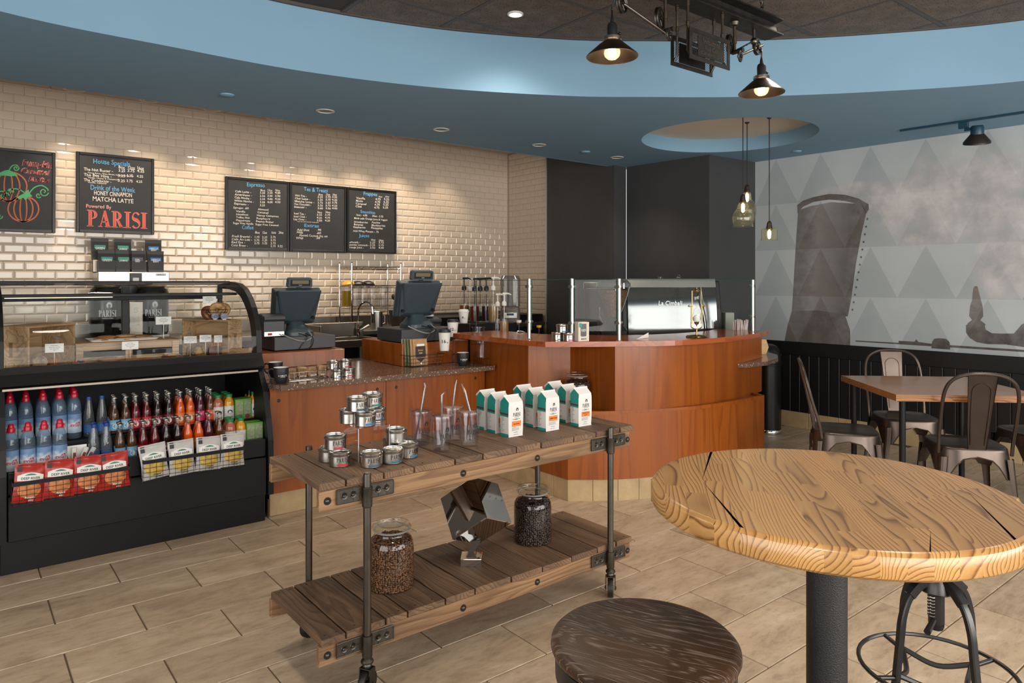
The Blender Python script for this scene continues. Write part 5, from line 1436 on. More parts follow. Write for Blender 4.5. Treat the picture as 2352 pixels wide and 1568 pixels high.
def hang_basket(px0, px1, py0, py1, label, bars, bme, pme, kind, flips):
    v0, v1 = 3.835, 3.918
    a, b = at_v(px0, py0, v0), at_v(px1, py1, v0)
    z1 = (a.z + b.z) / 2; z0 = z1 - 0.105
    wire_basket('crisp_basket', label, a.x, b.x, v0, v1, z0, z1, bars)
    n = 4
    wd = (b.x - a.x) / n
    for r_ in range(2):
        for i in range(n):
            x = a.x + wd * (i + 0.5) + (0.004 if r_ else 0)
            o = thing('crisp_bag', '%s crisp bag, %s in the %s row of its basket' % (kind, ('leftmost', 'second', 'third', 'rightmost')[i], ('front', 'rear')[r_]), 'crisp bag', (x, v0 + 0.024 + r_ * 0.034, z0 + 0.004 + r_ * 0.006), flips[i] * 0.5, kind + ' crisp bags in the wire baskets')
            o.rotation_euler = (-0.06 if r_ == 0 else 0.02, flips[i], flips[i] * 0.5)
            inst('bag_film', bme, o); inst('bag_print', pme, o)
hang_basket(27, 300, 1112, 1068, 'wire basket full of red crisp bags hung on the case', 17, red_b, red_p, 'red', (0.10, 0.07, 0.05, -0.06))
hang_basket(330, 564, 1060, 1023, 'wire basket full of pale grey crisp bags hung on the case', 17, wht_b, wht_p, 'pale grey', (-0.12, -0.05, 0.04, 0.03))
# ================================================================ PASTRIES IN THE CASE
M['crate'] = wood('pale_crate_wood', [(0.0, srgb('#6b5138')), (0.4, srgb('#9a7a57')), (0.75, srgb('#b4926b')), (1.0, srgb('#c4a680'))], axis=0, scale=4, stretch=7, ring=5, fine=0.5, rough=0.6, bump=0.3, var=0.1)
M['crust'] = pm('golden_crust', '#a86a2e', 0.5, noise=0.45, nscale=30, bump=0.7, bscale=60); M['dark_crust'] = pm('dark_crust', '#6a3a1c', 0.4, noise=0.5, nscale=35, bump=0.6, bscale=50)
M['cookie'] = pm('cookie_dough', '#a9743d', 0.7, noise=0.4, nscale=45, bump=1.0, bscale=60); M['oat'] = pm('oat_cookie', '#b08a58', 0.75, noise=0.5, nscale=55, bump=1.0, bscale=45)
M['glaze'] = pm('glazed_roll', '#8a6248', 0.35, noise=0.3, nscale=25); M['cream_fill'] = pm('cream_filling', '#e0d4b8', 0.5); M['yolk'] = pm('egg_filling', '#d8a02a', 0.45); M['leaf'] = pm('salad_leaf', '#5d7a35', 0.5, noise=0.4, nscale=50); M['sugar'] = pm('powder_sugar_crust', '#b59a80', 0.6, noise=0.6, nscale=22, bump=0.5)
def crate(name, label, corner, ang, L, D, H, slats=False):
    o = thing(name, label, 'crate', (*corner, DECK + 0.001), ang, 'small wooden crates in the case')
    t = 0.010
    if not slats:
        MB().cbox(0, 0, 0, L, D, t, 0.001).build('bottom', M['crate'], o); MB().cbox(0, 0, H - t, L, D, H, 0.001).build('top', M['crate'], o)
        MB().cbox(t, D - 0.006, t, L - t, D, H - t, 0.001).build('back', M['crate'], o)
        for x in (0, L - t):
            e = MB(); y0, y1, z0, z1 = D * 0.5 - 0.012, D * 0.5 + 0.012, H * 0.36, H * 0.66
            e.cbox(x, 0, t, x + t, y0, H - t, 0.001).cbox(x, y1, t, x + t, D, H - t, 0.001).cbox(x, y0, t, x + t, y1, z0, 0.001).cbox(x, y0, z1, x + t, y1, H - t, 0.001)
            e.build('end_panel', M['crate'], o)
    else:
        for x in (0, L * 0.5 - 0.02, L - 0.035):
            MB().cbox(x, 0, 0, x + 0.035, 0.012, H, 0.001).build('upright', M['crate'], o); MB().cbox(x, D - 0.012, 0, x + 0.035, D, H, 0.001).build('upright', M['crate'], o)
        for z in (0.012, H - 0.045):
            MB().cbox(0.002, 0.012, z, L - 0.002, 0.02, z + 0.036, 0.001).build('slat', M['crate'], o)
            for x in (0, L - 0.01): MB().cbox(x, 0.014, z, x + 0.01, D - 0.014, z + 0.036, 0.001).build('end_slat', M['crate'], o)
        MB().cbox(-0.004, -0.004, H - 0.008, L + 0.004, D, H, 0.001).build('lid', M['crate'], o)
        MB().box(0.01, 0.03, 0.0, L - 0.01, D - 0.02, H - 0.01).build('lining', M['matte_black'], o)
    return o
crate('wooden_crate', 'open wooden crate on its side at the left of the case', (0.300, 4.244), math.radians(47), 0.335, 0.19, 0.242)
crate('wooden_crate', 'open wooden crate on its side at the right of the case', (1.108, 4.645), math.radians(-61.5), 0.378, 0.105, 0.237)
crate('wooden_crate', 'low slatted crate in the middle of the case carrying the cookie tray', (0.53, 4.47), 0, 0.52, 0.22, 0.128, True)
def croissant(name, label, cat, p, rot, L, R, mat, curve=0.5, group=None):
    pts, rr = [], []
    for i in range(15):
        t = i / 14 * 2 - 1
        pts.append((L * t, curve * L * t * t, R * 0.9)); rr.append(R * max(0.12, (1 - abs(t) ** 1.8)) * (0.9 + 0.14 * ((i % 2) * 2 - 1)))
    o = MB().tube(pts, rr, 10).build(name, mat, None, p, (0, 0, rot))
    return tag(o, label, cat, group)
IN_A = lambda x, y, z=0: Vector((0.300 + math.cos(math.radians(47)) * x - math.sin(math.radians(47)) * y, 4.244 + math.sin(math.radians(47)) * x + math.cos(math.radians(47)) * y, DECK + 0.012 + z))
croissant('chocolate_croissant', 'dark chocolate croissant in the left crate', 'pastry', IN_A(0.085, 0.09), 1.4, 0.06, 0.036, M['dark_crust'], 0.2)
croissant('sugared_croissant', 'croissant dusted with sugar in the left crate', 'pastry', IN_A(0.165, 0.075), 0.9, 0.065, 0.036, M['sugar'], 0.3)
croissant('small_croissant', 'small golden croissant at the right of the left crate', 'pastry', IN_A(0.262, 0.08), 0.5, 0.05, 0.026, M['crust'], 0.4)
def cookie(p, r, mat, label, h=0.012, cat='cookie', tilt=0.0):
    pr = [(0, 0), (r * 0.9, 0), (r, h * 0.4), (r * 0.92, h * 0.8), (r * 0.5, h * 1.05), (0, h * 1.1)]
    o = MB().lathe(pr, 22).build('cookie', mat, None, p, (tilt, tilt * 0.6, random.uniform(0, 6)))
    return tag(o, label, cat, 'cookies on the white tray')
TR = DECK + 0.001 + 0.128
tray = thing('cookie_tray', 'white rectangular plate of cookies on the slatted crate', 'plate', (0.60, 4.52, TR), 0.02)
MB().prism([(0.02, 0.01), (0.34, 0.01), (0.35, 0.02), (0.35, 0.12), (0.34, 0.13), (0.02, 0.13), (0.01, 0.12), (0.01, 0.02)], 0, 0.004).build('plate_well', M['white'], tray)
rim_ = [(0.01, 0.02), (0.02, 0.01), (0.34, 0.01), (0.35, 0.02), (0.35, 0.12), (0.34, 0.13), (0.02, 0.13), (0.01, 0.12)]
rim2 = [(x + (x - 0.18) * 0.08, y + (y - 0.07) * 0.2) for x, y in rim_]
MB().strip([(x, y, 0.003) for x, y in rim_], [(x, y, 0.014) for x, y in rim2], closed=True).build('plate_rim', M['white'], tray)
for i, (x, y, z, m_, lb) in enumerate(((0.675, 4.57, 0.006, 'cookie', 'flat golden cookie at the left of the tray'), (0.70, 4.61, 0.014, 'cookie', 'golden cookie behind the left cookie'), (0.785, 4.575, 0.006, 'oat', 'lower oatmeal cookie in the middle of the tray'), (0.79, 4.58, 0.020, 'oat', 'oatmeal raisin cookie on top in the middle of the tray'), (0.885, 4.585, 0.010, 'cookie', 'brown cookie leaning at the right of the tray'))):
    cookie(Vector((x, y, TR + z)), 0.052, M[m_], lb, 0.013, tilt=0.10 if i == 4 else 0.02)
brd = MB().cbox(0, 0, 0, 0.50, 0.10, 0.026, 0.002).build('serving_board', pm('whitewashed_board', '#cfc6b8', 0.6, noise=0.08, nscale=18, bump=0.2), None, (0.565, 4.272, DECK + 0.001), 0.10)
tag(brd, 'whitewashed serving board with pastries at the case front', 'board')
BT = DECK + 0.028
sw = []
for k in range(64):
    a = k * 0.30; r_ = 0.006 + 0.047 * k / 63; sw.append((r_ * math.cos(a), r_ * math.sin(a) * 0.9, 0.016 + 0.012 * (1 - k / 63)))
o = thing('cinnamon_roll', 'glazed cinnamon roll on the whitewashed board', 'pastry', (0.665, 4.325, BT))
MB().tube(sw, 0.0105, 8).build('spiral', M['glaze'], o); MB().lathe([(0, 0), (0.05, 0), (0.055, 0.012), (0.048, 0.02), (0, 0.02)], 22).build('base', M['glaze'], o)
for i, (x, lb) in enumerate(((0.775, 'flat seeded pastry left of centre on the board'), (0.845, 'flat golden pastry right of centre on the board'))):
    tag(MB().lathe([(0, 0), (0.042, 0), (0.046, 0.006), (0.036, 0.013), (0, 0.015)], 18).build('flat_pastry', M['crust'], None, (x, 4.337, BT)), lb, 'pastry')
o = thing('cheese_danish', 'oval danish with yellow filling at the right of the board', 'pastry', (0.985, 4.353, BT), 0.3)
MB().lathe([(0, 0), (0.05, 0), (0.056, 0.012), (0.044, 0.022), (0.026, 0.016), (0, 0.014)], 22).build('crust', M['dark_crust'], o, (0, 0, 0), None); MB().lathe([(0.028, 0.016), (0.018, 0.022), (0, 0.023)], 16).build('filling', M['yolk'], o)
cup_ = thing('yogurt_cup', 'clear cup of yogurt parfait with berries beside the board', 'cup', (0.52, 4.255, DECK + 0.001))
MB().lathe([(0, 0), (0.026, 0), (0.034, 0.055), (0.037, 0.057)], 20).build('cup', M['acrylic'], cup_); MB().lathe([(0, 0.002), (0.025, 0.002), (0.031, 0.046), (0, 0.048)], 20).build('parfait', pm('berry_parfait', '#b9b4ae', 0.5, noise=0.5, nscale=90), cup_)
for i in range(4): MB().sphere((0.016 * math.cos(i * 1.7), 0.016 * math.sin(i * 1.7), 0.050), 0.008, 10, 6).build('berry', (M['red_ink'], M['navy_band'])[i % 2], cup_)
# crate on the right: sandwiches
ca_, sa_ = math.cos(math.radians(-61.5)), math.sin(math.radians(-61.5))
IN_C = lambda x, y, z=0: Vector((1.108 + ca_ * x - sa_ * y, 4.645 + sa_ * x + ca_ * y, DECK + 0.012 + z))
q = IN_C(0.10, 0.055); o = thing('biscuit_sandwich', 'biscuit sandwich with egg at the left of the right crate', 'sandwich', q)
MB().lathe([(0, 0), (0.036, 0), (0.040, 0.012), (0.036, 0.018), (0, 0.018)], 18).build('lower_bun', M['cookie'], o); MB().lathe([(0, 0.018), (0.040, 0.018), (0.041, 0.028), (0, 0.028)], 18).build('egg', M['yolk'], o); MB().lathe([(0, 0.028), (0.038, 0.028), (0.040, 0.042), (0.032, 0.054), (0, 0.058)], 18).build('upper_bun', M['oat'], o)
croissant('croissant_sandwich', 'croissant sandwich at the front of the right crate', 'sandwich', IN_C(0.225, 0.045), -0.9, 0.062, 0.034, M['dark_crust'], 0.2)
croissant('croissant_sandwich', 'paler croissant sandwich behind the front one in the right crate', 'sandwich', IN_C(0.195, 0.075, 0.045), -0.7, 0.055, 0.024, M['crust'], 0.3)
q = IN_C(0.325, 0.055); o = thing('salad_wrap', 'wrap with green salad at the right of the right crate', 'wrap', q, -1.0)
MB().tube([(-0.035, 0, 0.028), (0, 0, 0.03), (0.035, 0, 0.028)], [0.024, 0.03, 0.026], 12).build('tortilla', M['cookie'], o); MB().lathe([(0, 0), (0.02, 0.002), (0.022, 0.008), (0, 0.01)], 10, 0, rotm(0, PI / 2, 0, (0.033, 0, 0.028))).build('salad', M['leaf'], o)
# bagel basket on that crate
CT = DECK + 0.001 + 0.237
q = IN_C(0.215, 0.052); bq = Vector((q.x, q.y, CT + 0.001))
o = thing('bagel_basket', 'black wire basket of bagels on the right crate', 'basket', bq)
w = MB()
for rr, zz in ((0.055, 0.002), (0.066, 0.02), (0.075, 0.04), (0.080, 0.058)): w.tube([(rr * math.cos(2 * PI * k / 24), rr * math.sin(2 * PI * k / 24) * 0.62, zz) for k in range(24)], 0.0015, 5, True)
for k in range(20):
    a = 2 * PI * k / 20; w.tube([(rr * math.cos(a + j * 0.16), 0.62 * rr * math.sin(a + j * 0.16), zz) for j, (rr, zz) in enumerate(((0.055, 0.002), (0.066, 0.02), (0.075, 0.04), (0.080, 0.058)))], 0.0011, 4)
w.build('wire_bowl', M['wire'], o)
tor = MB().tube([(0.030 * math.cos(2 * PI * k / 20), 0.030 * math.sin(2 * PI * k / 20), 0) for k in range(20)], 0.019, 10, True).mesh('bagel', M['oat']); tor2 = bpy.data.meshes.new_from_object(inst('x', tor)) if False else tor
seed_me = MB().tube([(0.030 * math.cos(2 * PI * k / 20), 0.030 * math.sin(2 * PI * k / 20), 0) for k in range(20)], 0.019, 10, True).mesh('bagel', M['dark_crust'])
for i, (x, y, z, me, rot, lb) in enumerate(((-0.035, 0, 0.036, seed_me, (1.1, 0.2, 0.2), 'seeded dark bagel at the left of the wire basket'), (0.012, -0.004, 0.055, tor, (1.2, 0.1, -0.3), 'pale plain bagel standing up in the wire basket'), (0.045, 0.01, 0.052, tor, (1.2, 0.0, -0.5), 'pale bagel behind at the right of the wire basket'))):
    tag(inst('bagel', me, None, (bq.x + x, bq.y + y, bq.z + z), rot), lb, 'bagel', 'bagels in the wire basket')
for i, dx in enumerate((0.012, 0.085)):
    p_ = IN_C(0.245 + dx, 0.012); p_.z = CT + 0.001
    o = thing('cream_cheese_pot', 'round foil-topped cream cheese pot, %s of the pair by the bagels' % ('left', 'right')[i], 'pot', p_, to_cam(p_) + PI / 2, 'cream cheese pots')
    MB().lathe([(0, 0), (0.017, 0), (0.02, 0.012)], 20, 0, rotm(PI / 2 + 0.25, 0, 0, (0, 0, 0.022))).build('tub', M['white'], o)
    MB().lathe([(0, 0.0125), (0.021, 0.0122)], 20, 0, rotm(PI / 2 + 0.25, 0, 0, (0, 0, 0.022))).build('foil_lid', pm('printed_foil', '#8f93a8', 0.35, 0.2, noise=0.5, nscale=70), o)
    MB().box(-0.010, -0.012, 0, 0.010, 0.012, 0.004).build('stand_foot', M['white'], o)
# price cards on little wire stands
def card(px, py, v, zb, label, w_=0.082, h_=0.046):
    c = at_v(px, py, v)
    o = thing('price_card', label, 'price card', (c.x, c.y, zb), to_cam(c) + PI / 2 + random.uniform(-0.15, 0.15), 'price cards in the case')
    H_ = c.z - zb
    MB().cyl((0, 0, 0), (0, 0, 0.006), 0.011, 0.009).build('stand_foot', M['steel'], o); MB().tube([(0, 0, 0.005), (0, 0.001, H_ * 0.6), (0, 0, H_)], 0.0014, 5).build('stem', M['steel'], o)
    MB().cbox(-w_ / 2, -0.0015, H_ - h_ / 2, w_ / 2, 0, H_ + h_ / 2, 0.0004).build('card', M['paper'], o)
    t = MB(); f = flat(0, -0.0022, H_)
    for i, s_ in enumerate(('Fresh Pastry', 'baked this morning', 'with real butter', '3.25')): text(t, s_, 0.0062, f, 0, 0.011 - i * 0.0085, 'C')
    t.build('lettering', M['ink'], o)
card(125, 799, 4.33, DECK + 0.002, 'price card in front of the left crate'); card(299, 793, 4.40, DECK + 0.002, 'price card in front of the slatted crate'); card(375.5, 736, 4.56, TR + 0.001, 'tall price card beside the cookie tray')
card(437, 780, 4.52, DECK + 0.013, 'left price card inside the right crate', 0.072, 0.042); card(472, 777, 4.46, DECK + 0.013, 'middle price card inside the right crate', 0.066, 0.042); card(501, 778, 4.40, DECK + 0.013, 'small tilted price card inside the right crate', 0.045, 0.042)
card(481, 688, 4.50, CT + 0.001, 'price card standing behind the bagels', 0.075, 0.042)

# ================================================================ TILLS AND THE LOW COUNTER
M['till_blue'] = pm('slate_blue_plastic', '#3a474f', 0.36, noise=0.04, nscale=10); M['till_dark'] = pm('dark_grey_plastic', '#33343a', 0.42); M['lcd'] = pm('lcd_panel', '#756a52', 0.2); M['cable'] = pm('grey_cable', '#8f8f8c', 0.5)
def rbox(cx, cy, w, d, z, r=0.02, n=4):
    out = []
    for sx_, sy_, a0 in ((1, 1, 0), (-1, 1, PI / 2), (-1, -1, PI), (1, -1, 1.5 * PI)):
        for k in range(n + 1):
            a = a0 + PI / 2 * k / n; out.append((cx + sx_ * (w / 2 - r) + r * math.cos(a), cy + sy_ * (d / 2 - r) + r * math.sin(a), z))
    return out
def till(p, label):
    o = thing('till', label, 'till', p, 0, 'tills')
    MB().cbox(0, 0, 0.004, 0.445, 0.36, 0.094, 0.004).build('cash_drawer', M['till_dark'], o)
    for x in (0.03, 0.415):
        for y in (0.03, 0.33): MB().cyl((x, y, 0), (x, y, 0.005), 0.012).build('foot', M['matte_black'], o)
    cx, cy = 0.20, 0.17
    s = MB(); s.loft([rbox(cx + 0.02, cy, 0.21, 0.20, 0.094, 0.05), rbox(cx + 0.02, cy, 0.21, 0.20, 0.118, 0.05), rbox(cx + 0.02, cy + 0.005, 0.17, 0.16, 0.14, 0.05), rbox(cx + 0.02, cy + 0.02, 0.115, 0.10, 0.175, 0.03), rbox(cx + 0.02, cy + 0.03, 0.11, 0.07, 0.23, 0.02)])
    s.build('stand', M['till_blue'], o)
    h = MB(); h.cyl((cx - 0.045, cy - 0.005, 0.215), (cx + 0.085, cy - 0.005, 0.215), 0.018, None, 16); h.build('hinge', pm('hinge_grey', '#5d666c', 0.35), o)
    # screen seen from behind, leaning towards the customer at the top
    Mx = rotm(0.36, 0, 0, (cx, cy + 0.035, 0.175))
    b = MB()
    b.loft([[Mx @ Vector(q) for q in ring] for ring in ([(x, 0.028, z) for x, z in ((-0.15, 0.0), (0.15, 0.0), (0.17, 0.265), (-0.17, 0.265))], [(x, y, z) for x, z, y in ((-0.155, -0.005, 0), (0.155, -0.005, 0), (0.175, 0.275, 0), (-0.175, 0.275, 0))], [(x, y, z) for x, z, y in ((-0.148, 0.015, -0.035), (0.148, 0.015, -0.035), (0.168, 0.265, -0.035), (-0.168, 0.265, -0.035))], [(x, y, z) for x, z, y in ((-0.09, 0.05, -0.062), (0.09, 0.05, -0.062), (0.16, 0.285, -0.075), (-0.16, 0.285, -0.075))]) for y in (0.0,)], smooth=False)
    ob = b.build('screen_body', M['till_blue'], o)
    ob.modifiers.new('bevel', 'BEVEL').width = 0.010; ob.modifiers['bevel'].segments = 3
    for sx_ in (-1, 1):
        MB().prism([(sx_ * 0.142, 0.025), (sx_ * 0.160, 0.235), (sx_ * 0.136, 0.24), (sx_ * 0.10, 0.205), (sx_ * 0.09, 0.055)][::sx_], -0.012, 0.0, 0, Mx @ Matrix.Translation((0, -0.055, 0)) @ Matrix.Rotation(PI / 2, 4, 'X')).build('side_cover', M['till_blue'], o)
        MB().cyl(Mx @ Vector((sx_ * 0.125, -0.060, 0.07)), Mx @ Vector((sx_ * 0.125, -0.075, 0.07)), 0.011).build('cover_knob', M['matte_black'], o)
    D = rotm(0.15, 0, 0, (cx + 0.015, cy - 0.085, 0.468))
    d = MB(); d.loft([[D @ Vector((x * k, y, z * k)) for x, z in ((-0.085, -0.034), (0.085, -0.034), (0.092, -0.024), (0.088, 0.026), (0.078, 0.034), (-0.078, 0.034), (-0.088, 0.026), (-0.092, -0.024))] for k, y in ((0.9, 0.03), (1.0, 0.024), (1.0, -0.004), (0.95, -0.010))], smooth=False)
    dd = d.build('customer_display', M['till_blue'], o)
    MB().add([D @ Vector(q) for q in ((-0.072, -0.0108, -0.022), (0.072, -0.0108, -0.022), (0.072, -0.0108, 0.022), (-0.072, -0.0108, 0.022))], [(0, 1, 2, 3)]).build('bezel', M['matte_black'], dd)
    MB().add([D @ Vector(q) for q in ((-0.060, -0.0115, -0.008), (0.060, -0.0115, -0.008), (0.060, -0.0115, 0.018), (-0.060, -0.0115, 0.018))], [(0, 1, 2, 3)]).build('lcd', M['lcd'], dd)
    MB().tube([(cx + 0.015, cy - 0.075, 0.45), (cx + 0.015, cy - 0.05, 0.42)], 0.016, 8).build('display_neck', M['till_blue'], o)
    t = MB(); text(t, 'micros', 0.016, flat(cx + 0.02, cy - 0.0835, 0.128, (1, 0, 0), (0, 0.5, 0.85)), 0, 0, 'C'); text(t, 'micros', 0.008, lambda x, y: D @ Vector((x, -0.0113, y - 0.018)), 0, 0, 'C'); t.build('maker_lettering', M['white'], o)
    for i, pts in enumerate((((0.06, 0.02, 0.115), (0.14, -0.012, 0.075), (0.21, -0.012, 0.062), (0.27, 0.005, 0.085), (0.27, 0.06, 0.12)), ((0.20, 0.07, 0.11), (0.23, -0.012, 0.09), (0.19, -0.012, 0.03), (0.17, -0.004, 0.004)), ((0.25, 0.07, 0.11), (0.27, -0.012, 0.08), (0.26, -0.010, 0.02), (0.22, -0.004, 0.005)))):
        MB().tube(smooth3(pts), (0.0042, 0.003, 0.003)[i], 6).build('cable', (M['cable'], M['black_plastic'], M['black_plastic'])[i], o)
    return o
def smooth3(P, n=6):
    P = [Vector(q) for q in P]; E = [P[0] * 2 - P[1]] + P + [P[-1] * 2 - P[-2]]; out = []
    for i in range(1, len(E) - 2):
        a, b, c, d = E[i - 1:i + 3]
        for t in range(n):
            t /= n; out.append(0.5 * ((2 * b) + (c - a) * t + (2 * a - 5 * b + 4 * c - d) * t * t + (3 * b - a - 3 * c + d) * t ** 3))
    return out + [P[-1]]
till(Vector((1.716, 4.75, 0.870)), 'slate grey till on the riser beside the pastry case')
till(Vector((2.415, 4.245, 0.922)), 'slate grey till on the taller riser beside the paper cups')
def printer(p, rz, label):
    o = thing('receipt_printer', label, 'receipt printer', p, rz, 'receipt printers')
    b = MB(); pr = [(0.0, 0.0), (0.20, 0.0), (0.20, 0.14), (0.09, 0.16), (0.035, 0.155), (0.0, 0.12)]
    n = len(pr); b.add([(-0.075, y, z) for y, z in pr] + [(0.075, y, z) for y, z in pr], [tuple(range(n)), tuple(range(2 * n - 1, n - 1, -1))] + [(i, n + i, n + (i + 1) % n, (i + 1) % n) for i in range(n)])
    ob = b.build('body', M['till_dark'], o); ob.modifiers.new('bevel', 'BEVEL').width = 0.008; ob.modifiers['bevel'].segments = 3
    MB().box(-0.068, -0.002, 0.006, 0.068, 0, 0.035).build('port_strip', M['tin'], o); MB().box(-0.045, -0.003, 0.012, -0.015, -0.001, 0.028).build('port_label', M['red_band'], o)
    MB().cyl((-0.072, 0.005, 0.125), (0.072, 0.005, 0.125), 0.02, None, 16).build('cover_roll', M['till_dark'], o)
    return o
printer(Vector((1.735, 4.80, 0.966)), 0.0, 'dark receipt printer left of the till beside the case'); printer(Vector((2.835, 4.52, 0.922)), 0.0, 'dark receipt printer right of the till by the paper cups')

# mugs
M['mug'] = pm('matte_black_stoneware', '#1d1e21', 0.5); M['mug_in'] = pm('white_glaze', '#dcdcda', 0.2)
mg = MB().lathe([(0, 0.0), (0.027, 0.0), (0.030, 0.004), (0.036, 0.022), (0.0405, 0.05), (0.0425, 0.086), (0.0415, 0.0885)], 36).mesh('mug_body', M['mug'])
mi_ = MB().lathe([(0.0415, 0.0885), (0.0395, 0.086), (0.037, 0.05), (0.03, 0.02), (0, 0.015)], 36).mesh('mug_inside', M['mug_in'])
hd = MB().tube(smooth3([(0.040, 0, 0.074), (0.062, 0, 0.078), (0.073, 0, 0.060), (0.066, 0, 0.036), (0.050, 0, 0.020), (0.034, 0, 0.018)]), 0.0048, 8).mesh('handle', M['mug'])
def mugs(p, label, turn=0.0):
    o = thing('mug', label, 'mug', p, to_cam(p) + turn, 'black mugs on the quartz worktop')
    inst('mug_body', mg, o); inst('mug_inside', mi_, o); inst('handle', hd, o, None, -PI / 2 - 0.35)
    t = MB(); brand_on(t, 0.019, round_map(0.0385, 0.25, 0.040, 0.0012, 0.055), 0, 0, squash=0.8); t.build('lettering', M['white'], o)
WT = 0.7675
mugs(base_pt(645.5, 880.5, WT, 0.03), 'black mug nearest the pastry case, logo facing the room'); mugs(base_pt(633, 866, WT, 0.03), 'black mug half hidden behind the mug by the case'); mugs(base_pt(1063, 840, WT, 0.03), 'black mug at the right end of the quartz worktop')
# tray of wrapped cookies
a_, b_ = at_z(664, 874, WT), at_z(752, 865, WT)
o = thing('wrapped_biscuit_rack', 'low chrome wire rack holding wrapped biscuits beside the mug', 'wire rack', (a_.x, a_.y, WT))
L_ = b_.x - a_.x; w = MB()
w.tube([(0, 0, 0.003), (L_, 0, 0.003), (L_, 0.09, 0.003), (0, 0.09, 0.003)], 0.0022, 6, True); w.tube([(0, 0, 0.045), (L_ + 0.01, 0, 0.045), (L_ + 0.01, 0.09, 0.045), (0, 0.09, 0.045)], 0.0024, 6, True)
for k in range(9): w.tube([(L_ * k / 8, 0, 0.045), (L_ * k / 8, 0, 0.003), (L_ * k / 8, 0.09, 0.003)], 0.0013, 5)
w.build('wire_frame', M['chrome'], o)
M['kraft'] = pm('kraft_paper', '#a8845f', 0.6, noise=0.2, nscale=25, bump=0.5, bscale=30); M['cello'] = clear('cellophane', (0.9, 0.88, 0.85), 1.5, 0.08, 2.0)
for i in range(4):
    x = a_.x + L_ * (0.12 + 0.25 * i)
    g_ = thing('wrapped_biscuit', 'brown paper wrapped biscuit, %s in the chrome rack' % ('leftmost', 'second', 'third', 'rightmost')[i], 'biscuit', (x, a_.y + 0.045, WT + 0.008), 0, 'wrapped biscuits in the chrome rack')
    g_.rotation_euler = (0, (-0.12, 0.1, -0.05, 0.15)[i], (0.1, -0.1, 0.05, 0)[i])
    MB().cbox(-0.028, -0.03, 0, 0.028, 0.03, 0.055 + 0.008 * (i % 2), 0.010).build('paper_wrap', M['kraft'], g_)
    MB().cbox(-0.018, -0.034, 0.010, 0.018, -0.026, 0.05, 0.004).build('biscuit', M['oat'], g_); MB().cbox(-0.02, -0.036, 0.006, 0.02, -0.0345, 0.055, 0.0005).build('window', M['cello'], g_)
# four tins
tg = 'round tins on the quartz worktop'
p1, p2 = base_pt(774, 868, WT, 0.0385), base_pt(800.5, 865, WT, 0.0385)
p2.x = max(p2.x, p1.x + 0.0782)
tin(p1, 'navy', 'silver tin, lower left of the pile by the till riser', 0.7, group=tg); tin(p2, 'red', 'silver tin with red band, lower right of the pile by the riser', 0.3, group=tg)
tin(Vector((p1.x - 0.012, p1.y + 0.02, WT + 0.0505)), 'navy', 'silver tin with navy band, upper left of the pile by the riser', 0.45, group=tg); tin(Vector((p2.x - 0.008, p2.y + 0.03, WT + 0.0505)), 'red', 'silver tin with red band, upper right of the pile by the riser', 0.5, group=tg)
# wire basket with drink sachets
a_, b_ = at_z(946, 844, WT), at_z(1016, 838, WT)
o = thing('sachet_basket', 'small grey wire basket of drink sachets on the quartz worktop', 'basket', (a_.x, a_.y, WT), 0.05)
L_ = b_.x - a_.x; w = MB(); fl = 1.14
for z, k in ((0.002, 1.0), (0.03, 1.05), (0.055, 1.10), (0.078, 1.16)):
    cx, cy = L_ / 2, 0.055; w.tube([(cx + (x - cx) * k, cy + (y - cy) * k, z) for x, y in ((0, 0), (L_, 0), (L_, 0.11), (0, 0.11))], 0.0024 if z > 0.07 else 0.0014, 6, True)
for k in range(8):
    x = L_ * k / 7; c = L_ / 2
    for y, yy in ((0, -0.009), (0.11, 0.119)): w.tube([(x, y, 0.002), (c + (x - c) * 1.16, yy, 0.078)], 0.0013, 5)
for y in (0.03, 0.06, 0.09):
    for x, xx in ((0, -L_ * 0.08), (L_, L_ * 1.08)): w.tube([(x, y, 0.002), (xx, 0.055 + (y - 0.055) * 1.16, 0.078)], 0.0013, 5)
w.build('wire_frame', M['gunmetal'], o)
M['olive'] = pm('olive_sachet', '#5d6240', 0.4, bump=0.4, bscale=20); M['choc'] = pm('brown_print', '#33261f', 0.5); M['gold'] = pm('gold_print', '#c9952f', 0.4)
def sachet(x, y, rot, mat, label, front=False):
    s = thing('drink_sachet', label, 'sachet', (a_.x + x, a_.y + y, WT + 0.006), 0, 'drink sachets in the grey wire basket'); s.rotation_euler = rot
    mb = MB(); mb.loft([[(-0.058, -t_, z), (0.058, -t_, z), (0.058, t_, z), (-0.058, t_, z)] for z, t_ in ((0, 0.001), (0.02, 0.006), (0.12, 0.006), (0.165, 0.001), (0.18, 0.001))], smooth=False); mb.build('pouch', mat, s)
    if front:
        f = flat(0, -0.0075, 0); d = MB(); put(d, [rect(-0.0575, 0.138, 0.0575, 0.145)], f, 1); put(d, [[(-0.038, 0.055), (0.038, 0.055), (0.042, 0.075), (0.040, 0.13), (-0.04, 0.13), (-0.042, 0.075)]], f, 0); put(d, [[(-0.036, 0.05), (0.036, 0.05), (0.0, 0.02)]], f, 0)
        put(d, [rect(-0.03, 0.132, 0.032, 0.146)], lambda x, y: f(x, y) + Vector((0, -0.0006, 0)), 2); text(d, 'Bhakti', 0.017, lambda x, y: f(x, y) + Vector((0, -0.0006, 0)), 0, 0.098, 'C', 1); text(d, 'CHAI', 0.012, lambda x, y: f(x, y) + Vector((0, -0.0006, 0)), 0, 0.08, 'C', 2)
        put(d, [rect(-0.008, 0.008, 0.008, 0.045)], f, 2); d.build('pouch_print', [M['choc'], M['gold'], M['white']], s)
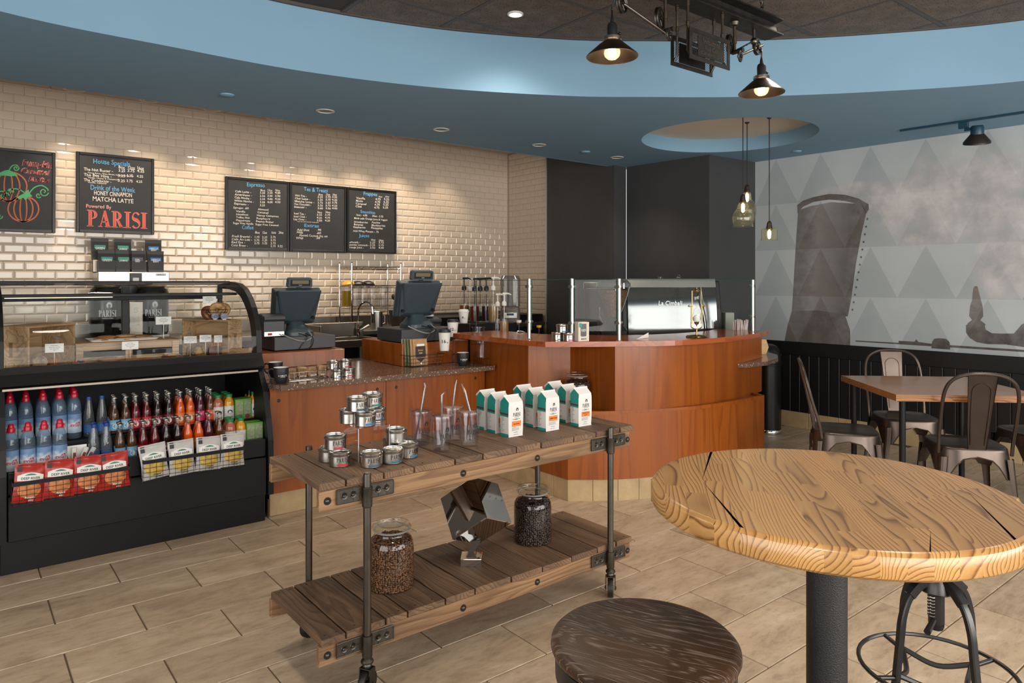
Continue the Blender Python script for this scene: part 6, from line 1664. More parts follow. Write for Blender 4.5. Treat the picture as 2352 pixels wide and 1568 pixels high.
for i in range(4): sachet(0.035 + 0.012 * i, 0.085 - 0.016 * i, (-0.08, 0, -0.25 + 0.1 * i), M['olive'] if i < 3 else M['kraft'], 'olive drink sachet, %s in the grey basket' % ('rearmost', 'second from back', 'third from back', 'behind the brown one')[i])
sachet(0.085, 0.03, (-0.06, 0, 0.05), M['kraft'], 'brown kraft sachet with dark mug print at the front of the basket', True)
# sample cups on clear steps
M['cup_paper'] = pm('white_paper_cup', '#dedcd8', 0.55); M['lid_black'] = pm('black_cup_lid', '#222325', 0.4)
def paper_cup(p, h, r, lid, txt, label):
    o = thing('paper_cup', label, 'cup', p, to_cam(p), 'sample paper cups')
    MB().lathe([(0, 0), (r * 0.70, 0), (r * 0.95, h)], 28).build('cup', M['cup_paper'], o)
    MB().lathe([(r * 0.93, h - 0.004), (r, h - 0.002), (r, h + 0.006), (r * 0.9, h + 0.008), (r * 0.86, h + 0.016), (r * 0.74, h + 0.018), (r * 0.70, h + 0.012), (0, h + 0.012)], 28).build('lid', lid, o)
    t = MB(); f = round_map(r * 0.83, 0.05, h * 0.42, 0.0012, r * 0.27 / h); w_ = text(t, txt, h * 0.26, f, -0.008, 0, 'C'); text(t, 'oz', h * 0.10, f, -0.004 + w_ / 2, 0, 'L'); t.build('lettering', M['ink'], o)
def clear_cup(p, h, r, label):
    o = thing('clear_cup', label, 'cup', p, 0, 'sample clear cups')
    MB().lathe([(0, 0.002), (r * 0.66, 0.002), (r * 0.96, h - 0.006), (r * 1.04, h - 0.004), (r * 1.04, h), (r * 0.98, h + 0.002)], 28).build('cup', M['acrylic'], o); MB().lathe([(r * 0.64, 0), (r * 0.67, 0.003), (r * 0.66, 0.012)], 28).build('foot_ring', M['acrylic'], o)
    MB().lathe([(r * 1.0, h - 0.002), (r * 1.045, h), (r * 1.0, h + 0.002)], 28).build('rolled_rim', M['tumbler'], o)
def at_d(px, py, d):
    r_ = ray(px); return Vector((r_[0] * d, r_[1] * d, CAM_H - (py - HOR) * d / FPX))
def step(p, label, hooked=True):
    o = thing('cup_step', label, 'display riser', (p.x, p.y, WT if p.z < 0.93 else 0.922), to_cam(p) + PI / 2, 'clear steps under the sample cups')
    H_ = p.z - o.location.z - 0.0006
    MB().cbox(-0.05, -0.045, H_ - 0.003, 0.05, 0.045, H_, 0.0005).build('plate', M['tumbler'], o)
    MB().box(0.044, -0.045, 0, 0.047, 0.045, H_ - 0.003).build('leg', M['acrylic'], o); MB().box(-0.047, -0.045, 0, -0.044, 0.045, H_ - 0.003).build('leg', M['acrylic'], o)
for (px, py, d, h, rad, lid, oz, lbl) in ((1021, 804.5, 4.86, 0.128, 0.044, 'lid_black', '16', 'tall paper cup marked 16 oz with black lid'), (1040, 772.5, 5.02, 0.106, 0.042, 'lid_black', '12', 'medium paper cup marked 12 oz with black lid'), (1065, 741.5, 5.25, 0.084, 0.040, 'cup_paper', '8', 'small paper cup marked 8 oz with white lid')):
    p = at_d(px, py, d); paper_cup(p, h, rad, M[lid], oz, lbl); step(p, 'clear acrylic step under the %s' % lbl.split(' marked')[0])
for (px, py, d, lb) in ((1099, 789, 5.0, 'shorter clear cold cup beside the 12 oz paper cup'), (1107, 822, 4.86, 'taller clear cold cup at the counter end')):
    p = at_d(px, py, d); clear_cup(p, 0.118 if 'short' in lb else 0.15, 0.046, lb); step(p, 'clear acrylic step under the ' + lb.split(' at ')[0].split(' beside ')[0])
# ================================================================ MENU BOARDS
M['slate'] = pm('chalkboard', '#26282a', 0.62, noise=0.22, nscale=7); M['board_frame'] = pm('black_board_frame', '#121213', 0.35)
CH = {'w': pm('white_chalk', '#cfccc4', 0.9), 'b': pm('blue_chalk', '#5f9ecb', 0.9), 'r': pm('red_chalk', '#cf5a52', 0.9), 'p': pm('pink_chalk', '#dba09a', 0.9), 'o': pm('orange_chalk', '#c96a45', 0.9), 'g': pm('green_chalk', '#5cae78', 0.9)}
CHK = list(CH); CHM = [CH[k] for k in CHK]
BV = 6.497
def board(name, label, tl, br, group=None):
    a, b = at_v(*tl, BV), at_v(*br, BV)
    o = thing(name, label, 'menu board', (a.x, BV, a.z), 0, group)
    W_, H_ = b.x - a.x, a.z - b.z
    MB().box(0.01, 0.006, -H_ + 0.01, W_ - 0.01, 0.030, -0.01).build('slate', M['slate'], o)
    for q in ((0, 0, -H_, 0.022, 0.034, 0), (W_ - 0.022, 0, -H_, W_, 0.034, 0), (0.022, 0, -0.022, W_ - 0.022, 0.034, 0), (0.022, 0, -H_, W_ - 0.022, 0.034, -H_ + 0.022)):
        MB().cbox(*q, 0.003).build('frame_bar', M['board_frame'], o)
    return o, MB()
def chalk(o, mb, s, px0, px1, py, hpx, c='w', slant=0.05, wob=0.06, Z=None):
    z_, ox, oy = Z
    P = lambda x, y: at_v(ox + x / z_, oy + y / z_, BV)
    a, b = P(px0, py), P(px1, py)
    d = a.x * SY + BV * CY
    size = hpx / z_ * d / FPX / 0.70
    nat = sum(GL[ch][2] for ch in s) * size
    f = flat(a.x - o.location.x, 0.0048, a.z - o.location.z)
    ln = MB(); text(ln, s, size, f, 0, 0, 'L', 0, (b.x - a.x) / nat, slant, wob)
    ln.build('chalk_line', CH[c], o)
def stroke(o, mb, pts, wpx, c, Z, n=6):
    z_, ox, oy = Z
    P = [at_v(ox + x / z_, oy + y / z_, BV) for x, y in pts]
    Q = smooth3(P, n) if len(P) > 2 else P
    d = Q[0].x * SY + BV * CY; w = wpx / z_ * d / FPX / 2
    L_, R_ = [], []
    for i, q in enumerate(Q):
        t = Q[min(i + 1, len(Q) - 1)] - Q[max(i - 1, 0)]; t.y = 0
        if t.length < 1e-9: t = Vector((1, 0, 0))
        t.normalize(); nrm = Vector((-t.z, 0, t.x)) * w
        for S_, s_ in ((L_, 1), (R_, -1)): S_.append((q.x + s_ * nrm.x - o.location.x, 0.0046, q.z + s_ * nrm.z - o.location.z))
    mb.strip(L_, R_, CHK.index(c), False)
Z1 = (3.675, 0, 300)
random.seed(11)
o, t = board('chalk_menu_board', 'chalkboard with pumpkin drawing at the left edge', (-88, 330), (127.5, 535))
for s_, a, b, y, h in (('Pumpkin', 182, 440, 292, 52), ('Caramel', 168, 412, 356, 46), ('latte', 235, 410, 422, 44)):
    chalk(o, t, s_, a, b, y, h, 'p', 0.25, 0.05, Z1); chalk(o, t, s_, a + 3, b + 3, y + 2, h, 'r', 0.25, 0.0, Z1)
def lobes(cx, cy, w, h, c='o'):
    for k in (1.0, 0.62, 0.22):
        stroke(o, t, [(cx + w * k * math.sin(a), cy - h * math.cos(a)) for a in [i * 2 * PI / 16 for i in range(17)]], 9, c, Z1, 3)
        stroke(o, t, [(cx + (w * k - 5) * math.sin(a), cy - (h - 5) * math.cos(a)) for a in [i * 2 * PI / 16 for i in range(17)]], 3, 'p', Z1, 3)
lobes(198, 660, 130, 108); lobes(70, 470, 158, 125)
def spiral(cx, cy, r, turns, a0, c='g'): stroke(o, t, [(cx + r * (1 - i / 20) * math.cos(a0 + turns * i / 20), cy + r * (1 - i / 20) * math.sin(a0 + turns * i / 20)) for i in range(19)], 8, c, Z1, 3)
stroke(o, t, [(70, 370), (80, 330), (105, 295), (140, 290), (158, 310)], 8, 'g', Z1); spiral(135, 315, 26, 9, -0.5); stroke(o, t, [(245, 530), (290, 480), (350, 462), (400, 490), (410, 520)], 9, 'g', Z1); spiral(370, 515, 42, 9, -0.2); spiral(325, 545, 24, 8, 0.5); spiral(95, 515, 34, 9, 2); stroke(o, t, [(230, 545), (180, 505), (120, 490), (60, 520), (20, 580), (-20, 585)], 9, 'g', Z1); spiral(20, 545, 46, 9, 2.5); spiral(-6, 720, 28, 8, 0)
for poly in ([(-20, 360), (40, 335), (70, 330), (110, 345), (150, 378), (90, 385), (40, 378), (0, 380)], [(140, 560), (200, 530), (240, 495), (250, 525), (275, 555), (235, 560), (220, 590), (195, 565), (165, 580)]):
    cx, cy = sum(p[0] for p in poly) / len(poly), sum(p[1] for p in poly) / len(poly)
    for i in range(len(poly)):
        q = [at_v(x / 3.675, 300 + y / 3.675, BV) for x, y in (poly[i], poly[(i + 1) % len(poly)], (cx, cy))]
        t.add([(v.x - o.location.x, 0.0044, v.z - o.location.z) for v in q], [(0, 1, 2)], CHK.index('g'))
if t.v: t.build('chalk_drawing', CHM, o)
o, t = board('chalk_menu_board', 'chalkboard headed House Specials with large red PARISI', (175, 347), (354.5, 539))
L = [('House Specials', 785, 1100, 272, 40, 'b'), ('8oz', 1000, 1055, 318, 26, 'w'), ('12oz', 1075, 1140, 322, 26, 'w'), ('16oz', 1155, 1215, 325, 26, 'w'), ('The Nut Buster -', 708, 955, 333, 24, 'w'), ('3.25', 1000, 1058, 345, 22, 'w'), ('3.75', 1075, 1138, 345, 22, 'w'), ('4.25', 1158, 1220, 349, 22, 'w'), ('Peanut Butter, White Mocha, Hazelnut & Caramel', 742, 1130, 358, 11, 'w'),
     ('The Bee Hive -', 708, 945, 380, 24, 'w'), ('3.25', 995, 1060, 389, 22, 'w'), ('3.75', 1070, 1125, 389, 22, 'w'), ('4.25', 1155, 1210, 393, 20, 'w'), ('Vanilla, Honey & Cinnamon', 742, 1000, 399, 12, 'w'), ('The Conductor -', 708, 942, 424, 24, 'w'), ('3.25', 993, 1058, 430, 22, 'w'), ('3.75', 1068, 1122, 432, 22, 'w'), ('4.25', 1150, 1203, 436, 20, 'w'), ('Vanilla, Caramel', 742, 900, 440, 12, 'w'),
     ('Drink of the Week', 762, 1140, 495, 42, 'b'), ('HONEY CINNAMON', 792, 1117, 540, 36, 'w'), ('MATCHA LATTE', 780, 1128, 592, 36, 'w'), ('Powered By', 725, 940, 648, 30, 'p')]
for s_, a, b, y, h, c in L: chalk(o, t, s_, a, b, y, h, c, 0.0, 0.05, Z1)
q0, q1 = at_v(735 / 3.675, 300 + 806 / 3.675, BV), at_v(1248 / 3.675, 300 + 806 / 3.675, BV)
hh = 138 / 3.675 * (q0.x * SY + BV * CY) / FPX
for k, c, e in ((1.0, 'p', 0.0044), (0.95, 'r', 0.0040)):
    f = flat(q0.x - o.location.x, e, q0.z - o.location.z + hh * (1 - k) / 2)
    sc_ = (q1.x - q0.x) / BRAND_W
    for poly in BRAND:
        gx, gy = sum(p[0] for p in poly) / len(poly), sum(p[1] for p in poly) / len(poly)
        kk = 1.0 if c == 'p' else 0.80
        t.add([f((gx + (x - gx) * (1.04 if c == 'p' else 0.86)) * sc_, (gy + (y - gy) * (1.03 if c == 'p' else 0.94)) * hh) for x, y in poly], [tuple(range(len(poly)))], CHK.index(c))
if t.v: t.build('chalk_drawing', CHM, o)
Z2 = (5.345, 500, 380)
o, t = board('chalk_menu_board', 'chalkboard headed Espresso, left panel of the joined three', (518, 404), (665, 577), 'three joined menu boards')
def price(y, cols, vals, dy=0, h=24):
    for (x, v_) in zip(cols, vals):
        if v_: chalk(o, t, v_, x, x + (66 if '.' in v_ else 50), y + dy, h, 'w', 0.05, 0.05, Z2)
chalk(o, t, 'Espresso', 357, 582, 250, 48, 'b', 0, .05, Z2)
for x, s_ in ((525, '8oz'), (610, '12oz'), (705, '16oz')): chalk(o, t, s_, x, x + 62, 312, 24, 'w', 0, .05, Z2)
for i, (s_, x1, v_) in enumerate((('Cafe Latte -', 413, ('3.00', '3.50', '4.00')), ('Americano -', 425, ('2.50', '3.00', '3.50')), ('Cafe Mocha -', 413, ('3.50', '4.00', '4.50')), ('White Mocha -', 445, ('3.50', '4.00', '4.50')), ('Espresso -', 383, ('2.25', '', '')))):
    y = 326 + i * 38; chalk(o, t, s_, 215 - i * 3, x1, y, 25, 'w', 0, .05, Z2); price(y, (518, 610, 705), v_, 18)
chalk(o, t, 'Syrups: .60', 193, 383, 525, 25, 'w', 0, .05, Z2)
for i, (a, x1, b_, x2) in enumerate((('', 0, 'Almond', 627), ('Vanilla', 340, 'Caramel', 625), ('Hazelnut', 378, 'Honey Cinnamon', 750), ('Toffee Nut', 395, 'Raspberry', 648), ('Peppermint', 400, 'Peanut Butter', 690), ('Sugar Free Vanilla', 440, 'Sugar Free Caramel', 750))):
    y = 530 + i * 37
    if a: chalk(o, t, a, 228 if i < 5 else 190, x1, y + (3 if i < 5 else 0), 23, 'w', 0, .05, Z2)
    chalk(o, t, b_, 495 - i * 6, x2, y + 16, 23, 'w', 0, .05, Z2)
chalk(o, t, 'Coffee', 298, 443, 778, 46, 'b', 0, .05, Z2)
for x, s_ in ((460, '8oz'), (548, '12oz'), (658, '16oz'), (750, '24oz')): chalk(o, t, s_, x, x + 58, 835, 30, 'w', 0.1, .05, Z2)
for i, (s_, x1, v_) in enumerate((('Fresh Brewed -', 420, ('1.75', '2.25', '2.75')), ('Cafe Au Lait -', 425, ('2.75', '3.25', '3.75')), ('Red Eye -', 340, ('2.75', '3.25', '3.75')), ('Cold Brew -', 372, ('', '', '2.75', '3.25')))):
    y = 878 + i * 37; chalk(o, t, s_, 175 - i * 3, x1, y, 27, 'w', 0.1, .05, Z2); price(y, (450, 546, 650, 735), v_, 12, 26)
if t.v: t.build('chalk_drawing', CHM, o)
o, t = board('chalk_menu_board', 'chalkboard headed Tea and Treats, middle panel of the joined three', (666, 417), (796, 581), 'three joined menu boards')
chalk(o, t, 'Tea & Treats', 1060, 1355, 308, 46, 'b', 0, .05, Z2)
for x, s_ in ((1240, '8oz'), (1330, '12oz'), (1412, '16oz')): chalk(o, t, s_, x, x + 52, 365, 24, 'w', 0, .05, Z2)
for i, (s_, x1, v_) in enumerate((('Hot Tea -', 1098, ('2.25', '2.75', '3.25')), ('Chai Latte -', 1138, ('3.25', '3.75', '4.25')), ('Matcha Latte -', 1190, ('2.75', '3.25', '3.75')), ('Hot Chocolate -', 1150, ('3.25', '3.75', '4.25')), ('Steamer -', 1095, ('3.00', '3.50', '4.00')))):
    y = 376 + i * 35; chalk(o, t, s_, 952 - i * 3, x1, y, 24, 'w', 0, .05, Z2); price(y, (1228, 1325, 1405), v_, 18, 23)
for x, s_ in ((1222, '16oz'), (1325, '24oz')): chalk(o, t, s_, x, x + 60, 582, 24, 'w', 0, .05, Z2)
for i, (s_, x1, v_) in enumerate((('Iced Tea -', 1082, ('3.25', '3.75')), ('Iced Chai -', 1095, ('4.25', '4.75')), ('Lay Over -', 1092, ('3.50', '4.25')))):
    y = 598 + i * 35; chalk(o, t, s_, 938 - i * 3, x1, y, 24, 'w', 0, .05, Z2); price(y, (1218, 1318), v_, 16, 23)
chalk(o, t, 'Iced Tea with Lavender Lemonade', 980, 1240, 690, 11, 'w', 0, .05, Z2); chalk(o, t, 'Extras', 1062, 1248, 752, 40, 'b', 0, .05, Z2)
for s_, x0, x1, y in (('Add Shot', 975, 1125, 800), ('Milk', 970, 1050, 832), ('Almond, Coconut, Soy, oat', 1003, 1350, 866), ('Whip', 962, 1052, 898), ('.90', 1220, 1272, 802), ('.60', 1212, 1268, 838), ('.50', 1205, 1258, 900)): chalk(o, t, s_, x0, x1, y, 26, 'w', 0.15, .05, Z2)
if t.v: t.build('chalk_drawing', CHM, o)
o, t = board('chalk_menu_board', 'chalkboard headed Frappes, right panel of the joined three', (797.5, 429), (911, 583), 'three joined menu boards')
chalk(o, t, 'Frappes', 1790, 1965, 362, 44, 'b', 0, .05, Z2)
for x, s_ in ((1975, '16oz'), (2060, '24oz')): chalk(o, t, s_, x, x + 48, 388, 18, 'w', 0, .05, Z2)
for i, (s_, x1) in enumerate((('Vanilla', 1812), ('Mocha', 1785), ('Caramel', 1828), ('Chai', 1770))):
    y = 408 + i * 34; chalk(o, t, s_, 1702 - i * 3, x1, y, 25, 'w', 0.05, .05, Z2); price(y, (1938 - 5 * i, 2042 - 4 * i), ('4.75', '5.25'), 14, 25)
chalk(o, t, 'Smoothies', 1755, 1938, 582, 36, 'b', 0, .05, Z2)
for s_, x0, x1, y in (('16oz - 4.50', 1700, 1838, 615), ('24oz - 5.25', 1898, 2035, 628), ('Made with Orange Juice & Yogurt', 1675, 2085, 655), ('Strawberries', 1675, 1845, 700), ('Bananas', 1673, 1788, 732), ('Raspberries', 1668, 1818, 765), ('Peaches', 1895, 1998, 708), ('Blackberries', 1890, 2060, 742), ('Pineapples', 1885, 2028, 775), ('Add Whey Protein - .75', 1665, 1980, 812), ('16oz', 1880, 1938, 922), ('24oz', 1978, 2040, 928), ('Lemonade -', 1608, 1750, 948), ('Lavender Lemonade -', 1605, 1862, 980), ('Orange Juice -', 1602, 1795, 1012)): chalk(o, t, s_, x0, x1, y, 23, 'w', 0.05, .05, Z2)
for i in range(3): price(955 + i * 32, (1870, 1976), (('3.25', '3.75'), ('3.25', '3.75'), ('3.50', '4.00'))[i], 0, 23)
chalk(o, t, 'Juices', 1740, 1865, 876, 38, 'b', 0, .05, Z2)
if t.v: t.build('chalk_drawing', CHM, o)

# ================================================================ BACK COUNTER
CT0 = 0.9005
# stainless brewer housing carrying the tea pouches
a_, b_ = at_v(225, 650, 6.2), at_v(389, 650, 6.2)
hs = thing('brewer_housing', 'stainless brewer housing on the back counter under the tea pouches', 'coffee brewer', (a_.x, 6.2, CT0))
H1 = at_v(300, 625, 6.2).z - CT0; H2 = at_v(300, 598, 6.3).z - CT0
MB().cbox(0, 0, 0.42, b_.x - a_.x, 0.28, H1, 0.004).build('hood', M['steel'], hs); MB().cbox(-0.02, 0.12, H1, b_.x - a_.x - 0.02, 0.28, H2, 0.004).build('raised_shelf', M['dark_steel'], hs)
W_ = b_.x - a_.x
MB().cbox(W_ * 0.43, -0.012, 0.42, W_ * 0.60, 0.0, H1 - 0.005, 0.003).build('control_panel', M['black_plastic'], hs); MB().box(W_ * 0.47, -0.014, 0.44, W_ * 0.555, -0.012, 0.475).build('screen', M['white'], hs)
MB().cbox(0, 0.15, 0, W_, 0.28, 0.42, 0.004).build('back_panel', M['black_plastic'], hs); MB().box(0.0, 0, 0, W_, 0.15, 0.02).build('drip_base', M['dark_steel'], hs)
MB().box(W_ * 0.80, -0.002, H1 - 0.028, W_ * 0.95, 0, H1 - 0.008).build('name_plate', M['white'], hs); t = MB(); text(t, 'FETCO', 0.016, flat(W_ * 0.875, -0.003, H1 - 0.024), 0, 0, 'C'); t.build('maker_lettering', M['navy_band'], hs)
M['brew_black'] = pm('gloss_black_server', '#121314', 0.25)
for (px, lb) in ((250, 'black coffee server with white PARISI logo, left one behind the case'), (357, 'black coffee server with white PARISI logo, right one behind the case')):
    c = at_v(px, 740, 6.13)
    s_ = thing('coffee_server', lb, 'coffee server', (c.x, 6.13 + 0.09, CT0 + 0.02), 0, 'coffee servers'); s_.location.y = 6.25
    r_ = 0.115 if px < 300 else 0.12
    MB().lathe([(0, 0.0), (r_ * 0.9, 0), (r_, 0.02), (r_, 0.34), (r_ * 0.9, 0.37), (0, 0.37)], 28).build('server_body', M['brew_black'], s_)
    MB().lathe([(0, 0.372), (r_ * 0.75, 0.372), (r_ * 0.95, 0.40), (r_ * 0.95, 0.418)], 28).build('funnel', M['steel'], s_)
    t = MB(); f = round_map(r_, to_cam(s_.location) + 0.1, 0.155, 0.001); brand_on(t, 0.05, f, 0, 0, squash=0.8, icon=True); t.build('lettering', M['white'], s_); MB().add([round_map(r_, to_cam(s_.location), 0.30, 0.0012)(x, y) for x, y in rect(-0.03, 0, 0.03, 0.012)], [(0, 1, 2, 3)]).build('level_window', M['lcd'], s_)
c = at_v(313, 735, 5.9)
s_ = thing('brewer_sign', 'narrow steel sign panel with letters B and N behind the case', 'sign', (c.x, 5.9, CT0)); MB().cbox(-0.045, 0, 0, 0.045, 0.012, 0.29, 0.002).build('panel', M['dark_steel'], s_); t = MB(); f = flat(0, -0.001, 0.12); text(t, 'B', 0.06, f, 0, 0.09, 'C'); text(t, 'N', 0.06, f, 0, 0.02, 'C'); put(t, [rect(-0.025, 0.0, 0.02, 0.003), [(0.012, -0.006), (0.028, 0.0015), (0.012, 0.009)]], f); t.build('lettering', M['paper'], s_)
M['pouch'] = pm('black_tea_pouch', '#1f1f21', 0.4, bump=0.3, bscale=15); M['pt'] = pm('teal_pouch_label', '#1d8a80', 0.5); M['pj'] = pm('jade_pouch_label', '#3f8f7f', 0.5); M['pb'] = pm('blue_pouch_label', '#1e76b8', 0.5); M['pg'] = pm('grey_pouch_label', '#4a5562', 0.5)
def pouch(px, v, z, lab, name, label):
    c = at_v(px, 600, v)
    s_ = thing('tea_pouch', label, 'tea pouch', (c.x, v, z), 0, 'black tea pouches')
    h = 0.172; mb = MB(); mb.loft([[(-x_, -t_, zz), (x_, -t_, zz), (x_, t_, zz), (-x_, t_, zz)] for zz, x_, t_ in ((0, 0.054, 0.026), (0.02, 0.056, 0.026), (0.09, 0.058, 0.018), (0.145, 0.060, 0.004), (h, 0.062, 0.002))], smooth=False); mb.build('pouch', M['pouch'], s_)
    f = flat(0, -0.026, 0.0, (1, 0, 0), (0, 0.09, 1)); d = MB(); put(d, [rect(-0.039, 0.025, 0.039, 0.075)], f, 1); put(d, [rect(-0.039, 0.075, 0.039, 0.118)], f, 0)
    f2 = lambda x, y: f(x, y) + Vector((0, -0.001, 0)); ws = name.split(' ')
    for i, w_ in enumerate(ws): text(d, w_, 0.026 if len(ws) == 1 and len(name) < 7 else 0.019, f2, 0, 0.084 + (0.010 if len(ws) > 1 and i == 0 else -0.004 if i else 0), 'C', 1, 0.8)
    for i in range(3): text(d, 'organic loose tea', 0.008, f2, -0.034, 0.06 - i * 0.012, 'L', 2)
    d.build('pouch_print', [lab, M['paper'], M['ink']], s_)
zl, zu = CT0 + H1 + 0.001, CT0 + H2 + 0.001
for px, lab, nm, lb in ((245, 'pt', 'GREEN', 'black pouch labelled GREEN in the lower row'), (283, 'pj', 'JASMINE', 'black pouch labelled JASMINE in the lower row'), (315, 'pg', 'EARL GREY', 'black pouch labelled EARL GREY in the lower row'), (357, 'pb', 'HIBISCUS BERRY', 'black pouch labelled HIBISCUS BERRY in the lower row')): pouch(px, 6.26, zl, M[lab], nm, lb)
for px, lab, nm, lb in ((229, 'pt', 'GREEN', 'black pouch labelled GREEN in the upper row'), (282, 'pj', 'JASMINE', 'black pouch labelled JASMINE in the upper row'), (352, 'pb', 'HIBISCUS BERRY', 'black pouch labelled HIBISCUS BERRY in the upper row')): pouch(px, 6.37, zu, M[lab], nm, lb)
# chrome wire rack with pitchers
RX0, RX1, RY0, RY1 = 2.985, 3.515, 6.20, 6.47
rk = thing('wire_shelf_rack', 'chrome wire shelf rack on the back counter under the menu boards', 'shelf rack', (RX0, RY0, CT0))
RW, RD = RX1 - RX0, RY1 - RY0
for x in (0, RW):
    for y in (0, RD):
        p_ = MB().cyl((x, y, 0), (x, y, 0.625), 0.0085, None, 10).lathe([(0, 0.632), (0.008, 0.63), (0.0095, 0.62)], 10, 0, Matrix.Translation((x, y, 0))); p_.build('post', M['chrome'], rk)
for z in (0.20, 0.405, 0.585):
    w = MB()
    for zz in (z, z - 0.022):
        w.tube([(0, 0, zz), (RW, 0, zz), (RW, RD, zz), (0, RD, zz)], 0.003, 6, True)
    for y in (0, RD): w.tube([(RW * k / 16, y, z - (0.022 if k % 2 else 0)) for k in range(17)], 0.002, 5)
    for k in range(1, 12): w.tube([(RW * k / 12, 0, z), (RW * k / 12, RD, z)], 0.0018, 5)
    w.build('shelf', M['chrome'], rk)
M['syrup_y'] = pm('yellow_syrup', '#a88a1c', 0.2)
for i, (px, yel) in enumerate(((797, True), (818, False), (835, False), (856, False), (881, False))):
    c = at_v(px, 700, 6.31)
    p_ = thing('clear_pitcher', 'clear measuring pitcher%s, %s on the wire rack' % (' with yellow liquid' if yel else '', ('far left', 'second', 'third', 'fourth', 'rightmost')[i]), 'pitcher', (c.x, 6.31, CT0 + 0.203), 0, 'clear pitchers on the wire rack')
    MB().lathe([(0, 0.002), (0.048, 0.002), (0.056, 0.178), (0.058, 0.18)], 20).build('pitcher', M['tumbler'], p_); MB().lathe([(0.058, 0.178), (0.060, 0.18), (0.060, 0.192), (0, 0.194)], 20).build('lid', clear('pale_lid', (0.8, 0.8, 0.78), 1.5, 0.1, 1.0, 0.4, (0.7, 0.7, 0.68)), p_)
    if yel: MB().lathe([(0, 0.004), (0.045, 0.004), (0.052, 0.15), (0, 0.15)], 20).build('liquid', M['syrup_y'], p_)
for i, (px, mt, lb) in enumerate(((800, 'yolk', 'yellow pitcher lid stacked on the upper rack shelf'), (822, 'black_plastic', 'black pitcher lid, left one on the upper rack shelf'), (846, 'black_plastic', 'black pitcher lid, right one on the upper rack shelf'))):
    c = at_v(px, 650, 6.31); tag(MB().lathe([(0, 0), (0.06, 0), (0.064, 0.012), (0.05, 0.03), (0.02, 0.042), (0, 0.044)], 20).build('pitcher_lid', M[mt], None, (c.x, 6.31, CT0 + 0.408), (0, 0.12 * (i - 1), 0)), lb, 'lid')
# prep sink in front of the back counter
sk = thing('prep_sink', 'stainless prep sink with gooseneck tap behind the tills', 'sink', (2.35, 5.40, 0))
for x in (0.02, 0.52):
    for y in (0.02, 0.38): MB().cyl((x, y, 0), (x, y, 0.80), 0.018).build('leg', M['steel'], sk)
for q in ((0, 0, 0.80, 0.54, 0.04, 0.86), (0, 0.36, 0.80, 0.54, 0.40, 0.86), (0, 0.04, 0.80, 0.04, 0.36, 0.86), (0.50, 0.04, 0.80, 0.54, 0.36, 0.86), (0.04, 0.04, 0.66, 0.50, 0.36, 0.67)): MB().cbox(*q, 0.004).build('basin_wall', M['dark_steel'], sk)
MB().cbox(-0.005, 0.37, 0.86, 0.54, 0.385, 0.985, 0.004).build('splashback', M['dark_steel'], sk); MB().cbox(-0.03, 0, 0.80, -0.01, 0.40, 0.985, 0.004).build('side_splash', M['dark_steel'], sk)
fx = 0.47
ft_ = MB(); ft_.tube(smooth3([(fx, 0.33, 0.86), (fx, 0.33, 1.06), (fx + 0.01, 0.32, 1.13), (fx + 0.05, 0.29, 1.165), (fx + 0.09, 0.26, 1.14), (fx + 0.10, 0.25, 1.06)]), 0.0085, 8).cyl((fx, 0.33, 0.86), (fx, 0.33, 0.93), 0.016); ft_.build('tap', M['chrome'], sk)
MB().cyl((fx + 0.10, 0.25, 1.06), (fx + 0.105, 0.25, 0.98), 0.011, 0.014).build('spray_head', M['black_plastic'], sk); MB().cyl((fx, 0.33, 0.90), (fx + 0.08, 0.28, 0.96), 0.011).build('lever', M['chrome'], sk)
c = at_v(870, 735, 5.98); cn_ = thing('steel_canister', 'brushed steel canister behind the tap', 'canister', (c.x, 6.02, CT0)); MB().lathe([(0, 0), (0.055, 0), (0.055, 0.16), (0.05, 0.165), (0.05, 0.0)], 22).build('can', M['steel'], cn_); MB().tube([(0.055, 0, 0.13), (0.085, 0, 0.12), (0.085, 0, 0.05), (0.055, 0, 0.04)], 0.005, 6).build('handle', M['steel'], cn_)
# syrup bottles with pumps on a dark stand
sd_ = thing('syrup_stand', 'dark stand under the row of syrup bottles', 'stand', (3.20, 4.48, 0.0)); MB().cbox(0, 0, 0, 0.42, 0.34, 1.012, 0.004).build('stand', M['black_metal'], sd_)
M['pump_w'] = pm('white_pump', '#d8d6d0', 0.35); M['pump_b'] = pm('black_pump', '#232325', 0.35)
SYR = {'amber': '#7a4313', 'gold': '#8a6420', 'rust': '#5a2412', 'clear': None, 'plum': '#2a1218', 'tan': '#93734a'}
def syrup(px, py, d, col, pump, label, sc=1.0):
    p_ = at_d(px, py, d)
    o = thing('syrup_bottle', label, 'syrup bottle', p_, to_cam(p_), 'syrup bottles with pumps')
    o.scale = (sc, sc, sc)
    MB().lathe([(0, 0), (0.034, 0), (0.037, 0.005), (0.037, 0.13), (0.033, 0.155), (0.016, 0.19), (0.013, 0.215), (0.013, 0.235), (0.0155, 0.24)], 20).build('bottle', M['acrylic'], o)
    if SYR[col]: MB().lathe([(0, 0.003), (0.0345, 0.003), (0.0345, 0.118), (0, 0.12)], 18).build('syrup', pm('syrup_' + col, SYR[col], 0.15), o)
    pm_ = M['pump_' + pump]
    MB().lathe([(0.016, 0.236), (0.019, 0.24), (0.019, 0.262), (0.012, 0.272), (0.006, 0.275), (0.006, 0.325)], 14).build('pump_collar', pm_, o)
    MB().tube([(0, -0.012, 0.33), (0, 0.03, 0.332), (0, 0.055, 0.322)], [0.009, 0.007, 0.004], 7).build('pump_spout', pm_, o); MB().cyl((0, 0, 0.01), (0, 0, 0.24), 0.003, None, 6).build('dip_tube', pm_, o)
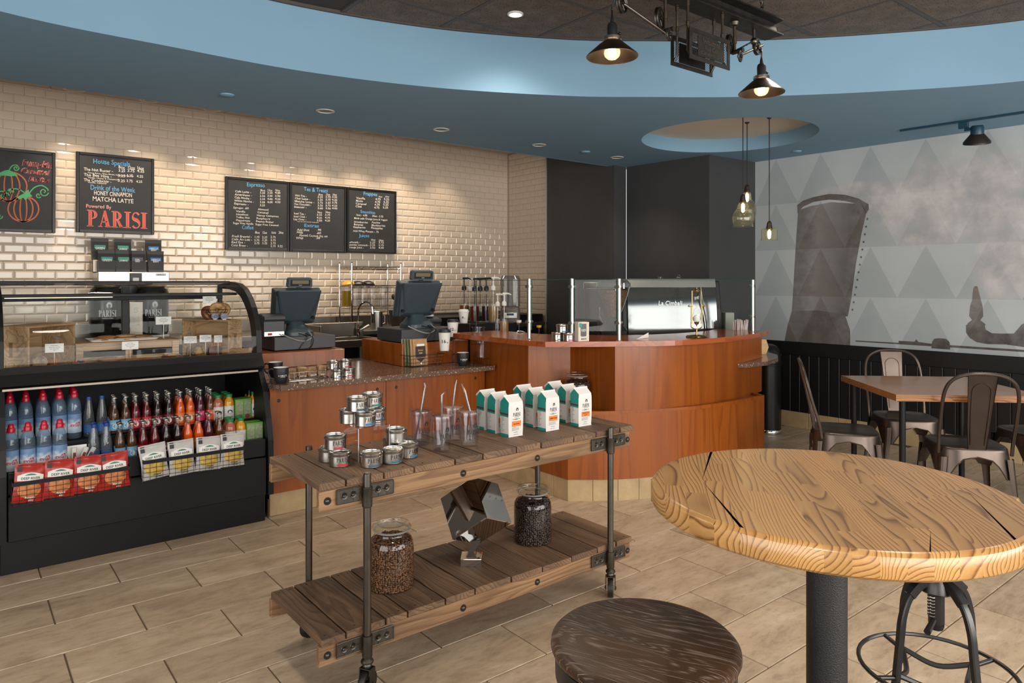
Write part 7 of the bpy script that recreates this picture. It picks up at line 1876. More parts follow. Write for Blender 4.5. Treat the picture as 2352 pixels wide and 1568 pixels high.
for px, py, d, col, pump, lb in ((1066, 735, 5.90, 'amber', 'b', 'amber syrup bottle with black pump at the far left'), (1079, 737, 5.95, 'gold', 'w', 'golden syrup bottle with white pump, second in the row'), (1090, 738, 5.80, 'rust', 'b', 'rust brown syrup bottle with black pump, third in the row'), (1103, 738, 5.78, 'clear', 'b', 'clear syrup bottle with black pump, fourth in the row'), (1117, 738, 5.74, 'plum', 'b', 'dark plum syrup bottle with black pump, fifth in the row'), (1133, 739, 5.62, 'tan', 'w', 'tan syrup bottle with tall white pump at the front')): syrup(px, py, d, col, pump, lb, 1.06)
for px, py, d, col, pump, lb in ((1143, 771, 5.35, 'clear', 'w', 'lower clear bottle with white pump behind the glass'), (1158, 772, 5.2, 'tan', 'w', 'lower bottle with white pump next to the glass panel')):
    syrup(px, py, d, col, pump, lb, 0.95)
for px, py, col, lb in ((1192, 775, 'pump_w', 'white squeeze pump bottle behind the first steel post'), (1238, 775, 'yolk', 'yellow-topped pump bottle behind the glass guard')):
    p_ = at_d(px, py, 5.1)
    o = thing('pump_bottle', lb, 'bottle', (p_.x, p_.y, 0.8305), 0, 'pump bottles behind the guard'); h_ = at_d(px, 735 if px < 1200 else 747, 5.1).z - 0.8305
    MB().lathe([(0, 0), (0.03, 0), (0.03, h_ * 0.5), (0.016, h_ * 0.62), (0.005, h_ * 0.64), (0.005, h_ * 0.92)], 16).build('bottle', M['black_plastic'], o); MB().lathe([(0.005, h_ * 0.90), (0.018, h_ * 0.93), (0.019, h_), (0, h_)], 16).build('pump_head', M[col], o)
for i, (px, lb) in enumerate(((1182, 'bent steel spout left of the yellow pump'), (1275, 'bent steel spout right of the yellow pump'))):
    p_ = at_d(px, 790, 5.05); tag(MB().tube(smooth3([(0, 0, 0), (0.01, 0, 0.13), (0.03, 0, 0.16), (0.075, 0, 0.15), (0.085, 0, 0.12)]), 0.005, 7).lathe([(0, -0.0), (0.02, 0.0), (0.018, 0.02), (0, 0.022)], 14).build('steel_spout', M['chrome'], None, (p_.x, p_.y, 0.8305), -YAW), lb, 'spout')
ms = thing('milk_station', 'low dark counter for pumps behind the bar return', 'counter', (3.13, 3.70, 0)); MB().cbox(0.10, 0.06, 0, 0.5, 0.62, 0.83, 0.004).build('cabinet', M['black_metal'], ms)
# blender in its clear hood, brown jug
c = at_d(1172, 752, 6.0)
bl_ = thing('blender', 'commercial blender with smoky hood and brown base by the corner', 'blender', (c.x, c.y, CT0 + 0.0855), to_cam(c) + PI / 2)
M['smoke'] = clear('smoky_hood', (0.62, 0.63, 0.65), 1.5, 0.05, 1.2, 0.08, (0.4, 0.4, 0.42)); M['blender_brown'] = pm('taupe_plastic', '#5a4e46', 0.4)
MB().loft([rbox(0, 0, 0.17, 0.20, 0.0, 0.03), rbox(0, 0, 0.165, 0.19, 0.12, 0.03), rbox(0, 0.01, 0.15, 0.16, 0.15, 0.03)]).build('base', M['blender_brown'], bl_); MB().cbox(-0.06, -0.106, 0.05, 0.06, -0.09, 0.10, 0.004).build('control_panel', M['tin'], bl_); MB().box(-0.03, -0.1085, 0.075, 0.03, -0.106, 0.093).build('screen', M['navy_band'], bl_)
MB().loft([rbox(0, 0.01, 0.165, 0.17, 0.15, 0.03), rbox(0, 0.01, 0.17, 0.175, 0.38, 0.04), rbox(0, 0.02, 0.14, 0.14, 0.41, 0.04)]).build('hood', M['smoke'], bl_)
c = at_d(1030, 735, 6.2); ut = thing('utensil_tub', 'dark brown tub with scoops and a ladle beside the till', 'tub', (c.x, c.y, 0.985), 0)
ut.location = (3.52, 5.4, 0.0)
c = at_d(1030, 720, 6.2); ut.location = (c.x, c.y, CT0); ut.location.y = max(ut.location.y, 5.95)
M['dk_brown'] = pm('dark_brown_plastic', '#3a302b', 0.5)
MB().loft([rbox(0, 0, 0.22, 0.18, 0.0, 0.03), rbox(0, 0, 0.27, 0.22, 0.17, 0.03)]).build('tub', M['dk_brown'], ut)
for x, rz_ in ((-0.05, -0.5), (0.03, 0.1), (0.09, 0.3)): MB().tube([(x, 0, 0.05), (x + 0.12 * math.sin(rz_), 0, 0.28)], 0.011, 7).sphere((x + 0.13 * math.sin(rz_), 0, 0.30), 0.035, 12, 8).build('scoop', M['dk_brown'], ut)
MB().tube([(0.1, -0.05, 0.05), (0.2, -0.05, 0.26), (0.215, -0.05, 0.265)], 0.004, 6).build('ladle', M['steel'], ut)
c = at_d(1025, 712, 5.2); tag(MB().lathe([(0.03, 0), (0.034, 0.0), (0.028, 0.05), (0, 0.052)], 22).build('upturned_cup', M['cup_paper'], None, (2.83, 4.56, 1.085)), 'white paper cup upside down on the right receipt printer', 'cup')
# ================================================================ ROUND TABLE AND STOOLS
ash = [(0.0, srgb('#4e3018')), (0.22, srgb('#7a5229')), (0.5, srgb('#a87a45')), (0.8, srgb('#b98c55')), (1.0, srgb('#c49c66'))]
M['ash'] = wood('butcher_block_ash', ash, axis=0, scale=6.0, stretch=5, ring=5.5, fine=0.30, rough=0.30, bump=0.12, var=0.16, coat=0.25, ringpos=0.3, lin=95, det=0.6, nsc=1.7)
M['pedestal'] = pm('black_textured_pedestal', '#161617', 0.5, bump=0.8, bscale=420)
def clip(poly, inside, cut):
    out = []
    for i in range(len(poly)):
        a, b = poly[i], poly[(i + 1) % len(poly)]
        ia, ib = inside(a), inside(b)
        if ia: out.append(a)
        if ia != ib: out.append(cut(a, b))
    return out
TC, TRAD, TZ0, TZ1 = Vector((1.350, 0.700)), 0.340, 0.897, 0.942
rt = thing('round_bar_table', 'round butcher block bar table on a thick black pedestal', 'table', (TC.x, TC.y, 0))
MB().lathe([(0, 0), (0.28, 0), (0.28, 0.012), (0.06, 0.03), (0.0375, 0.04), (0.0375, 0.885), (0.11, 0.886), (0.11, 0.8965), (0, 0.8965)], 40).build('pedestal', M['pedestal'], rt)
random.seed(5)
SD = math.radians(41)
sw_ = 0.0385
circle = [(TRAD * math.cos(2 * PI * k / 120), TRAD * math.sin(2 * PI * k / 120)) for k in range(120)]
def stave(x0, x1, y0, y1):
    poly = list(circle)
    for ax, lim, sg in ((0, x0, 1), (0, x1, -1), (1, y0, 1), (1, y1, -1)):
        ins = lambda p, ax=ax, lim=lim, sg=sg: (p[ax] - lim) * sg >= -1e-9
        def cut(a, b, ax=ax, lim=lim):
            t = (lim - a[ax]) / (b[ax] - a[ax]); return (a[0] + (b[0] - a[0]) * t, a[1] + (b[1] - a[1]) * t)
        poly = clip(poly, ins, cut)
        if len(poly) < 3: return
    cx, cy = (x0 + x1) / 2, (y0 + y1) / 2
    rings = []
    for z, k in ((0.0, 0.010), (0.006, 0.002), (0.012, 0.0), (0.031, 0.0), (0.039, 0.0025), (0.0435, 0.0075), (0.045, 0.013)):
        ring = []
        for (x, y) in poly:
            r_ = math.hypot(x, y)
            if r_ > TRAD - 0.0005:
                q = (TRAD - k) / r_; nx_, ny_ = x * q, y * q
                for lim in (y0, y1):
                    if abs(y - lim) < 1e-7: ny_ = y; nx_ = math.copysign(math.sqrt(max((TRAD - k) ** 2 - y * y, 0)), x)
                for lim in (x0, x1):
                    if abs(x - lim) < 1e-7: nx_ = x; ny_ = math.copysign(math.sqrt(max((TRAD - k) ** 2 - x * x, 0)), y)
                ring.append((nx_ - cx, ny_ - cy, z))
            else: ring.append((x - cx, y - cy, z))
        rings.append(ring)
    mb = MB(); n = len(poly)
    mb.loft(rings, 0, False, True)
    mb.add(rings[0], [tuple(range(n))[::-1]]); mb.add(rings[-1], [tuple(range(n))])
    mb.build('stave', M['ash'], rt, (cx * math.cos(SD) - cy * math.sin(SD), cx * math.sin(SD) + cy * math.cos(SD), TZ0), SD, 30)
y = -TRAD
while y < TRAD - 1e-6:
    half = math.sqrt(max(TRAD ** 2 - max(abs(y), abs(y + sw_)) ** 2, 0.0)) - 0.06
    cuts, x = [-TRAD - 0.01], -half + random.uniform(0.0, 0.2)
    while x < half:
        cuts.append(x); x += random.uniform(0.16, 0.34)
    cuts.append(TRAD + 0.01)
    for xa, xb in zip(cuts, cuts[1:]):
        stave(xa, xb, y, min(y + sw_, TRAD))
    y += sw_
MB().lathe([(0, 0.004), (TRAD - 0.02, 0.004), (TRAD - 0.016, 0.04), (TRAD - 0.02, 0.0442), (0, 0.0442)], 72).build('core', M['ash'], rt, (0, 0, TZ0), SD)
# bar stools
m, nt, p = newmat('cerused_dark_oak')
tc = node(nt, 'ShaderNodeTexCoord'); oi = node(nt, 'ShaderNodeObjectInfo')
mp = node(nt, 'ShaderNodeMapping'); mp.inputs['Scale'].default_value = (12, 1.6, 3); nt.links.new(tc.outputs['Object'], mp.inputs[0])
big = node(nt, 'ShaderNodeTexNoise', i_Scale=0.9, i_Detail=2.0, i_Distortion=0.7); nt.links.new(mp.outputs[0], big.inputs['Vector'])
fr = math_n(nt, 'FRACT', math_n(nt, 'MULTIPLY', big.outputs[0], 34.0))
mp2 = node(nt, 'ShaderNodeMapping'); mp2.inputs['Scale'].default_value = (420, 16, 50); nt.links.new(tc.outputs['Object'], mp2.inputs[0])
fn = node(nt, 'ShaderNodeTexNoise', i_Scale=1.0, i_Detail=3.0); nt.links.new(mp2.outputs[0], fn.inputs['Vector'])
pore = math_n(nt, 'MULTIPLY', ramp(nt, [(0.45, (0, 0, 0)), (0.75, (1, 1, 1)), (1.0, (0.1, 0.1, 0.1))], fr).outputs[0], ramp(nt, [(0.46, (0, 0, 0)), (0.58, (1, 1, 1))], fn.outputs[0]).outputs[0])
base_ = ramp(nt, [(0.3, srgb('#2e2016')), (0.7, srgb('#48321f'))], big.outputs[0]).outputs[0]
nt.links.new(mixc(nt, math_n(nt, 'MULTIPLY', pore, 0.8), base_, srgb('#85766a')), p.inputs['Base Color']); p.inputs['Roughness'].default_value = 0.36
b = node(nt, 'ShaderNodeBump', i_Strength=0.3, i_Distance=0.001); b.invert = True; nt.links.new(pore, b.inputs['Height']); nt.links.new(b.outputs[0], p.inputs['Normal'])
M['cerused'] = m
M['stool_metal'] = pm('grey_stool_steel', '#4b4a49', 0.36, 0.85, noise=0.1, nscale=10)
st_ = thing('bar_stool', 'bar stool with round dark oak seat in front of the round table', 'stool', (1.005, 0.8686, 0), 0.35, 'bar stools at the round table')
SR = 0.1735
MB().lathe([(0, 0.687), (SR * 0.5, 0.6885), (SR - 0.016, 0.690), (SR - 0.007, 0.688), (SR - 0.001, 0.682), (SR, 0.675), (SR - 0.003, 0.667), (SR - 0.010, 0.662), (0, 0.662)], 64).build('seat', M['cerused'], st_)
MB().lathe([(0, 0.655), (SR - 0.012, 0.655), (SR - 0.008, 0.661), (SR - 0.0085, 0.620), (SR - 0.012, 0.618), (SR - 0.013, 0.655)], 64).build('seat_band', M['stool_metal'], st_)
MB().cyl((0, 0, 0.41), (0, 0, 0.655), 0.017).lathe([(0, 0.407), (0.016, 0.408), (0.019, 0.415), (0.019, 0.422)], 16).build('screw', M['stool_metal'], st_)
hb = MB()
hb.lathe([(0.018, 0.555), (0.034, 0.552), (0.042, 0.536), (0.046, 0.515), (0.040, 0.510)], 20)
hb.build('hub', M['stool_metal'], st_)
def rect_tube(mb, pts, w_, h_, side):
    P = [Vector(q) for q in pts]; side = Vector(side); rings = []
    for i, q in enumerate(P):
        t = (P[min(i + 1, len(P) - 1)] - P[max(i - 1, 0)]).normalized(); up = side.cross(t).normalized()
        c = 0.003
        rings.append([q + side * a + up * b_ for a, b_ in ((-w_ + c, -h_), (w_ - c, -h_), (w_, -h_ + c), (w_, h_ - c), (w_ - c, h_), (-w_ + c, h_), (-w_, h_ - c), (-w_, -h_ + c))])
    mb.loft(rings, smooth=True)
for k in range(4):
    a = k * PI / 2 + PI / 4; c_, s_ = math.cos(a), math.sin(a)
    prof = smooth3([(0.020, 0, 0.540), (0.055, 0, 0.528), (0.090, 0, 0.498), (0.110, 0, 0.445), (0.118, 0, 0.38), (0.140, 0, 0.20), (0.165, 0, 0.0)], 5)
    mb = MB(); rect_tube(mb, [(q.x * c_, q.x * s_, q.z) for q in prof], 0.0095, 0.0085, (-s_, c_, 0)); mb.build('leg', M['stool_metal'], st_, sharp=40)
    mb = MB(); rect_tube(mb, [(q.x * c_, q.x * s_, q.z) for q in smooth3([(0.020, 0, 0.545), (0.055, 0, 0.534), (0.086, 0, 0.508)], 4)], 0.0125, 0.0115, (-s_, c_, 0)); mb.build('arm_sleeve', M['stool_metal'], st_)
    mb = MB(); q0 = 0.118
    n_ = (math.cos(a + PI / 2), math.sin(a + PI / 2))
    mb.tube(smooth3([(0.118 * c_, 0.118 * s_, 0.295), (0.05 * (c_ + n_[0]), 0.05 * (s_ + n_[1]), 0.275), (0.118 * n_[0], 0.118 * n_[1], 0.295)], 5), 0.007, 6); mb.build('brace', M['stool_metal'], st_)
MB().tube([(0.190 * math.cos(2 * PI * i / 40), 0.190 * math.sin(2 * PI * i / 40), 0.300) for i in range(40)], 0.0058, 8, True).build('foot_ring', M['stool_metal'], st_)
for k in range(4):
    a = k * PI / 2 + PI / 4; MB().cyl((0.118 * math.cos(a), 0.118 * math.sin(a), 0.29), (0.188 * math.cos(a), 0.188 * math.sin(a), 0.299), 0.006).build('ring_stay', M['stool_metal'], st_)
MB().tube([(-0.075, 0.02, 0.425), (0.03, -0.005, 0.445), (0.085, -0.015, 0.48)], [0.009, 0.006, 0.005], 8).build('height_lever', M['stool_metal'], st_)
w = MB(); w.tube([(-0.022 + 0.0085 * math.cos(i * 0.9), 0.012 + 0.0085 * math.sin(i * 0.9), 0.505 - i * 0.0012) for i in range(48)], 0.0013, 5); w.build('spring', M['steel'], st_)
MB().cyl((0, 0, 0.425), (0, 0, 0.515), 0.020).build('sleeve', M['stool_metal'], st_)
dup(st_, (2.09, 0.778, 0), 0.35, 'bar stool behind the table, only its arched steel legs showing under the top')

# ================================================================ DINING TABLE AND CHAIRS
M['walnut'] = wood('brown_butcher_block', [(0.0, srgb('#4a2c18')), (0.3, srgb('#74492a')), (0.65, srgb('#93623a')), (1.0, srgb('#a87a4e'))], axis=0, scale=6, stretch=5, ring=4, fine=0.35, rough=0.26, bump=0.05, var=0.13, coat=0.3, lin=80, det=0.6, nsc=1.7)
FL, LC, BC_ = Vector((4.033, 1.702)), Vector((4.591, 2.254)), Vector((5.163, 1.717))
ex = (BC_ - LC); LX = ex.length; ang = math.atan2(ex.y, ex.x); LY = (LC - FL).length
dt = thing('dining_table', 'square butcher block dining table on black pipe legs by the mural', 'table', (FL.x, FL.y, 0), ang)
n_s = 13
for i in range(n_s):
    y0 = LY * i / n_s; x = 0
    cuts = [0] + sorted(random.uniform(0.15, LX - 0.15) for _ in range(2)) + [LX]
    for a, b_ in zip(cuts, cuts[1:]):
        MB().cbox(-(b_ - a) / 2, -LY / n_s / 2, 0, (b_ - a) / 2, LY / n_s / 2, 0.036, 0.0004).build('stave', M['walnut'], dt, ((a + b_) / 2, y0 + LY / n_s / 2, 0.694))
for x in (0.06, LX - 0.06):
    for y in (0.06, LY - 0.06):
        l_ = MB().cyl((x, y, 0), (x, y, 0.688), 0.0165, None, 16).build('leg', M['black_metal'], dt); MB().cbox(x - 0.04, y - 0.04, 0.688, x + 0.04, y + 0.04, 0.694, 0.001).build('leg_plate', M['black_metal'], l_)
M['bronze'] = pm('gunmetal_chair_steel', '#5b5049', 0.33, 0.85, noise=0.14, nscale=6, rn=0.12)
def sqp(t, r_, n_=4.0):          # superellipse point
    c_, s_ = math.cos(t), math.sin(t)
    return (r_ * abs(c_) ** (2 / n_) * (1 if c_ >= 0 else -1), r_ * abs(s_) ** (2 / n_) * (1 if s_ >= 0 else -1))
def make_chair():
    o = thing('metal_chair', 'x', 'chair', (0, 0, 0), 0, 'gunmetal steel chairs at the dining table')
    N = 48
    def ring(r_, z, n_=4.0): return [(*sqp(2 * PI * i / N, r_, n_), z) for i in range(N)]
    s = MB(); s.loft([ring(0.002, 0.446), ring(0.08, 0.445), ring(0.15, 0.447), ring(0.163, 0.452), ring(0.172, 0.4515), ring(0.178, 0.445), ring(0.180, 0.435)], caps=False)
    s.build('seat', M['bronze'], o, sharp=60)
    ap = MB(); top = ring(0.180, 0.436); bot = []
    for i in range(N):
        t = 2 * PI * i / N; k = abs(math.sin(2 * t)) ; e = min(1.0, k * 1.15) ** 0.55
        x, y = sqp(t, 0.184 + 0.012 * e, 4.0); bot.append((x, y, 0.408 - 0.115 * e ** 3.0))
    ap.strip(top, bot, closed=True); ap.build('apron', M['bronze'], o, sharp=70)
    arch = MB(); arch.tube([(b_[0] * 1.004, b_[1] * 1.004, b_[2]) for b_ in bot], 0.0035, 6, True); arch.build('apron_bead', M['bronze'], o)
    for sx_ in (-1, 1):
        for sy_ in (-1, 1):
            L_ = MB(); rings = []
            for z, c_, w_ in ((0.40, 0.160, 0.050), (0.30, 0.168, 0.046), (0.15, 0.184, 0.032), (0.03, 0.198, 0.020), (0.0, 0.202, 0.018)):
                pts = []
                for u_, v_ in ((-1, 0), (-0.55, 0.62), (0, 0.82), (0.55, 0.62), (1, 0)):
                    lx, ly = u_ * w_ * 0.5, v_ * w_ * 0.5     # local: along the diagonal's normal, outwards
                    ox, oy = sx_ * 0.7071, sy_ * 0.7071; nx, ny = -sy_ * 0.7071 * sx_ * sx_, sx_ * 0.7071
                    nx, ny = -oy, ox
                    pts.append((sx_ * c_ + ox * ly + nx * lx, sy_ * c_ + oy * ly + ny * lx, z))
                rings.append(pts)
            n5 = 5
            v = [q for r_ in rings for q in r_]; f = [(k * n5 + i, k * n5 + i + 1, (k + 1) * n5 + i + 1, (k + 1) * n5 + i) for k in range(len(rings) - 1) for i in range(n5 - 1)]
            L_.add(v, f, 0, None, True); L_.build('leg', M['bronze'], o, sharp=60)
            MB().cyl((sx_ * 0.203, sy_ * 0.203, 0), (sx_ * 0.203, sy_ * 0.203, 0.012), 0.011).build('foot', M['black_plastic'], o)
    # back hoop and splat: facing +x, so the back stands at -x
    hoop = smooth3([(-0.145, -0.176, 0.415), (-0.160, -0.178, 0.50), (-0.195, -0.180, 0.62), (-0.228, -0.176, 0.745), (-0.245, -0.150, 0.815), (-0.256, -0.09, 0.853), (-0.259, 0.0, 0.862), (-0.256, 0.09, 0.853), (-0.245, 0.150, 0.815), (-0.228, 0.176, 0.745), (-0.195, 0.180, 0.62), (-0.160, 0.178, 0.50), (-0.145, 0.176, 0.415)], 5)
    MB().tube(hoop, 0.0095, 9).build('back_hoop', M['bronze'], o)
    prof = [(-0.172, 0.447, 0.043), (-0.182, 0.52, 0.050), (-0.202, 0.62, 0.057), (-0.226, 0.74, 0.063), (-0.252, 0.852, 0.070)]
    sp_ = MB()
    A = [(x, -w_, z) for x, z, w_ in prof]; B = [(x, w_, z) for x, z, w_ in prof]
    sp_.strip(A, B); sp_.strip([(x - 0.004, y, z) for x, y, z in A], [(x - 0.004, y, z) for x, y, z in B]); sp_.strip(A, [(x - 0.010, y, z) for x, y, z in A]); sp_.strip(B, [(x - 0.010, y, z) for x, y, z in B])
    sp_.build('back_splat', M['bronze'], o, sharp=40)
    def sx_at(z): 
        for (xa, za, _), (xb, zb, _) in zip(prof, prof[1:]):
            if z <= zb: return xa + (xb - xa) * (z - za) / (zb - za)
        return prof[-1][0]
    rp = [(-0.034, 0.47)] + [(-0.042, 0.62), (-0.045, 0.74)] + [(-0.045 * math.cos(a), 0.765 + 0.045 * math.sin(a)) for a in [k * PI / 10 for k in range(11)]] + [(0.045, 0.74), (0.042, 0.62), (0.034, 0.47)]
    for d_ in (-0.0055, 0.0015):
        MB().tube([(sx_at(z) + d_, y, z) for y, z in rp], 0.0032, 6).build('splat_rib', M['bronze'], o)
    return o
ch = make_chair()
ch.location = (4.27, 2.10, 0); ch.rotation_euler = (0, 0, math.radians(-57)); ch['label'] = 'gunmetal steel chair left of the dining table, seen from its side'
dup(ch, (4.99, 2.05, 0), math.radians(-138), 'gunmetal steel chair behind the dining table, facing the room')
dup(ch, (4.44, 1.51, 0), math.radians(38), 'gunmetal steel chair nearest the round table, its back towards us')
dup(ch, (5.12, 1.34, 0), math.radians(140), 'gunmetal steel chair at the far right, mostly hidden by the nearer chair')
# waste bin
bn_ = thing('waste_bin', 'tall black dome-topped waste bin with steel foot beside the bar', 'waste bin', (5.70, 3.50, 0))
MB().lathe([(0, 0), (0.122, 0), (0.124, 0.004), (0.122, 0.035), (0.118, 0.04)], 36).build('steel_foot', M['chrome'], bn_); MB().lathe([(0.117, 0.038), (0.117, 0.60)], 36).build('bin_body', M['brew_black'], bn_); MB().lathe([(0.1175, 0.60), (0.121, 0.605), (0.121, 0.63), (0.117, 0.68), (0.105, 0.73), (0.080, 0.77), (0.045, 0.787), (0, 0.79)], 36).build('dome', M['brew_black'], bn_); MB().lathe([(0.1180, 0.598), (0.1225, 0.602), (0.1225, 0.612), (0.1185, 0.616)], 36).build('seam_ring', M['brew_black'], bn_)
c = at_z(1759, 806, 0.7806)
nb = thing('wooden_block_holder', 'pale wooden hexagonal block on the quartz shelf at the bar end', 'holder', (4.93, 3.10, 0.7806), -YAW + 0.1)
MB().prism([(-0.05, 0), (0.045, 0), (0.065, 0.055), (0.045, 0.115), (-0.05, 0.115)], -0.03, 0.03, 0, rotm(PI / 2)).build('block', wood('light_maple', [(0, srgb('#a27d4f')), (1, srgb('#c39c69'))], axis=0, scale=4, rough=0.5, var=0.05), nb)

# ================================================================ ON AND BEHIND THE BAR
BTZ = 0.9805
tin(base_pt(1281, 782, BTZ, 0.0385), 'teal', 'silver tin with teal label, lower left of three on the bar', 0.5, group='round tins on the bar'); tin(base_pt(1307, 783.5, BTZ, 0.0385), 'pink', 'silver tin with magenta label, lower right of three on the bar', 0.4, group='round tins on the bar')
p_ = base_pt(1293, 782.5, BTZ, 0.0385); tin(Vector((p_.x, p_.y + 0.005, BTZ + 0.0505)), 'blue', 'silver tin on top of the two tins on the bar', 0.4, group='round tins on the bar')
p_ = at_z(1349, 782.5, BTZ)
bx_ = thing('brew_box', 'white and brown carton with window reading BREW on the bar', 'carton', (p_.x - 0.035, p_.y + 0.02, BTZ), -YAW + 0.42)
MB().cbox(-0.038, -0.035, 0, 0.038, 0.035, 0.118, 0.002).build('carton', pm('cream_carton', '#cfc5b6', 0.55), bx_); MB().box(0.0384, -0.030, 0.008, 0.0392, 0.030, 0.112).build('side_panel', M['bag_brown'], bx_); MB().prism([(-0.022, 0.035), (-0.016, 0.030), (0.012, 0.030), (0.018, 0.035), (0.018, 0.108), (-0.022, 0.108)], 0, 0.0008, 0, rotm(PI / 2, 0, 0, (0, -0.0352, 0))).build('window', M['brew_black'], bx_)
t = MB(); text(t, 'BREW', 0.014, flat(0, -0.0362, 0.010), 0, 0, 'C'); t.build('lettering', M['ink'], bx_); t = MB(); brand_on(t, 0.013, flat(-0.002, -0.0368, 0.062), 0, 0, squash=0.8); t.build('window_lettering', M['white'], bx_); MB().prism([(-0.030, 0.085), (-0.018, 0.085), (-0.014, 0.095), (-0.016, 0.112), (-0.032, 0.112), (-0.034, 0.095)], 0, 0.0006, 0, rotm(PI / 2, 0, 0, (0, -0.0370, 0))).build('sticker', M['pt'], bx_)
t = MB(); f = flat(0.0396, 0, 0, (0, 1, 0))
for i in range(6): text(t, ('TO', 'ROAST', 'GRIND', 'STEEP', 'POUR', 'SIP')[i], 0.010, f, 0, 0.095 - i * 0.014, 'C')
t.build('side_lettering', M['paper'], bx_)
# hourglass
M['brass'] = pm('aged_brass', '#a48a52', 0.25, 1.0, noise=0.1, nscale=20)
p_ = base_pt(1600, 775.5, BTZ, 0.06)
hg = thing('hourglass', 'brass swivel hourglass with white sand on the bar top', 'hourglass', p_, -YAW)
MB().lathe([(0, 0.016), (0.012, 0.016), (0.050, 0.012), (0.066, 0.008), (0.070, 0.003), (0.068, 0)], 32).build('foot', M['brass'], hg); MB().cyl((0, 0, 0.014), (0, 0, 0.052), 0.0055).build('stem', M['brass'], hg)
MB().tube(smooth3([(-0.037, 0, 0.215), (-0.037, 0, 0.085), (-0.030, 0, 0.063), (0, 0, 0.052), (0.030, 0, 0.063), (0.037, 0, 0.085), (0.037, 0, 0.215)]), 0.0035, 7).build('yoke', M['brass'], hg)
MB().tube([(-0.030, 0, 0.090), (-0.030, 0, 0.305), (0.030, 0, 0.305), (0.030, 0, 0.090)], 0.0032, 7, True).build('swivel_frame', M['brass'], hg)
for x in (-1, 1): MB().cyl((x * 0.030, 0, 0.205), (x * 0.048, 0, 0.205), 0.005).sphere((x * 0.050, 0, 0.205), 0.007, 10, 6).build('pivot', M['brass'], hg)
MB().lathe([(0, 0.296), (0.018, 0.297), (0.014, 0.312), (0.005, 0.318), (0.004, 0.326), (0, 0.328)], 16).build('finial', M['brass'], hg); MB().lathe([(0, 0.100), (0.018, 0.099), (0.012, 0.086), (0.004, 0.080), (0.003, 0.072), (0, 0.070)], 16).build('lower_finial', M['brass'], hg)
MB().lathe([(0.010, 0.098), (0.022, 0.104), (0.026, 0.120), (0.026, 0.150), (0.018, 0.180), (0.003, 0.198), (0.018, 0.216), (0.026, 0.244), (0.026, 0.278), (0.020, 0.292), (0.010, 0.297)], 24).build('glass_bulbs', M['jar'], hg); MB().lathe([(0, 0.103), (0.022, 0.106), (0.0245, 0.12), (0.0245, 0.130), (0.012, 0.142), (0, 0.147)], 22).build('sand', M['white'], hg)
# folded paper, straws, napkin box
p_ = at_z(1462, 779, BTZ); tag(MB().add([(0, 0, 0.001), (0.15, 0.03, 0.001), (0.15, 0.03, 0.035), (0.16, 0.06, 0.001)], [(0, 1, 2), (1, 3, 2), (0, 2, 3), (0, 3, 1)]).build('folded_card', M['paper'], None, p_), 'small folded white card lying behind the glass on the bar', 'card')
p_ = at_d(1699, 762, 5.35)
stw = thing('straw_holder', 'holder packed with wrapped white straws at the right of the bar', 'straw holder', (p_.x, p_.y, 0.8305), 0)
MB().loft([rbox(0, 0, 0.13, 0.07, 0.0, 0.01), rbox(0, 0, 0.14, 0.08, 0.13, 0.01)]).build('box', M['black_plastic'], stw)
M['straw_w'] = pm('paper_wrapped_straw', '#cbbfba', 0.6)
sm_ = MB().cyl((0, 0, 0), (0, 0, 0.2), 0.0042, None, 6).mesh('straw', M['straw_w'])
for i in range(26):
    inst('straw', sm_, stw, (-0.058 + (i % 13) * 0.0097, -0.018 + 0.035 * (i // 13), 0.02 + random.uniform(-0.01, 0.012)), (random.uniform(-.08, .08), random.uniform(-.15, .25), 0))
p_ = at_d(1672, 762, 5.6); tag(MB().cbox(-0.035, -0.05, 0, 0.035, 0.05, 0.27, 0.003).build('napkin_box', pm('grey_green_card', '#8f948a', 0.7), None, (p_.x, p_.y, 0.8305), -YAW), 'grey-green paper box between the coffee machine and the straws', 'box')
# coffee machine
em = thing('espresso_machine', 'large espresso machine with glossy curved back panel behind the bar', 'espresso machine', (4.52, 3.72, 0.8305), -YAW + 0.12)
SIDE = [(-0.24, 0.0), (-0.25, 0.06), (-0.235, 0.30), (-0.195, 0.52), (0.22, 0.52), (0.24, 0.40), (0.24, 0.0)]
def ext(mb, prof, x0, x1, mi=0, sm=False):
    n = len(prof); mb.add([(x0, y, z) for y, z in prof] + [(x1, y, z) for y, z in prof], [tuple(range(n))[::-1], tuple(range(n, 2 * n))] + [(i, (i + 1) % n, n + (i + 1) % n, n + i) for i in range(n)], mi)
b = MB(); ext(b, [(y * 0.97, z) for y, z in SIDE], -0.36, 0.36); b.build('body', M['black_plastic'], em)
for x in (-0.40, 0.36):
    b = MB(); ext(b, SIDE, x, x + 0.045); ob = b.build('side_pillar', M['black_metal'], em); ob.modifiers.new('bevel', 'BEVEL').width = 0.012; ob.modifiers['bevel'].segments = 3
bp2 = [(-0.252, 0.06), (-0.250, 0.15), (-0.243, 0.28), (-0.226, 0.40), (-0.210, 0.47)]
b = MB(); b.strip([(-0.355, y - 0.004, z) for y, z in bp2], [(0.36, y - 0.004, z) for y, z in bp2]); b.build('back_panel', pm('smoked_mirror_panel', '#6d7071', 0.10, 0.85), em, sharp=60)
b = MB(); ext(b, [(-0.215, 0.47), (-0.198, 0.535), (0.22, 0.535), (0.22, 0.47)], -0.36, 0.365); b.build('top_rail', pm('pale_steel_rail', '#a9aca8', 0.25, 0.8), em)
t = MB(); text(t, 'La Cimbali', 0.05, flat(-0.02, -0.246, 0.33, (1, 0, 0), (0, 0.12, 1)), 0, 0, 'C', 0, 0.9, 0.2); t.build('maker_lettering', pm('pale_script', '#8c8f8f', 0.2, 0.8), em)
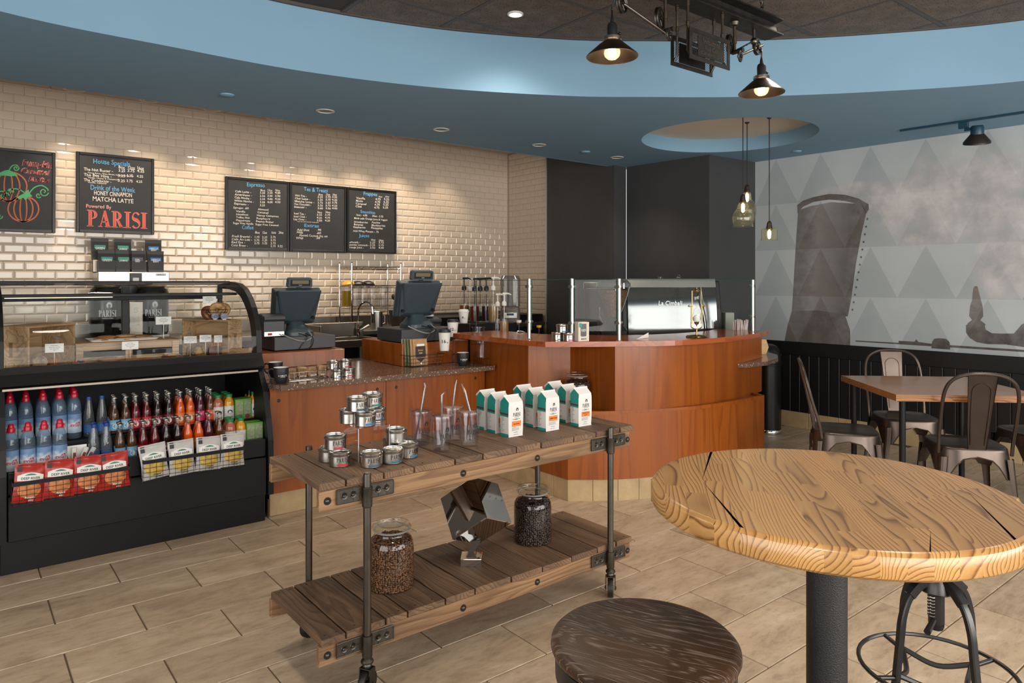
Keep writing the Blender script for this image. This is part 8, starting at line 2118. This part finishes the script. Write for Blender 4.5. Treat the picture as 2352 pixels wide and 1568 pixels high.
MB().tube(smooth3([(0.22, -0.262, 0.47), (0.235, -0.268, 0.35), (0.262, -0.276, 0.20), (0.268, -0.276, 0.06)]), 0.007, 8).build('hand_rail', M['chrome'], em)
for x, z in ((-0.05, 0.535), (0.1, 0.535)): MB().sphere((x, -0.1, z + 0.012), 0.022, 12, 6).build('cup_dome', M['jar'], em)
for x in (-0.38, 0.38):
    for y in (-0.2, 0.2): MB().cyl((x, y, -0.0), (x, y, 0.02), 0.02).build('foot', M['chrome'], em)
# second machine body at the left, seen from its side
e2 = thing('brewing_machine', 'black brewing machine with chrome top rail left of the espresso machine', 'coffee machine', (4.13, 3.93, 0.8305), -YAW - 0.55)
b = MB(); ext(b, [(-0.13, 0), (-0.12, 0.45), (-0.06, 0.50), (0.14, 0.50), (0.14, 0)], -0.17, 0.17); ob = b.build('body', M['black_plastic'], e2); ob.modifiers.new('bevel', 'BEVEL').width = 0.015; ob.modifiers['bevel'].segments = 3
MB().cbox(-0.175, -0.125, 0.455, 0.175, 0.14, 0.51, 0.006).build('chrome_rail', M['chrome'], e2); MB().prism([(-0.06, 0.06), (0.10, 0.06), (0.12, 0.09), (0.12, 0.33), (0.09, 0.36), (-0.03, 0.30), (-0.07, 0.22)], 0, 0.004, 0, rotm(PI / 2, 0, 0, (0.02, -0.130, 0))).build('side_window', M['smoke'], e2)
# grinder with bean hopper
p_ = at_d(1409, 785, 5.15)
gr = thing('coffee_grinder', 'coffee grinder with clear hopper full of beans behind the glass', 'coffee grinder', (p_.x, p_.y, 0.8305), to_cam(p_) + PI / 2)
MB().loft([rbox(0, 0, 0.20, 0.24, 0.0, 0.02), rbox(0, 0, 0.20, 0.24, 0.16, 0.02), rbox(0, 0.02, 0.13, 0.14, 0.20, 0.03), rbox(0, 0.02, 0.10, 0.10, 0.25, 0.03)]).build('grinder_body', M['black_metal'], gr)
MB().lathe([(0.045, 0.25), (0.055, 0.28), (0.105, 0.42), (0.118, 0.47), (0.122, 0.475)], 32).build('hopper', M['jar'], gr); MB().lathe([(0.122, 0.472), (0.126, 0.478), (0.124, 0.50), (0.10, 0.525), (0, 0.53)], 32).build('hopper_lid', M['smoke'], gr)
hb_ = beans(lambda z: 0.045 + (z - 0.25) * 0.34, 0.262, 0.445, 0, 4).build('beans', M['bean_mid'], gr); hb_['kind'] = 'stuff'
MB().prism([(-0.02, 0.05), (0.02, 0.05), (0.0, 0.085)], 0, 0.001, 0, rotm(PI / 2, 0, 0, (0.0, -0.121, 0))).build('maker_mark', M['white'], gr); t = MB(); text(t, 'MAHLKONIG', 0.016, flat(0, -0.1215, 0.028), 0, 0, 'C'); t.build('maker_lettering', M['white'], gr)
MB().tube([(-0.08, -0.05, 0.22), (-0.10, -0.09, 0.27), (-0.10, -0.10, 0.33)], 0.006, 6).build('dosing_lever', M['steel'], gr)
# ================================================================ HANGING LAMPS
VH = 2.06
chn = thing('industrial_rail_lamp', 'hanging industrial rail lamp with pulleys, pipes and a maker sign', 'ceiling lamp', (2.75, VH, 2.64))
CXH = 2.75
def hu(px, py, v=VH):
    q = at_v(px, py, v); return Vector((q.x - CXH, q.y - VH, q.z - 2.64))
x0, x1 = -0.72, hu(1778, 70).x
b = MB(); ext(b, [(-0.055, 0.0), (0.055, 0.0), (0.055, 0.006), (0.02, 0.012), (0.012, 0.05), (0.012, 0.07), (0.055, 0.078), (0.055, 0.086), (-0.055, 0.086), (-0.055, 0.078), (-0.012, 0.07), (-0.012, 0.05), (-0.02, 0.012), (-0.055, 0.006)], x0, x1)
b.build('rail_beam', M['aged_iron'], chn)
for x in (-0.55, x1 - 0.12):
    lk = MB()
    for k in range(6):
        T_ = rotm(0, 0, PI / 2 * (k % 2), (x, 0, 0.10 + k * 0.022)); lk.tube([T_ @ Vector((0.008 * math.cos(a), 0, 0.014 * math.sin(a))) for a in [i * PI / 5 for i in range(10)]], 0.0022, 5, True)
    lk.build('chain', M['iron'], chn)
    MB().tube(smooth3([(x + 0.01, 0, 0.086), (x + 0.03, 0.01, 0.12), (x + 0.02, 0, 0.16), (x, 0, 0.22)]), 0.0028, 6).build('feed_cable', M['black_plastic'], chn)
def wheel(c, R, name='pulley', spokes=6, tilt=0.0, w_=0.006):
    mb = MB(); T_ = Matrix.Translation(c) @ Matrix.Rotation(tilt, 4, 'Z')
    for y in (-w_, w_): mb.tube([T_ @ Vector((R * math.cos(a), y, R * math.sin(a))) for a in [i * 2 * PI / 28 for i in range(28)]], 0.0034, 6, True)
    mb.tube([T_ @ Vector(((R - 0.004) * math.cos(a), 0, (R - 0.004) * math.sin(a))) for a in [i * 2 * PI / 28 for i in range(28)]], 0.0045, 6, True)
    for k in range(spokes):
        a = k * 2 * PI / spokes + 0.3; mb.tube([T_ @ Vector((0, 0, 0)), T_ @ Vector(((R - 0.003) * math.cos(a), 0, (R - 0.003) * math.sin(a)))], 0.0032, 5)
    mb.cyl(T_ @ Vector((0, -0.012, 0)), T_ @ Vector((0, 0.012, 0)), 0.008)
    return mb.build(name, M['iron'], chn)
M['pipe_brown'] = pm('bronzed_pipe', '#5c5248', 0.38, 0.9, noise=0.2, nscale=18)
P1 = hu(1428, 4); P1.z = hu(1428, 6).z
wheel(P1, 0.043, tilt=0.35); wheel(hu(1515, 42), 0.046, tilt=0.35); wheel(hu(1676, 102), 0.046, tilt=0.35); P4 = hu(1739, 110); wheel(P4, 0.034, tilt=0.1)
vw1, vw2 = hu(1537, 79, VH - 0.05), hu(1700, 129, VH - 0.05)
for q in (vw1, vw2): wheel(q, 0.026, 'valve_wheel', 6, 0.3, 0.001)
def pipe(pts, r_, name='pipe', mat='pipe_brown'): return MB().tube(pts, r_, 10).build(name, M[mat], chn)
for px, py in ((1528, 72), (1687, 120)):
    q = hu(px, py, VH); pb = pipe([(q.x, 0, 0.0), (q.x, 0, q.z)], 0.0075)
    MB().lathe([(0.009, -0.055), (0.0115, -0.052), (0.0115, -0.085), (0.009, -0.088)], 14, 0, Matrix.Translation((q.x, 0, -0.02))).build('coupling', M['pipe_brown'], pb); MB().lathe([(0.0075, -0.02), (0.018, -0.016), (0.022, -0.006), (0.024, 0.0)], 16, 0, Matrix.Translation((q.x, 0, 0))).build('flange', M['iron'], pb)
    MB().cyl((q.x, 0.012, q.z), (q.x, -0.05, q.z), 0.011).build('elbow', M['pipe_brown'], pb)
pipe([P1, hu(1527, 76)], 0.0065, 'arm', 'gunmetal'); pipe([hu(1700, 127), hu(1752, 104)], 0.0065, 'arm', 'gunmetal')
kb = hu(1732, 95); MB().sphere(kb, 0.019, 14, 8).cyl(kb, (kb.x, kb.y, 0), 0.009).build('finial_ball', M['gunmetal'], chn)
tw = MB(); a_, b_ = hu(1692, 115), hu(1726, 97)
for s_ in (0, PI): tw.tube([a_ + (b_ - a_) * (i / 16) + Vector((0, 0.003 * math.cos(i + s_), 0.003 * math.sin(i + s_))) for i in range(17)], 0.0025, 5)
tw.build('twisted_cord', M['black_plastic'], chn)
# sign frames on pipes
def sign_frame(v, uL, uR, zB, zT, name):
    y = v - VH; o = MB(); f = 0.020; a, c_ = uL - CXH, uR - CXH; z0, z1 = zB - 2.64, zT - 2.64
    for q in ((a, z0, c_, z0 + f), (a, z1 - f, c_, z1), (a, z0 + f, a + f, z1 - f), (c_ - f, z0 + f, c_, z1 - f)): o.box(q[0], y - 0.002, q[1], q[2], y + 0.002, q[3])
    fo = o.build(name, M['iron'], chn)
    m_ = MB(); n = int((c_ - a) / 0.012)
    for i in range(-12, n + 1):
        for s_ in (1, -1):
            xa = a + i * 0.012; h_ = z1 - z0; xb = xa + h_
            t0, t1 = max(0, (a - xa) / h_), min(1, (c_ - xa) / h_)
            if t1 > t0:
                za, zb = (z0 + t0 * h_, z0 + t1 * h_) if s_ > 0 else (z1 - t0 * h_, z1 - t1 * h_)
                m_.tube([(xa + t0 * h_, y, za), (xa + t1 * h_, y, zb)], 0.0009, 4)
    g_ = m_.build('mesh_screen', M['aged_iron'], fo)
    return fo
f1 = sign_frame(2.0, 2.62, 2.93, 2.362, 2.505, 'front_sign_frame'); f2 = sign_frame(2.12, 2.64, 2.96, 2.362, 2.505, 'rear_sign_frame')
MB().box(2.68 - CXH, -0.064, 2.385 - 2.64, 2.88 - CXH, -0.061, 2.478 - 2.64).build('sign_plate', M['iron'], f1); MB().box(2.70 - CXH, 0.058, 2.385 - 2.64, 2.90 - CXH, 0.061, 2.478 - 2.64).build('sign_plate', M['aged_iron'], f2)
t = MB(); f = flat(2.78 - CXH, -0.0652, 2.385 - 2.64)
text(t, 'Industrial', 0.036, f, 0, 0.062, 'C', 0, 0.95); text(t, 'Rail Co.', 0.030, f, 0, 0.035, 'C'); text(t, 'Cleveland, OH', 0.026, f, 0, 0.010, 'C'); t.build('sign_lettering', M['tin'], f1)
for (v, us) in ((2.02, (2.635, 2.90)), (2.10, (2.66, 2.945))):
    for u in us:
        y = v - VH; pb = pipe([(u - CXH, y, 0), (u - CXH, y, -0.235), (u - CXH, y + (0.014 if v > VH else -0.014), -0.255)], 0.0062, 'sign_pipe')
        for z in (-0.005, -0.10): MB().lathe([(0.0065, z), (0.0095, z - 0.004), (0.0095, z - 0.022), (0.0065, z - 0.026)], 12, 0, Matrix.Translation((u - CXH, y, 0))).build('coupling', M['pipe_brown'], pb)
# bell shades with bulbs
M['shade_out'] = pm('brushed_bronze_shade', '#6b6058', 0.32, 1.0, noise=0.15, nscale=12); M['bulb_glass'] = clear('bulb_glass', (1.0, 0.96, 0.9), 1.45, 0.02, 1.0, 0.03, (1, 0.9, 0.75)); M['filament'] = pm('bulb_filament', '#ffd9a0', 0.5, emit=(1.0, 0.72, 0.40), estr=60.0)
def bell(px, py, d, cord_top, label_cord):
    c = at_d(px, py, d); L_ = Vector((c.x - CXH, c.y - VH, c.z - 2.64))
    T_ = Matrix.Translation(L_)
    sh = MB().lathe([(0.1135, 0.0), (0.1145, 0.002), (0.112, 0.006), (0.060, 0.052), (0.040, 0.068), (0.036, 0.076)], 44, 0, T_).build('shade', M['shade_out'], chn)
    MB().lathe([(0.038, 0.074), (0.041, 0.076), (0.041, 0.086), (0.036, 0.089), (0.022, 0.09)], 28, 0, T_).build('shade_ring', M['tin'], sh)
    MB().lathe([(0.022, 0.088), (0.0225, 0.135), (0.018, 0.148), (0.009, 0.153), (0.008, 0.165), (0.004, 0.185)], 22, 0, T_).build('socket', M['black_plastic'], sh); MB().cyl(L_ + Vector((0.022, 0, 0.118)), L_ + Vector((0.05, 0, 0.114)), 0.003).cyl(L_ + Vector((0.042, 0, 0.115)), L_ + Vector((0.054, 0, 0.114)), 0.006).build('switch_key', M['black_plastic'], sh)
    MB().lathe([(0, -0.013), (0.018, -0.010), (0.032, 0.002), (0.037, 0.018), (0.033, 0.034), (0.020, 0.050), (0.013, 0.062), (0.013, 0.085)], 28, 0, T_).build('bulb', M['bulb_glass'], sh)
    fl_ = MB()
    for k in range(6):
        a = k * PI / 3; fl_.tube([L_ + Vector((0.012 * math.cos(a), 0.012 * math.sin(a), 0.045)), L_ + Vector((0.017 * math.cos(a + 0.4), 0.017 * math.sin(a + 0.4), 0.012)), L_ + Vector((0.012 * math.cos(a + 0.8), 0.012 * math.sin(a + 0.8), 0.045))], 0.0022, 5)
    fl_.build('filament', M['filament'], sh)
    MB().tube(smooth3([L_ + Vector((0, 0, 0.18)), L_ + Vector((0, 0, 0.22)), Vector(cord_top)]), 0.0038, 7).build('cord', M['black_plastic'], chn)
    lamp('bell_lamp_light', 'POINT', c + Vector((0, 0, 0.02)), None, 5.0, (1.0, 0.74, 0.46), shadow_soft_size=0.02)
bell(1406, 131, 3.11, P1 + Vector((-0.043, 0.0, 0.0)), 0); bell(1749, 214.5, 3.60, P4 + Vector((0.034, 0, 0)), 0)

# glass pendants under the round recess
M['pend_glass'] = clear('smoky_amber_glass', (0.80, 0.80, 0.70), 1.5, 0.02, 1.6, 0.06, (0.75, 0.7, 0.5))
def pendant(px, py, d, prof, label, ztop):
    c = at_d(px, py, d)
    o = thing('glass_pendant', label, 'pendant lamp', (c.x, c.y, c.z), 0, 'glass pendants over the bar')
    MB().lathe(prof, 32).build('glass_shade', M['pend_glass'], o)
    zt = max(z for _, z in prof)
    MB().lathe([(0.006, zt + 0.055), (0.016, zt + 0.045), (0.019, zt + 0.03), (0.021, zt + 0.012), (0.024, zt + 0.005), (0.024, zt - 0.012), (0.013, zt - 0.02)], 20).build('socket', M['pipe_brown'], o)
    MB().lathe([(0.010, zt - 0.02), (0.013, zt - 0.04), (0.011, zt - 0.075), (0, zt - 0.085)], 14).build('bulb', pm('candle_bulb', '#ffe6b8', 0.4, emit=(1.0, 0.80, 0.50), estr=14.0), o)
    MB().cyl((0, 0, zt + 0.05), (0, 0, ztop - c.z), 0.0035, None, 7).build('cord', M['black_plastic'], o); MB().lathe([(0.0, -0.012), (0.012, -0.010), (0.02, 0.0)], 14, 0, Matrix.Translation((0, 0, ztop - c.z))).build('ceiling_cup', M['black_plastic'], o)
    lamp('pendant_light', 'POINT', (c.x, c.y, c.z + zt - 0.05), None, 1.6, (1.0, 0.78, 0.5), shadow_soft_size=0.015)
ROUND = [(0.072, 0.0), (0.074, 0.006), (0.070, 0.012), (0.072, 0.016), (0.079, 0.040), (0.083, 0.065), (0.078, 0.095), (0.064, 0.118), (0.054, 0.128), (0.056, 0.133), (0.044, 0.140), (0.040, 0.160), (0.030, 0.182), (0.020, 0.192)]
PEAR = [(0.050, 0.0), (0.053, 0.004), (0.052, 0.012), (0.066, 0.05), (0.070, 0.09), (0.062, 0.130), (0.052, 0.150), (0.054, 0.155), (0.036, 0.162), (0.032, 0.20), (0.028, 0.225), (0.020, 0.235)]
BELL = [(0.064, 0.0), (0.060, 0.006), (0.058, 0.012), (0.058, 0.080), (0.053, 0.090), (0.026, 0.094), (0.021, 0.096)]
pendant(1706.5, 521, 5.30, ROUND, 'round smoky glass pendant, lowest of the left pair', 2.614); pendant(1716, 507, 5.62, PEAR, 'taller pear-shaped glass pendant behind the round one', 2.614); pendant(1767, 552, 5.45, BELL, 'small bell-shaped glass pendant hanging alone at the right', 2.614)

# track light over the mural
a_, b_ = at_z(2068, 302.5, 2.485), at_z(2420, 250.5, 2.485)
tk = thing('track_light', 'blue ceiling track with one black bell-shaped spotlight by the mural', 'track light', (a_.x, a_.y, 2.485), math.atan2(b_.y - a_.y, b_.x - a_.x))
M['track_blue'] = pm('petrol_blue_metal', '#0f3c50', 0.4); Lt = (Vector((b_.x, b_.y)) - Vector((a_.x, a_.y))).length
MB().cbox(0, -0.014, 0, Lt, 0.014, 0.0145, 0.002).build('track', M['track_blue'], tk)
c = at_z(2215, 282, 2.485); s0 = (Vector((c.x, c.y)) - Vector((a_.x, a_.y))).length
hd_ = MB().cbox(s0 - 0.03, -0.016, -0.045, s0 + 0.03, 0.016, 0.0, 0.003).cbox(s0 + 0.005, -0.010, -0.065, s0 + 0.06, 0.010, -0.045, 0.003).build('adaptor', M['track_blue'], tk)
A_ = rotm(0.25, 0.1, 0, (s0 + 0.085, 0.0, -0.075))
MB().lathe([(0, 0.04), (0.034, 0.038), (0.040, 0.03), (0.042, -0.02)], 24, 0, A_).build('lamp_cap', M['track_blue'], tk); MB().lathe([(0.042, -0.02), (0.085, -0.075), (0.086, -0.09), (0.080, -0.092), (0.060, -0.06), (0, -0.05)], 28, 0, A_).build('lamp_bell', pm('dark_bronze_spot', '#2c2522', 0.4, 0.3), tk)
